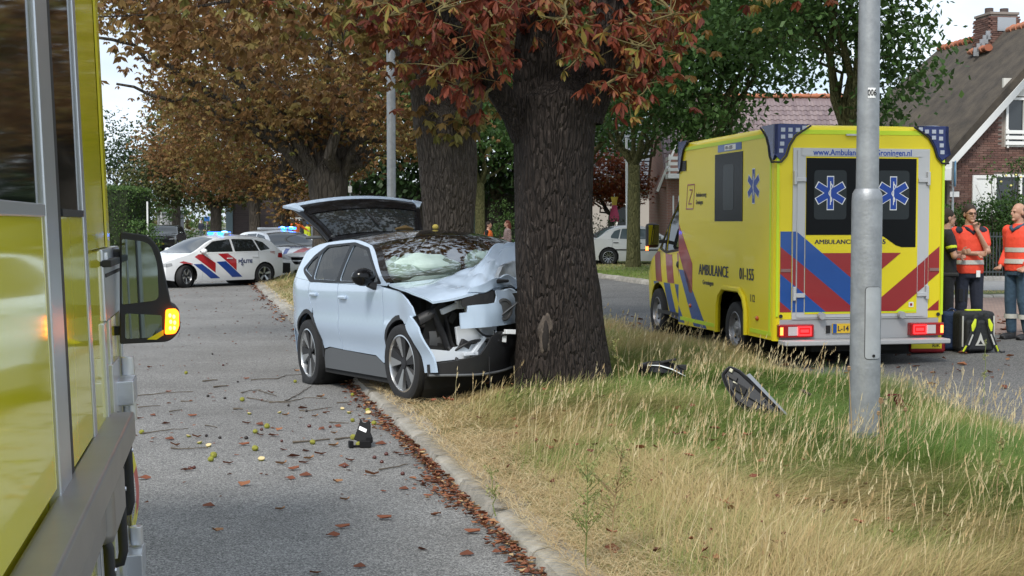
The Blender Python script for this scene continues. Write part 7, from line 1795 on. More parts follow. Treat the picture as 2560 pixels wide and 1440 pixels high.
# cabin: dash, seats, wheel, airbags
b = MB(); b.box((.78, 0, .96), (.42, 1.46, .14)); b.box((-.4, 0, .50), (2.6, 1.5, .1)); b.box((-1.3, 0, .9), (.08, 1.36, .6), rot=Matrix.Rotation(R(-12), 4, 'Y')); b.build('cabin_floor', m_seat, cr, bevel=.02)
for x, y in ((-.15, -.38), (-.15, .38), (-1.05, -.4), (-1.05, .4)):
    b = MB(); b.box((x, y, .96), (.14, .48, .72), rot=Matrix.Rotation(R(-14), 4, 'Y')); b.box((x - .12, y, 1.33), (.09, .26, .2)); b.build('seat', m_seat, cr, bevel=.05)
m_bag = M('airbag_cloth', (.58, .72, .65), .8, bump=(9, .8))
def airbag(c, r, seed, rz_):
    rr = np.random.default_rng(seed); b = MB(); b.ell((0, 0, 0), (1, 1, 1), 28, 18); vs = []
    ph = rr.uniform(0, 6, 6)
    for v in b.v:
        q_ = Vector(v); k = 1 + .10 * math.sin(4 * q_.y + ph[0] + 2 * q_.z) + .08 * math.sin(7 * q_.x - 3 * q_.z + ph[1]) + .07 * abs(math.sin(6 * q_.y + 5 * q_.z + ph[2])) + .05 * math.sin(11 * q_.y + ph[3])
        vs.append((q_.x * r[0] * k, q_.y * r[1] * k, q_.z * r[2] * k))
    b.v = vs; o = b.build('airbag', m_bag, cr, smooth=80); o.location = c; o.rotation_euler = (0, 0, rz_)
airbag((.60, -.34, 1.175), (.20, .40, .135), 3, .1); airbag((.52, -.60, 1.15), (.16, .17, .13), 5, 0); airbag((.58, .34, 1.20), (.16, .20, .12), 8, 0)
b = MB(); b.box((.20, 0, 1.41), (.04, .20, .06)); b.build('rear_view_mirror', m_black, cr, bevel=.01)
# tail: opening and raised tailgate
b = MB(); cs.bk(b, [(-.82, .30), (.82, .30), (.84, .60), (.80, .74), (-.80, .74), (-.84, .60)], 0, g=.1); b.build('rear_bumper', m_cp, cr, smooth=35)
TGA = R(38)
tg = bpy.data.objects.new('tailgate', None); link(tg, cr); tg.location = (-1.66, .10, 1.50); tg.rotation_euler = (0, TGA, 0); tg.scale = (.74, 1, 1)      # local -x runs out along the raised gate, z = its outer face
def tgp(a, c, o=0.0):   # a = distance from the hinge, c = half width coordinate
    w = .56 + .18 * sstep(0, 1, a); bow = .05 * math.sin(PI * min(1, a / 1.1) * .9); return (-a, c, bow - .075 * (c / w) ** 2 * (.6 + .5 * a) + o - .02 * sstep(.85, 1.12, a))
def tgpoly(a0, a1, ins=0.0):
    l_ = [(a0 + (a1 - a0) * i / 6) for i in range(7)]; wd = lambda a: .56 + .18 * sstep(0, 1, a) - ins
    return [(a, wd(a)) for a in l_] + [(a1 + .05 * (1 - k * k), wd(a1) * -k) for k in (-.66, -.33, 0, .33, .66)] + [(a, -wd(a)) for a in l_[::-1]] + [(a0, -wd(a0) * k) for k in (.5, 0, -.5)][::1] if 0 else [(a, wd(a)) for a in l_] + [(a, -wd(a)) for a in l_[::-1]]
def gatepart(nm, a0, a1, ins, off, mat, dep=.03):
    b = MB(); lift(b, tgpoly(a0, a1, ins), lambda a, c: tgp(a, c, off), lambda a, c: tgp(a, c, off - dep), g=.06); return b.build(nm, mat, tg, smooth=35)
gatepart('gate_shell', .02, 1.06, 0, -.005, m_gloss, .07); gatepart('rear_window', .14, .66, .07, .004, m_glass, .006); gatepart('black_panel', .69, .98, .04, .004, m_gloss, .006); gatepart('gate_edge', .985, 1.10, -.01, .006, m_cp, .04)
for q in (-1, 1):
    b = MB(); lift(b, [(.80, .70), (1.11, .73), (1.11, .87), (1.00, .82), (.84, .75)], lambda a, c: (-a, q * c, tgp(a, q * c)[2] + .01), lambda a, c: (-a, q * c, tgp(a, q * c)[2] - .02), g=.06); b.build('gate_corner', m_cp, tg, smooth=40)
    MB().tube([(-.12, q * .50, -.02), (-.62, q * .66, -.30)], [.02, .02], 8).build('gas_strut', m_clad, tg)
    b = MB(); b.tube([(-.04, q * .56, -.03), (-.35, q * .61, -.03), (-.75, q * .70, -.06), (-1.05, q * .75, -.12)], [.03, .035, .04, .03], 6); b.build('gate_side', m_gloss, tg, smooth=50)
MB().box((-.42, .02, tgp(.42, 0)[2] + .012), (.36, .02, .014), rz=R(12)).build('wiper', m_black, tg)
# litter lying on the roof and bonnet
MB().ell((-.45, .28, 1.585), (.035, .035, .03), 10, 7).build('roof_litter', M('husk_yellow', (.46, .36, .08), .8), cr, smooth=60)
b = MB(); b.tube([(-.55, .06, 1.575), (-.5, -.05, 1.59), (-.45, -.18, 1.58)], [.012, .03, .01], 6); b.build('roof_litter', M('leaf_brown_plain', (.14, .09, .03), .8), cr)
# ------------------------------------------------------------------ the emergency truck right beside the camera: local y forward, x outwards from its side, z up
tkm = Matrix.Translation((-.522, 0, 0)) @ Matrix.Rotation(math.atan2(.212, 1), 4, 'Z') @ Matrix.Translation((0, 0, 1.82)) @ Matrix.Rotation(R(-2.1), 4, 'Y') @ Matrix.Translation((0, 0, -1.82))
tk = thing('emergency_truck', 'yellow emergency truck with aluminium trim, black mirror and lit amber indicator at the left edge', 'truck'); tk.matrix_world = tkm
m_tyel = M('truck_yellow', (.82, .74, .03), .07, coat=.25, spec=.5)
m_fluo = M('truck_fluor_yellow', (.70, .62, .01), .4)
m_tred = M('truck_red', (.48, .03, .02), .35)
m_twin = M('truck_window', (.006, .007, .008), .05, spec=.75)
m_talu = M('truck_aluminium', (.62, .64, .66), .3, metal=.75, bump=(14, .06, (1, 1, 30)))
m_anod = M('anodised_grey', (.33, .315, .30), .42, metal=.7, var=(3, .6, (.25, .24, .23)))
def tb(nm, x0, x1, y0, y1, z0, z1, mat, bev=None, parent=tk): return MB().box(((x0 + x1) / 2, (y0 + y1) / 2, (z0 + z1) / 2), (x1 - x0, y1 - y0, z1 - z0)).build(nm, mat, parent, bevel=bev)
tb('body', -2.35, -.03, -3.4, 6.72, .62, 3.2, m_tyel)
tb('chassis', -2.1, -.25, -3.2, 6.6, .35, .64, m_under)
tb('side_panel', -.03, 0, -3.4, 4.02, 1.04, 1.84, m_tyel, .004)
wdw = tb('cab_window', -.03, -.006, 1.2, 4.0, 1.87, 3.05, m_twin)
tb('window_sill', -.03, .010, 1.2, 4.02, 1.835, 1.872, m_talu, .005)
tb('upper_panel', -.03, 0, -3.4, 4.02, 3.05, 3.2, m_tyel)
tb('door_post', -.03, .008, 4.05, 4.34, .40, 3.2, m_talu, .006)
tb('door_seal', -.03, .002, 4.37, 4.46, .40, 3.2, m_black)
tb('side_panel', -.03, 0, 4.47, 5.14, 1.02, 1.84, m_tyel, .004)
tb('cab_window', -.03, -.006, 4.47, 5.14, 1.86, 3.05, m_twin); tb('window_sill', -.03, .008, 4.47, 5.14, 1.838, 1.862, m_black)
tb('upper_panel', -.03, 0, 4.47, 5.14, 3.05, 3.2, m_tyel)
tb('trim_strip', -.03, .004, 5.17, 5.27, .40, 3.2, m_talu, .004)
tb('side_panel', -.03, 0, 5.29, 6.06, 1.71, 3.2, m_tyel, .004)
b = MB(); vs = []
for z in (1.71, 3.2): vs += [(.002 - .10 * (1 - math.cos(a)), 6.07 + .55 * math.sin(a), z) for a in np.linspace(0, PI / 2, 8)]
b.add(vs, [(i, i + 1, 9 + i, 8 + i) for i in range(7)]); b.build('fluor_edge', m_fluo, tk, smooth=60)
# aluminium box with grab slot, panel strips below it
tb('step_box', -.03, .012, 5.80, 6.72, 1.40, 1.705, m_talu, .008); tb('box_slot', -.02, .016, 5.86, 6.66, 1.585, 1.60, m_black); tb('box_ledge', -.02, .045, 5.80, 6.74, 1.63, 1.66, m_black, .005)
MB().tube([(.008, 5.92, 1.66), (.02, 5.92, 1.66)], [.03, .03], 14).build('box_button', m_white, tk)
tb('side_panel', -.03, 0, 5.29, 5.79, .40, 1.70, m_tyel, .004)
for y0 in (5.70, 5.95, 6.55): tb('trim_strip', -.03, .012, y0, y0 + .10, .30, 1.40, m_talu, .004)
tb('side_panel', -.03, 0, 6.06, 6.54, .30, 1.39, m_tyel); tb('side_panel', -.03, -.004, 5.81, 5.94, .30, 1.39, m_tyel)
# side rail with its bracket and the lower bar
tb('side_rail', -.01, .105, 1.6, 5.84, .895, 1.015, m_anod, .014); tb('rail_bracket', .0, .085, 4.86, 5.42, .66, .89, m_anod, .05); tb('lower_rail', -.01, .055, 1.6, 5.30, .70, .80, m_anod, .012)
MB().box((.108, 3.1, .965), (.004, .22, .012)).build('rail_scratch', m_black, tk)
for y0 in (2.2, 3.2, 4.1): tb('locker_door', -.03, 0, y0, y0 + .9, .05 + .32, .69, m_tyel, .006)
tb('trim_strip', -.03, .010, 4.95, 5.05, .32, .69, m_talu, .004)
# hinges
for zc in (1.06, .28):
    for i, (dz_, r) in enumerate(((.105, .030), (-.105, .030))): MB().tube([(.055, 6.28, zc + dz_ - .042), (.055, 6.28, zc + dz_ + .042)], [r, r], 18).build('hinge_barrel', m_talu, tk, bevel=.003)
    tb('hinge_leaf', -.01, .088, 6.10, 6.34, zc - .055, zc + .055, m_talu, .006); tb('hinge_plate', -.01, .02, 5.9, 6.3, zc - .15, zc + .15, m_talu, .004)
# black grab handles
def grip(y, z0, z1, x=.055):
    b = MB(); pts = [(0, y, z1), (x * .8, y, z1 - .01), (x, y, z1 - .05), (x, y, z0 + .05), (x * .8, y, z0 + .01), (0, y, z0)]
    b.tube(pts, [.018, .02, .02, .02, .02, .018], 10); h = b.build('grab_handle', m_black, tk, smooth=50)
    MB().tube([(x + .018, y, (z0 + z1) / 2 + .06), (x + .024, y, (z0 + z1) / 2 + .06)], [.010, .008], 10).build('bolt', m_talu, h); return h
grip(6.02, .54, .98); grip(5.52, .44, .93); grip(4.90, .32, .70); grip(5.78, .60, .86, .03)
# bulging coloured corner low at the front
b = MB(); vs = []; n = 10
for i in range(n + 1):
    z = .30 + .50 * i / n; bu = .05 * math.sin(PI * i / n) ** .7
    for y in (6.40, 6.60, 6.72): vs.append((bu + .005 - (.02 if y > 6.7 else 0), y, z))
b.add(vs, [(i * 3 + j, i * 3 + j + 1, i * 3 + j + 4, i * 3 + j + 3) for i in range(n) for j in range(2)]); b.m = [0 if i < 4 or (i % 2) else (1 if j == 0 else 0) for i in range(n) for j in range(2)]
b.m = [1 if (k // 2) in (3, 4, 5, 6) else 0 for k in range(20)]; b.build('corner_reflector', [m_fluo, m_tred], tk, smooth=60)
# mirror: faces back to the camera
MYB = 6.30
def mr(px, py): q = tkm.inverted() @ P(px, py, 6.16); return (q.x, q.z)
outl = rpoly([mr(298, 862), mr(424, 858), mr(452, 828), mr(446, 772), mr(428, 765), mr(398, 622), mr(372, 588), mr(298, 578)], [.012, .03, .03, .03, .04, .05, .05, .02])
mo = MB(); mo.prism(outl, lambda a, c: (a, MYB, c), lambda a, c: ((a - .16) * .86 + .16, MYB + .17, (c - 1.5) * .9 + 1.5)); mo = mo.build('mirror', m_black, tk, bevel=.012, seg=3)
m_mirr = M('mirror_silver', (.24, .28, .28), .02, metal=1)
g1 = rpoly([mr(304, 762), mr(396, 752), mr(392, 660), mr(374, 606), mr(304, 597)], [.01, .03, .03, .04, .01])
b = MB(); lift(b, g1, lambda a, c: (a, MYB - .004, c), lambda a, c: (a, MYB + .002, c), g=9); gl_ = b.build('mirror_glass', m_mirr, mo); 
g2 = rpoly([mr(312, 848), mr(404, 845), mr(404, 790), mr(312, 784)], .012)
b = MB(); lift(b, g2, lambda a, c: (a, MYB - .004, c), lambda a, c: (a, MYB + .002, c), g=9); b.build('wide_angle_glass', m_mirr, mo)
b = MB(); ip = rpoly([mr(411, 838), mr(438, 836), mr(447, 818), mr(446, 782), mr(437, 773), mr(413, 775)], .012); lift(b, ip, lambda a, c: (a, MYB - .022, c), lambda a, c: (a, MYB + .01, c), g=9)
b.build('indicator', M('indicator_lit', (1, .28, .02), .2, emit=((1, .17, .006), 2.6)), mo, bevel=.005)
for k, (x, y) in enumerate([(424, 790), (434, 793), (426, 806), (436, 808), (425, 822), (435, 822)]):
    q = mr(x, y); MB().ell((q[0], MYB - .024, q[1]), (.007, .004, .010), 8, 6).build('indicator_bulb', M('bulb_lit', (1, .7, .2), .2, emit=((1, .42, .05), 5)), mo, smooth=60)
q0 = mr(300, 640); tb('mirror_arm', -.02, q0[0] + .05, MYB + .04, MYB + .12, q0[1] - .03, q0[1] + .03, m_black, .015); q0 = mr(300, 830); tb('mirror_arm', -.02, q0[0] + .05, MYB + .04, MYB + .12, q0[1] - .02, q0[1] + .02, m_black, .01)
b = MB(); lift(b, [mr(366, 850), mr(408, 826), mr(408, 840), mr(390, 851)], lambda a, c: (a, MYB - .008, c), None, g=9); b.build('mirror_trim', m_fluo, mo)
# wheels out of the picture below
wv = bpy.data.objects.new('running_gear', None); link(wv, tk); wv.rotation_euler = (0, 0, PI / 2)
for y in (-1.6, 3.6):
    for q in (-1, 1): wheel(wv, (y, (.22 if q < 0 else 2.12), .46), .46, .28, q, 'steel', 0, .6)
# ------------------------------------------------------------------ people: each body one skin, clothes over it
def remesh(mb, name, mat, parent, vox, smooth=3, rot=None):
    me = mb.mesh('tmp', mat, None, False); o = bpy.data.objects.new('tmp', me); COL.objects.link(o)
    m = o.modifiers.new('r', 'REMESH'); m.mode = 'VOXEL'; m.voxel_size = vox; m.use_smooth_shade = True
    s = o.modifiers.new('s', 'SMOOTH'); s.factor = .5; s.iterations = smooth
    dg = bpy.context.evaluated_depsgraph_get(); nm = bpy.data.meshes.new_from_object(o.evaluated_get(dg)); bpy.data.objects.remove(o); nm.name = name
    if not nm.materials: nm.materials.append(mat)
    r = bpy.data.objects.new(name, nm); link(r, parent); return r
def loft(mb, secs, n=18):
    """secs: (x, y, z, rx, ry)"""
    vs = []; fs = []
    for x, y, z, a, c in secs:
        for k in range(n):
            t = 2 * PI * k / n; vs.append((x + a * math.copysign(abs(math.cos(t)) ** .85, math.cos(t)), y + c * math.copysign(abs(math.sin(t)) ** .85, math.sin(t)), z))
    for i in range(len(secs) - 1):
        for k in range(n): fs.append((i * n + k, i * n + (k + 1) % n, (i + 1) * n + (k + 1) % n, (i + 1) * n + k))
    fs += [tuple(range(n - 1, -1, -1)), tuple((len(secs) - 1) * n + k for k in range(n))]; mb.add(vs, fs)
def limbt(mb, pts, rad, n=10): mb.tube(pts, rad, n); [mb.ell(p, (r, r, r), 10, 7) for p, r in zip(pts, rad)]
SKIN = M('skin', (.47, .27, .19), .5, var=(14, .3, (.40, .20, .14)))
def person(label, loc, rotz, h=1.8, pose=None, top=None, trousers=None, hair=None, skin=SKIN, bands=(), sleeve='short', vox=.012, female=False, bald=False, shoes=None, vest=None, extra=None, group=None, bandm=None, bent=0.0):
    """stands facing local -y"""
    t = thing('person', label, 'person', loc, rotz, group); k = h / 1.8; t.scale = (k, k, k)
    ps = dict(hipL=(.095, 0, .92), kneeL=(.105, -.02, .50), ankL=(.115, .02, .09), hipR=(-.095, 0, .92), kneeR=(-.105, -.02, .50), ankR=(-.115, .02, .09),
              shL=(.185, 0, 1.435), elL=(.235, .03, 1.16), wrL=(.225, -.06, .93), shR=(-.185, 0, 1.435), elR=(-.235, .03, 1.16), wrR=(-.225, -.06, .93), head=(0, -.02, 1.665), hturn=0, fistL=.5, fistR=.5)
    ps.update(pose or {})
    V_ = lambda n: Vector(ps[n]); sw = .9 if female else 1
    tor = [(0, 0, .86, .15, .105), (0, 0, .95, .165, .115), (0, -.005, 1.08, .145 * sw, .105), (0, -.01, 1.22, .155 * sw, .112), (0, 0, 1.34, .172 * sw, .118), (0, .005, 1.43, .160 * sw, .10), (0, .005, 1.48, .09, .075), (0, 0, 1.53, .058, .058), (0, -.01, 1.60, .053, .056)]
    b = MB(); loft(b, tor)
    hp = V_('head'); hm = Matrix.Translation(hp) @ Matrix.Rotation(ps['hturn'], 4, 'Z')
    b.ell((0, .012, .03), (.074, .094, .095), 16, 12, mat=hm); b.ell((0, -.022, -.04), (.058, .066, .076), 14, 10, mat=hm); b.ell((0, -.098, -.012), (.013, .020, .024), 8, 6, mat=hm); b.ell((0, -.075, -.092), (.026, .022, .02), 8, 6, mat=hm); b.ell((0, -.082, .026), (.048, .014, .012), 8, 6, mat=hm)
    for q in (-1, 1): b.ell((q * .076, .012, -.008), (.012, .020, .032), 8, 6, mat=hm)
    b.ell((0, -.084, -.052), (.024, .012, .010), 8, 6, mat=hm)
    for s in 'LR':
        limbt(b, [V_('hip' + s), V_('knee' + s), V_('ank' + s)], [.085, .058, .042]); a = V_('ank' + s); b.ell(a + Vector((0, -.07, -.055)), (.040, .105, .030), 10, 7)
        limbt(b, [V_('sh' + s), V_('el' + s), V_('wr' + s)], [.055, .043, .028])
        w = V_('wr' + s); d = (w - V_('el' + s)).normalized(); pz = d.orthogonal().normalized(); side = d.cross(Vector((0, -1, .2))).normalized(); nrm = side.cross(d)
        palm = w + d * .05; b.tube([w, w + d * .045, w + d * .09], [.028, .038, .034], 8, ell=(nrm, .5))
        cu = ps['fist' + s]
        for f in range(4):
            o = (f - 1.5) * .019; p0 = w + d * .085 + side * o; l1 = .04 - .004 * abs(f - 1.3)
            d1 = (d * math.cos(cu) + nrm * math.sin(cu)); d2 = (d * math.cos(cu * 2.2) + nrm * math.sin(cu * 2.2)); b.tube([p0 - d * .02, p0 + d1 * l1, p0 + d1 * l1 + d2 * .035], [.0105, .0098, .008], 6)
        b.tube([w + d * .02 + side * .03, w + d * .055 + side * .058 + nrm * .015, w + d * .085 + side * .055 + nrm * .03], [.012, .011, .009], 6)
    remesh(b, 'body', skin, t, vox * .72, 2)
    # trousers
    b = MB(); loft(b, [(0, 0, .84, .165, .125), (0, 0, .93, .178, .128), (0, -.003, 1.04, .162 * sw, .12)])
    for s in 'LR':
        kn, an = V_('knee' + s), V_('ank' + s); limbt(b, [V_('hip' + s), kn, an + Vector((0, 0, .03))], [.102, .078, .068])
    tr = remesh(b, 'trousers', trousers, t, vox, 3)
    b = MB()
    for s in 'LR':
        b = MB(); a = V_('ank' + s); b.tube([a + Vector((0, .01, .06)), a + Vector((0, .01, -.02)), a + Vector((0, 0, -.075))], [.056, .058, .062], 10); b.ell(a + Vector((0, -.085, -.052)), (.054, .125, .042), 12, 8); b.box(a + Vector((0, -.05, -.08)), (.10, .26, .02)); remesh(b, 'boot', shoes or m_black, t, vox, 2)
    # top
    g = .014; b = MB(); loft(b, [(x, y, z, a + g + .012 * (z < 1.1), c + g + .010 * (z < 1.1)) for x, y, z, a, c in tor if .9 < z < 1.49])
    if not vest: 
        b = MB(); loft(b, [(0, 0, .90, .185, .135), (0, 0, .98, .188, .136), (0, -.005, 1.08, .172 * sw, .127), (0, -.01, 1.22, .176 * sw, .132), (0, 0, 1.34, .190 * sw, .135), (0, .005, 1.43, .178, .115), (0, .005, 1.49, .10, .085), (0, 0, 1.525, .070, .070)])
    for s in 'LR':
        sh_, el_, wr_ = V_('sh' + s), V_('el' + s), V_('wr' + s)
        if sleeve == 'short': limbt(b, [sh_, sh_.lerp(el_, .62)], [.075, .066])
        else: limbt(b, [sh_, el_, el_.lerp(wr_, .88)], [.074, .062, .046])
    tp = remesh(b, 'jacket' if sleeve == 'long' else 'shirt', top, t, vox, 3)
    for z0, z1 in bands:
        b = MB(); fx = crv([.86, .98, 1.08, 1.22, 1.34, 1.43], [.190, .194, .180, .184, .196, .184]); fy = crv([.86, .98, 1.08, 1.22, 1.34, 1.43], [.140, .143, .134, .138, .141, .12])
        if vest: fx = lambda z: .19; fy = lambda z: .14
        vs = []; n = 26
        for z in (z0, z1): vs += [((fx(z)) * math.copysign(abs(math.cos(2 * PI * i / n)) ** .85, math.cos(2 * PI * i / n)), -.005 + fy(z) * math.copysign(abs(math.sin(2 * PI * i / n)) ** .85, math.sin(2 * PI * i / n)), z) for i in range(n)]
        b.add(vs, [(i, (i + 1) % n, n + (i + 1) % n, n + i) for i in range(n)]); b.build('reflective_band', bandm or M('reflective_grey', (.50, .50, .46), .4), tp, smooth=60)
    if vest:
        b = MB(); loft(b, [(0, 0, .95, .20, .15), (0, -.005, 1.08, .185, .142), (0, -.01, 1.22, .188, .146), (0, 0, 1.34, .20, .148), (0, .005, 1.43, .185, .125), (0, .005, 1.485, .11, .09)]); remesh(b, 'vest', vest, t, vox, 2)
    # hair, eyes
    if hair:
        b = MB()
        if bald: b.ell((0, .035, .020), (.079, .082, .085), 16, 10, mat=hm); b.ell((0, .045, -.02), (.077, .07, .06), 14, 8, mat=hm)
        else: b.ell((0, .022, .045), (.082, .099, .092), 16, 10, mat=hm); b.ell((0, .05, -.01), (.078, .068, .07), 14, 8, mat=hm)
        if female: b.tube([hm @ Vector(p) for p in ((0, .05, .02), (0, .075, -.10), (0, .085, -.26))], [.085, .09, .055], 12); 
        remesh(b, 'hair', hair, t, vox * .8, 1)
    if vox < .015:
        for q in (-1, 1): MB().ell((0, 0, 0), (.011, .006, .006), 8, 6, mat=hm @ Matrix.Translation((q * .030, -.084, .008))).build('eye', M('eye_dark', (.03, .025, .02), .3), t, smooth=60)
    if extra: extra(t, hm, ps)
    return t, hm
m_hv = M('hivis_red', (.80, .075, .035), .75, bump=(16, .5), var=(5, .35, (.62, .05, .03)))
m_hvo = M('hivis_orange', (.80, .17, .03), .75, bump=(16, .4))
m_hvy = M('hivis_yellow', (.62, .72, .03), .7)
m_navyc = M('cloth_navy', (.020, .024, .040), .85, bump=(25, .5)); m_blackc = M('cloth_black', (.016, .017, .019), .85, bump=(25, .5)); m_jean = M('cloth_blue', (.045, .085, .13), .85, var=(6, .6, (.03, .055, .09)), bump=(25, .5))
m_hairb = M('hair_dark', (.035, .024, .018), .8); m_hairg = M('hair_greying', (.12, .095, .08), .85); m_hairr = M('hair_auburn', (.13, .035, .02), .7)
def ground_z(px, Y): q = P(px, 555, Y); return Vector((q.x, Y, ZG(q.x, Y)))
def glasses_man(t, hm, ps):
    b = MB()
    for q in (-1, 1): b.tube([hm @ Vector((q * .031 + .024 * math.cos(a), -.097, .008 + .015 * math.sin(a))) for a in [2 * PI * i / 12 for i in range(13)]], .0030, 5)
    b.tube([hm @ Vector(p) for p in ((-.008, -.099, .012), (.008, -.099, .012))], .003, 5)
    for q in (-1, 1): b.tube([hm @ Vector(p) for p in ((q * .055, -.095, .010), (q * .078, -.02, .010), (q * .080, .02, .0))], .003, 5)
    b.build('glasses', m_gloss, t)
    b = MB(); b.box((.06, -.145, .90), (.055, .008, .085), rz=.1); b.build('badge', m_white, t)
    b = MB(); 
    for q in (-1, 1):
        b = MB(); b.ell((q * .165, .005, 1.45), (.075, .095, .058), 12, 8); b.build('shoulder_yoke', m_navyc, t, smooth=70)
    b = MB(); b.tube([(.07, .0, 1.50), (.06, -.085, 1.475), (.0, -.115, 1.42), (-.06, -.085, 1.475), (-.07, 0, 1.50)], .022, 8); b.build('collar', m_navyc, t, smooth=60)
    b = MB(); b.box((-.115, -.085, .62), (.11, .02, .17)); b.build('knee_patch', m_blackc, t, bevel=.01)
person('man with glasses and red hi vis shirt, hand on his chin, behind the black backpack', ground_z(2424, 18.0), R(6), 1.84,
       dict(elL=(.17, -.17, 1.19), wrL=(.035, -.155, 1.455), fistL=.9, elR=(-.225, .0, 1.17), wrR=(.02, -.20, 1.16), fistR=.6, ankL=(.14, .02, .09), ankR=(-.12, .02, .09), hturn=R(-2)),
       m_hv, m_navyc, m_hairb, bands=[(1.02, 1.075), (1.14, 1.19)], extra=glasses_man, vox=.011)
def bald_extra(t, hm, ps):
    b = MB(); b.tube([(.07, .0, 1.50), (.06, -.085, 1.475), (.0, -.115, 1.43), (-.06, -.085, 1.475), (-.07, 0, 1.50), (0, .09, 1.52), (.07, 0, 1.5)], .025, 8); b.build('collar', m_jean, t, smooth=60)
    for x in (-.115, .115): MB().tube([(x, .01, .27), (x, .01, .33)], [.090, .091], 16, cap=False).build('leg_band', M('reflective_grey', (.50, .50, .46), .4), t, smooth=60)
    b = MB(); b.box((-.19, -.02, .90), (.05, .07, .14)); b.build('belt_pouch', m_blackc, t, bevel=.01)
person('balding man in red hi vis jacket and blue trousers, cut by the right edge', ground_z(2548, 18.3), R(-62), 1.84, dict(elR=(-.23, .05, 1.16), wrR=(-.19, -.12, .97), elL=(.23, .05, 1.16), wrL=(.19, -.10, .96), fistL=1.2, fistR=1.2, hturn=R(-10), ankL=(.12, .06, .09)),
       m_hv, m_jean, m_hairg, bands=[(1.00, 1.06), (1.15, 1.21)], sleeve='long', bald=True, vox=.011, extra=bald_extra)
def cop(t, hm, ps):
    for s in 'LR': a = Vector(ps['sh' + s]).lerp(Vector(ps['el' + s]), .55); MB().ell(a, (.072, .072, .05), 12, 6).build('sleeve_band', m_hvy, t, smooth=60)
    b = MB(); b.box((0, -.0, .94), (.40, .29, .06)); b.build('belt', m_black, t, bevel=.02)
person('police officer in black uniform with yellow sleeve bands, arms folded, half behind the ambulance', ground_z(2366, 17.7), R(78), 1.80, dict(elL=(.25, -.08, 1.18), wrL=(-.02, -.20, 1.22), elR=(-.25, -.08, 1.18), wrR=(.05, -.18, 1.17), hturn=R(20)), m_blackc, m_blackc, m_hairb, vox=.012, extra=cop)
person('man in an orange vest bending over between the two big trunks', ground_z(1221, 44.5), R(70), 1.64, dict(wrR=(-.1, -.3, 1.0), wrL=(.1, -.3, 1.0)), m_blackc, m_navyc, m_hairb, sleeve='long', vest=m_hvo, vox=.02)
m_leo = M('leopard_blouse', (.46, .33, .30), .85, var=(34, 1, (.06, .04, .04)))
person('woman with long auburn hair in a patterned blouse beside the struck trunk', ground_z(1269, 44), R(-75), 1.66, dict(elR=(-.2, -.02, 1.17), wrR=(-.05, -.2, 1.15)), m_leo, m_leo, m_hairr, sleeve='long', female=True, vox=.017)
person('far man in an orange shirt at the police cordon', Vector((X_at(740, 66), 66, .22)), R(20), 1.85, dict(elL=(.34, .0, 1.30), wrL=(.52, -.05, 1.18), elR=(-.22, -.1, 1.2), wrR=(-.06, -.16, 1.34)), m_hvo, m_navyc, m_hairb, sleeve='long', vox=.022)
person('far person in a yellow safety vest at the police cordon', Vector((X_at(769, 67), 67, .15)), R(170), 1.75, None, m_blackc, m_navyc, m_hairb, sleeve='long', vest=m_hvy, vox=.022)
person('dark clothed pedestrian left of the small far blue sign', Vector((X_at(503, 124), 124, .2)), R(10), 1.8, None, m_navyc, M('cloth_grey', (.10, .12, .14), .85), m_hairb, sleeve='long', vox=.03)
person('dark clothed pedestrian right of the small far blue sign', Vector((X_at(519, 125), 125, .2)), R(-20), 1.7, None, m_blackc, M('cloth_grey', (.10, .12, .14), .85), m_hairb, sleeve='long', vox=.03)
# cordon tape
ct = MB(); a = Vector((X_at(722, 64), 64, 2.0)); c = Vector((X_at(783, 64), 64, 2.0)); ct.box((a + c) / 2, ((c - a).length, .01, .06)); tag(ct.build('cordon_tape', m_white), 'white cordon tape stretched in front of the far orange worker', 'tape')
# ------------------------------------------------------------------ bags behind the ambulance
q = ground_z(2438, 16.9)
bg = thing('medical_backpack', 'black medical backpack with yellow strap trims and a reflective triangle standing on the road', 'backpack', q, R(6))
m_bagb = M('bag_black', (.016, .018, .020), .7, bump=(30, .6)); m_bagy = M('bag_yellow', (.62, .72, .03), .6); m_refl = M('reflective_grey', (.50, .50, .46), .4); m_bagn = M('bag_navy', (.014, .032, .085), .75, bump=(30, .5))
b = MB(); b.box((0, 0, .265), (.46, .26, .50)); b.build('main_pocket', m_bagb, bg, bevel=.055, seg=3)
b = MB(); b.box((0, -.15, .22), (.36, .10, .38)); b.build('front_pocket', m_bagb, bg, bevel=.035, seg=3)
MB().box((-.02, -.02, .525), (.20, .06, .02)).build('top_handle', m_bagy, bg, bevel=.008)
for s in (-1, 1):
    st_ = MB(); st_.tube([(s * .05, -.21, .50), (s * .085, -.225, .40), (s * .12, -.225, .25), (s * .17, -.22, .12), (s * .22, -.20, .03)], .030, 8, ell=((0, 1, 0), .4)); st_ = st_.build('strap', m_bagb, bg, smooth=60)
    b = MB(); b.tube([(s * .085, -.242, .43), (s * .11, -.244, .35), (s * .12, -.242, .28)], [.012, .03, .01], 8, ell=((0, 1, 0), .35)); b.build('strap_trim', m_bagy, st_, smooth=60)
    b = MB(); b.tube([(s * .115, -.240, .24), (s * .165, -.236, .11)], .010, 6, ell=((0, 1, 0), .4)); b.build('strap_reflector', m_refl, st_)
    b = MB(); b.tube([(s * .19, -.226, .10), (s * .225, -.21, .03)], .012, 6); b.build('strap_end', m_bagy, st_)
    MB().box((s * .20, -.136, .27), (.018, .008, .38)).build('side_reflector', m_refl, bg)
b = MB(); b.prism([(-.065, .10), (.065, .10), (.03, .17), (0, .26), (-.03, .17)], lambda a, c: (a, -.206, c), lambda a, c: (a, -.200, c)); tri = b.build('triangle_mark', m_refl, bg)
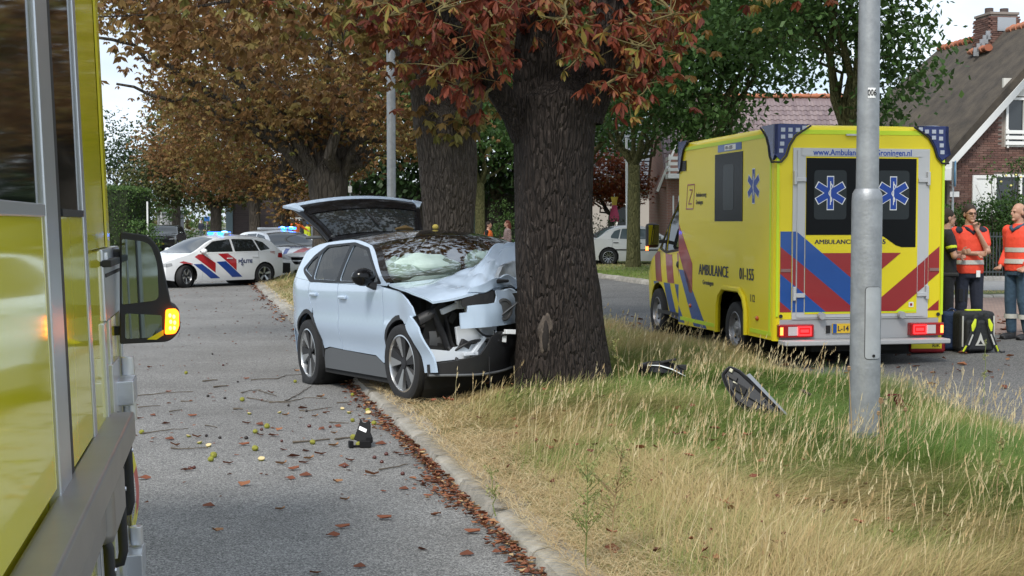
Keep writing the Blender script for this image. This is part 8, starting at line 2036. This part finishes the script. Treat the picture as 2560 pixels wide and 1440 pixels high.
MB().prism([(-.030, .115), (.030, .115), (0, .165)], lambda a, c: (a, -.209, c), lambda a, c: (a, -.2065, c)).build('triangle_hole', m_bagb, tri)
b = MB(); b.tube([(.22, -.2, .04), (.27, -.22, .015), (.31, -.21, .02)], .012, 6); b.build('loose_strap', m_bagb, bg)
q = ground_z(2383, 17.2); nb = thing('navy_bag', 'navy blue bag standing just left of the black backpack', 'bag', q, R(-8))
b = MB(); b.box((0, 0, .25), (.26, .28, .48)); b.build('bag_body', m_bagn, nb, bevel=.05, seg=3); MB().box((.05, -.145, .27), (.02, .008, .36)).build('piping', m_refl, nb); b = MB(); b.tube(bez((-.06, 0, .48), (0, 0, .58), (.06, 0, .48), 6), .012, 6); b.build('handle', m_bagn, nb)
q = ground_z(2316, 17.0); rbx = thing('red_kit_bag', 'low red kit bag with a yellow RIK band on the road behind the ambulance step', 'bag', q, R(2))
b = MB(); b.box((0, 0, .105), (.46, .24, .19)); b.build('bag_body', M('bag_red', (.26, .015, .02), .65, bump=(25, .5)), rbx, bevel=.04, seg=3); MB().box((-.02, -.125, .105), (.38, .012, .075)).build('yellow_band', M('band_yellow', (.70, .60, .02), .5), rbx); MB().box((0, -.02, .20), (.40, .12, .03)).build('lid', m_bagb, rbx, bevel=.012)
text_mesh('lettering', 'RIK', .06, M('print_black', (.01, .01, .01), .5), (.05, -.133, .085), (1, 0, 0), (0, 0, 1), rbx, bold=.001, sx=1.1)

# ------------------------------------------------------------------ wreckage on the ground
m_bdull = M('broken_plastic', (.010, .010, .011), .7, spec=.2)
def gp(px, py, z=0.0):
    d = P(px, py, 10.0) - Vector((0, 0, CH)); k = (z - CH) / (d.z); return Vector((d.x * k, 10.0 * k, z))
q = gp(905, 1118); br = thing('plastic_bracket', 'black plastic car bracket with a white sticker lying on the left road', 'car part', q, R(-12))
e1, e2 = Vector((1, 0, .0)), Vector((-.1, .5, .86)).normalized()
sil = [(-.075, .055), (-.02, .03), (.055, .0), (.085, .05), (.075, .09), (.06, .12), (.058, .185), (.045, .225), (.02, .198), (-.005, .20), (-.03, .235), (-.038, .18), (-.055, .12)]
hol = [(-.035, .135), (.028, .11), (.034, .138), (-.027, .166)]
b = MB(); flat(b, sil, (0, 0, .015), e1, e2, .022); b.build('bracket_plate', m_bdull, br, bevel=.004)
n_ = e1.cross(e2); b = MB(); flat(b, rpoly(hol, .004), Vector((0, 0, .015)) + n_ * .004, e1, e2, .003); b.build('sticker', M('sticker_white', (.8, .8, .8), .4), br)
b = MB(); b.box((.035, -.02, .03), (.09, .05, .055), rz=.2); b.box((-.075, -.055, .03), (.035, .05, .055), rz=.6); b.box((-.03, -.03, .012), (.10, .02, .018), rz=.35); b.box((.06, .01, .06), (.05, .03, .05)); b.build('bracket_foot', m_bdull, br, bevel=.006)
q = gp(1655, 925, .36); lp = thing('broken_lamp_unit', 'broken black lamp unit with a white light strip in the grass behind the trunk', 'car part', q, R(-8))
b = MB(); loft_ = [(-.24, .03, .05), (-.14, .10, .08), (0, .13, .09), (.12, .11, .08), (.22, .04, .05)]
vs = []; fs = []; n = 10
for i, (x, r1_, r2_) in enumerate(loft_):
    for k in range(n): vs.append((x, r1_ * math.cos(2 * PI * k / n), -.02 * i * .3 + r2_ * math.sin(2 * PI * k / n) * (1 + .2 * math.sin(3 * k + i))))
for i in range(4):
    for k in range(n): fs.append((i * n + k, i * n + (k + 1) % n, (i + 1) * n + (k + 1) % n, (i + 1) * n + k))
fs += [tuple(range(n)), tuple(4 * n + k for k in range(n - 1, -1, -1))]; b.add(vs, fs); b.build('lamp_housing', m_gloss, lp, smooth=30)
b = MB(); b.tube([(-.14, -.09, .055), (-.02, -.12, .055), (.10, -.12, .02), (.235, -.08, -.05)], [.006, .012, .012, .004], 8, ell=((0, 0, 1), .6)); b.build('light_strip', M('strip_white', (.75, .78, .8), .3), lp, smooth=50)
b = MB(); b.box((.06, .02, .09), (.16, .06, .02), rot=Matrix.Rotation(R(-12), 4, 'Y')); b.box((-.08, -.06, .07), (.10, .05, .02)); b.box((.2, 0, .03), (.08, .05, .05)); b.build('torn_lug', m_black, lp, bevel=.004)
q = gp(1862, 1045, .22); hu = thing('headlight_unit', 'grey and black torn headlight unit lying tilted in the green grass', 'car part', q, R(-20))
ex_, ey_ = Vector((.80, -.12, -.42)).normalized(), Vector((.38, .25, .86)).normalized()
hs = rpoly([(-.30, .12), (-.27, .22), (-.17, .235), (.10, .175), (.36, .105), (.30, .055), (.16, .04), (.06, -.03), (-.08, -.02), (-.22, .05)], .03)
m_hgrey = M('housing_grey', (.035, .037, .042), .5, spec=.35)
b = MB(); flat(b, hs, (0, 0, .10), ex_, ey_, .09); b.build('housing', m_hgrey, hu, bevel=.012)
nn_ = ex_.cross(ey_); o_ = Vector((0, 0, .10)) + nn_ * .004
b = MB(); rim_ = [o_ + ex_ * a + ey_ * c for a, c in inset(hs, .018)]; b.tube(rim_ + [rim_[0]], .011, 6); b.build('housing_rim', m_bdull, hu, smooth=50)
for a, c, w, h_, m in [(-.20, .15, .10, .035, m_black), (-.10, .10, .12, .06, m_dark), (.06, .10, .16, .05, m_hgrey), (.0, .03, .12, .05, m_black), (.2, .09, .12, .03, m_black), (-.23, .19, .03, .03, M('clip_cream', (.5, .48, .36), .6)), (-.15, .12, .05, .012, M('clip_cream', (.5, .48, .36), .6))]:
    b = MB(); flat(b, [(a - w / 2, c - h_ / 2), (a + w / 2, c - h_ / 2), (a + w / 2, c + h_ / 2), (a - w / 2, c + h_ / 2)], o_ + nn_ * .02, ex_, ey_, .025); b.build('inner_part', m, hu, bevel=.005)
b = MB(); flat(b, [(-.1, .222), (.34, .108), (.36, .118), (-.08, .25)], o_ + nn_ * .012, ex_, ey_, .02); b.build('lens_edge', M('lens_pale', (.20, .22, .25), .25), hu)
# ------------------------------------------------------------------ chestnuts, twigs and leaves on the left road (read off the photograph)
def cpx(x, y): return (340 + x / 3.556, 860 + y / 3.556)
m_husk = M('husk_green', (.30, .32, .035), .75, var=(30, 1, (.19, .17, .03)), bump=(60, .8)); m_conk = M('conker_brown', (.075, .018, .012), .3, coat=.3); m_conkd = M('conker_dark', (.02, .014, .012), .5); m_huskin = M('husk_inside', (.62, .50, .26), .7)
rr = random.Random(4)
def husk_mesh(seed, half):
    r_ = random.Random(seed); b = MB(); b.ell((0, 0, 0), (.021, .021, .019), 12, 9); vs = []
    for v in b.v:
        k = 1 + r_.uniform(-.06, .08); vs.append((v[0] * k, v[1] * k, max(-.017, v[2]) * k if not half else min(v[2], .002) * k))
    b.v = vs; b.m = [1 if half and sum(vs[i][2] for i in f) / len(f) > -.001 else 0 for f in b.f]
    return b.mesh('chestnut_husk', [m_husk, m_huskin], smooth=60)
hms = [husk_mesh(i, False) for i in range(4)] + [husk_mesh(9, True), husk_mesh(11, True)]
hp2 = [(445, 268), (1415, 345), (945, 510), (1925, 465), (1165, 750), (1060, 795), (1060, 950), (665, 1045), (690, 1010), (1115, 1040), (1570, 893), (470, 828), (1925, 693), (2115, 720), (565, 888), (1895, 620), (1930, 850), (1980, 915), (1010, 628), (2065, 625), (1835, 585), (2060, 605), (50, 800), (645, 915), (1275, 617)]
half_ = {9, 11, 14, 15, 18, 19, 20, 23, 24}
for i, (x, y) in enumerate(hp2):
    o = bpy.data.objects.new('chestnut_husk', hms[4 + i % 2] if i in half_ else hms[i % 4]); link(o); p = gp(*cpx(x, y)); sc = rr.uniform(.95, 1.3); o.location = p + Vector((0, 0, .017 * sc)); o.scale = (sc, sc, sc); o.rotation_euler = (rr.uniform(-.4, .4), rr.uniform(-.4, .4), rr.uniform(0, 6))
    tag(o, 'split green chestnut husk showing its pale inside on the grey asphalt' if i in half_ else 'whole yellow green chestnut husk lying on the grey asphalt', 'chestnut husk', 'split chestnut husks on the road' if i in half_ else 'whole chestnut husks on the road')
cms = []
for m in (m_conk, m_conkd): b = MB(); b.ell((0, 0, 0), (.015, .014, .012), 10, 7); cms.append(b.mesh('conker', m, smooth=70))
for i, (x, y) in enumerate([(905, 343), (1120, 508), (1295, 873), (745, 843), (625, 825), (640, 470), (1540, 740), (790, 490), (1725, 745), (480, 1115), (515, 1110), (2185, 1060), (2225, 990), (1115, 770), (680, 95), (1355, 555), (980, 845), (1515, 605), (775, 195), (1855, 1100), (2370, 1165), (2120, 1020)]):
    d_ = i in (0, 3, 4, 5, 7, 14, 15, 16, 17); o = bpy.data.objects.new('conker', cms[1 if d_ else 0]); link(o); o.location = gp(*cpx(x, y)) + Vector((0, 0, .011)); o.rotation_euler = (0, 0, rr.uniform(0, 6)); sc = rr.uniform(.9, 1.35); o.scale = (sc, sc, sc)
    tag(o, 'blackened conker lying on the grey asphalt among twigs' if d_ else 'shiny reddish brown conker lying on the grey asphalt', 'conker', 'blackened conkers on the road' if d_ else 'brown conkers on the road')
m_twig = M('twig_grey', (.085, .068, .050), .85, var=(20, .6, (.16, .13, .10)))
for k, pl in enumerate([[(1025, 325), (1250, 315), (1330, 285), (1490, 275)], [(930, 443), (1000, 425), (1105, 412)], [(700, 388), (810, 377)], [(1400, 885), (1570, 870), (1720, 852)], [(1765, 855), (1905, 840)], [(60, 805), (270, 775), (465, 757)], [(310, 935), (450, 942), (640, 930)], [(605, 735), (660, 735), (720, 750)], [(1190, 525), (1340, 520), (1500, 490), (1700, 490)], [(985, 485), (1180, 520), (1380, 530)], [(1090, 420), (1250, 470)], [(1460, 595), (1560, 600), (1740, 570)], [(1785, 528), (1925, 520)], [(870, 585), (950, 585)], [(400, 515), (505, 515)], [(590, 335), (725, 325)], [(20, 575), (215, 555)], [(10, 465), (250, 445), (510, 430)], [(1725, 705), (1890, 710)], [(1330, 510), (1420, 470), (1560, 380)], [(2170, 1130), (2420, 1075)], [(300, 610), (410, 590)]]):
    w = [gp(*cpx(*p)) for p in pl]; pts = []
    for a, c in zip(w[:-1], w[1:]):
        n = max(2, int((c - a).length / .06)); pts += [a.lerp(c, i / n) + Vector((rr.uniform(-.008, .008), rr.uniform(-.012, .012), rr.uniform(.006, .014))) for i in range(n)]
    pts.append(w[-1] + Vector((0, 0, .008))); r0 = .009 if k in (2, 3, 4, 13, 15) else .0055
    b = MB(); b.tube(pts, [r0 * (1 - .5 * i / len(pts)) * (1.3 if i % 4 == 0 else 1) for i in range(len(pts))], 6)
    if k % 3 == 0 and len(pts) > 4: b.tube([pts[len(pts) // 2], pts[len(pts) // 2] + Vector((rr.uniform(-.05, .05), rr.uniform(.05, .12), .01))], [r0 * .6, r0 * .3], 5)
    tag(b.build('twig', m_twig, smooth=60), 'short thick piece of broken twig on the grey asphalt' if r0 > .006 else 'long thin broken twig lying on the grey asphalt', 'twig', 'thick twig pieces on the road' if r0 > .006 else 'thin twigs on the road')
lms2 = []
for k in range(6):
    V_, F_ = curled(1, np.zeros(1), np.zeros(1), np.full(1, .003), np.full(1, .075), np.zeros(1), np.array([.05 + .04 * k])); lms2.append(fast_mesh('fallen_leaf', V_, F_, m_litter, smooth=True, tint=[.15 + .13 * k] * 4))
lf_ = [cpx(*p) for p in [(75, 1205), (450, 1130), (1290, 1077), (1400, 1125), (1510, 1180), (1400, 1010), (1795, 1235), (1370, 1205), (1640, 990), (1510, 960), (960, 905), (1110, 815), (1220, 825), (1310, 950), (1755, 915), (2180, 900), (2320, 980), (1905, 1045), (1535, 1030), (150, 640), (300, 855), (30, 670), (265, 715), (1270, 770), (985, 713), (500, 650), (540, 835), (350, 910), (820, 1070), (1650, 760), (1790, 740), (1480, 580), (1640, 480), (1200, 440), (980, 315), (1430, 245), (120, 215), (290, 430), (1690, 620), (1330, 640), (1590, 650), (1850, 1095), (1100, 725), (1760, 800)]] + [(1056, 1376), (1168, 1390), (862, 1252), (700, 1276), (522, 1268), (790, 1436), (856, 1322), (832, 1342), (1010, 1225), (930, 1190), (1090, 1290), (760, 1160), (610, 1215), (1180, 1335), (545, 1330), (960, 1300), (900, 1420)]
for i, (x, y) in enumerate(lf_):
    o = bpy.data.objects.new('fallen_leaf', lms2[rr.randrange(6)]); link(o); o.location = gp(x, y); o.rotation_euler = (0, 0, rr.uniform(-.5, .5) + (PI if rr.random() < .5 else 0)); sc = rr.uniform(.8, 1.35); o.scale = (sc, sc * 1.2, sc)
    tag(o, 'curled red brown dead leaf lying alone on the grey asphalt', 'dead leaf', 'single dead leaves on the road')
# ------------------------------------------------------------------ plants that stand out of the grass
m_stem = M('weed_stem', (.16, .20, .06), .8); m_dry = M('seedhead_brown', (.30, .20, .11), .85); m_drys = M('dry_stem', (.32, .23, .12), .85)
def weed(name, label, px, py, h, seed, mat, lmat, n, lean=.05, spread=.10, zb=.13, group=None):
    r_ = np.random.default_rng(seed); p = gp(px, py, zb); t = thing(name, label, 'weed', p, group=group); b = MB(); tips = []
    st = [np.array((lean * u * u, 0, h * u)) + r_.normal(0, .004, 3) for u in np.linspace(0, 1, 9)]; b.tube(st, [.0045 * (1 - .6 * i / 8) for i in range(9)], 6)
    for k in range(n):
        u = r_.uniform(.3, 1); o = np.array((lean * u * u, 0, h * u)); a = r_.uniform(0, 6.28); L_ = spread * r_.uniform(.4, 1.1) * (1.15 - u * .6); e = o + np.array((math.cos(a) * L_, math.sin(a) * L_, L_ * r_.uniform(.5, 1.2))); b.tube([o, e], [.0022, .0012], 4); tips += [o + (e - o) * w for w in (.3, .5, .65, .8, .9, 1)]
    b.build('stem', mat, t, smooth=60)
    tips = np.array(tips); tips = np.repeat(tips, 2, 0) + r_.normal(0, .006, (len(tips) * 2, 3)); v, f = rleaves(tips, np.full(len(tips), .016), r_)
    o = bpy.data.objects.new('foliage', fast_mesh('foliage', v, f, lmat, tint=r_.uniform(.1, .9, len(tips)))); link(o, t); kind(o, 'stuff'); return t
lf_weed = leaf_mat('leaf_weed', [(0, (.20, .26, .08)), (.6, (.30, .31, .11)), (1, (.46, .40, .2))], .3)
weed('horseweed', 'tall green branching weed growing at the kerb in the near foreground', 1466, 1432, .56, 1, m_stem, lf_weed, 34, .01, .13, .1)
weed('horseweed', 'yellowing feathery weed just right of the green weed at the near kerb', 1530, 1400, .55, 2, m_drys, lf_weed, 36, .05, .16)
weed('horseweed', 'low grey green weed rooted in the kerb joint', 1236, 1290, .30, 3, m_stem, lf_weed, 9, -.03, .07, .06)
weed('horseweed', 'small weed standing in front of the wreck front wheel', 978, 985, .50, 4, m_stem, lf_weed, 12, .0, .04, .1)
weed('horseweed', 'dry reddish dock stalk in the grass left of the grey headlight unit', 1555, 1075, .75, 5, m_drys, lf_weed, 14, -.06, .05)
weed('horseweed', 'tall dry brown dock stalk in the grass at the right edge', 2490, 1330, .52, 6, m_drys, lf_weed, 16, .02, .05)
weed('horseweed', 'thin green weed standing against the right road near the right edge', 2460, 1010, .62, 7, m_stem, lf_weed, 10, .01, .04)
def umbel(label, px, py, base_y, s):
    zt = P(px, py, 9.0); g = P(px + 2, base_y, 9.0); t = thing('wild_carrot', label, 'weed', (g.x, 9.0, .13), group=None); h = zt.z - .13
    b = MB(); b.tube([(0, 0, 0), (.005, 0, h * .5), (zt.x - g.x, 0, h - s)], [.004, .0035, .003], 6); b.build('stem', m_drys, t)
    b = MB(); r_ = random.Random(int(px))
    for k in range(26):
        a = r_.uniform(0, 6.28); q_ = r_.uniform(0, .85); o = Vector((zt.x - g.x, 0, h - s)); m_ = o + Vector((math.cos(a) * q_ * s * .75, math.sin(a) * q_ * s * .75, s * .6)); e = o + Vector((math.cos(a) * q_ * s * .45, math.sin(a) * q_ * s * .45, s * 1.5 - .2 * s * q_)); b.tube([o, m_, e], [.0022, .0026, .0018], 4); b.ell(e, (.0045, .0045, .004), 5, 4)
    b.build('seed_head', m_dry, t, smooth=60)
umbel('largest curled brown wild carrot seed head in front of the near lamp post', 2202, 1000, 1330, .030); umbel('smaller brown wild carrot seed head just below the largest one', 2196, 1032, 1335, .020); umbel('round brown wild carrot seed head right of the near lamp post', 2264, 1022, 1300, .021); umbel('brown wild carrot seed head left of the near lamp post', 2122, 920, 1300, .022)
# broken chestnut sprig by the lamp post
sp_ = thing('chestnut_sprig', 'broken sprig of dark red chestnut leaves lying beside the near lamp post', 'sprig', P(2236, 985, 11.3)); rg = np.random.default_rng(31)
b = MB(); limb(b, (-.35, .05, -.22), (.02, 0, .0), .008, .005, rg, 5, 6, .08); limb(b, (-.1, .02, -.06), (-.02, -.05, -.12), .005, .003, rg, 3, 5, .1); b.build('twig', m_twig, sp_, smooth=60)
lmr = leaf_mat('leaf_wine', [(0, (.09, .02, .022)), (.6, (.17, .035, .03)), (1, (.30, .26, .05))], .3)
for k, (x, z) in enumerate([(.03, 0), (-.03, -.11), (-.16, -.06), (.06, -.07)]):
    for src in (lms[k * 3],):
        me = src.copy(); me.materials.clear(); me.materials.append(lmr); o = bpy.data.objects.new('leaf', me); link(o, sp_); o.location = (x, -.02, z); o.rotation_euler = (.9 if k == 0 else .3, 0, k); o.scale = (1.0,) * 3
# leaves and a stick caught in the grass
for i, (x, y, lab) in enumerate([(1692, 1022, 'single red leaf caught on the grass left of the grey headlight unit'), (2055, 985, ''), (1250, 975, 'red leaf sprig lying by the grass tuft under the wreck nose'), (1525, 1372, 'brown leaf lying on dry straw behind the near kerb')]):
    if not lab: continue
    o = bpy.data.objects.new('fallen_leaf', lms2[2]); link(o); o.location = gp(x, y, .28 if i == 0 else .14); o.rotation_euler = (1.1, .3, .4); o.scale = (1.2, 1.6, 1.2); tag(o, lab, 'dead leaf')
b = MB(); b.tube([gp(2005, 975, .34), gp(2022, 985, .30), gp(2045, 1000, .2)], [.014, .013, .012], 7); tag(b.build('stick', m_twig, smooth=60), 'short dark broken stick standing out of the grass', 'stick')
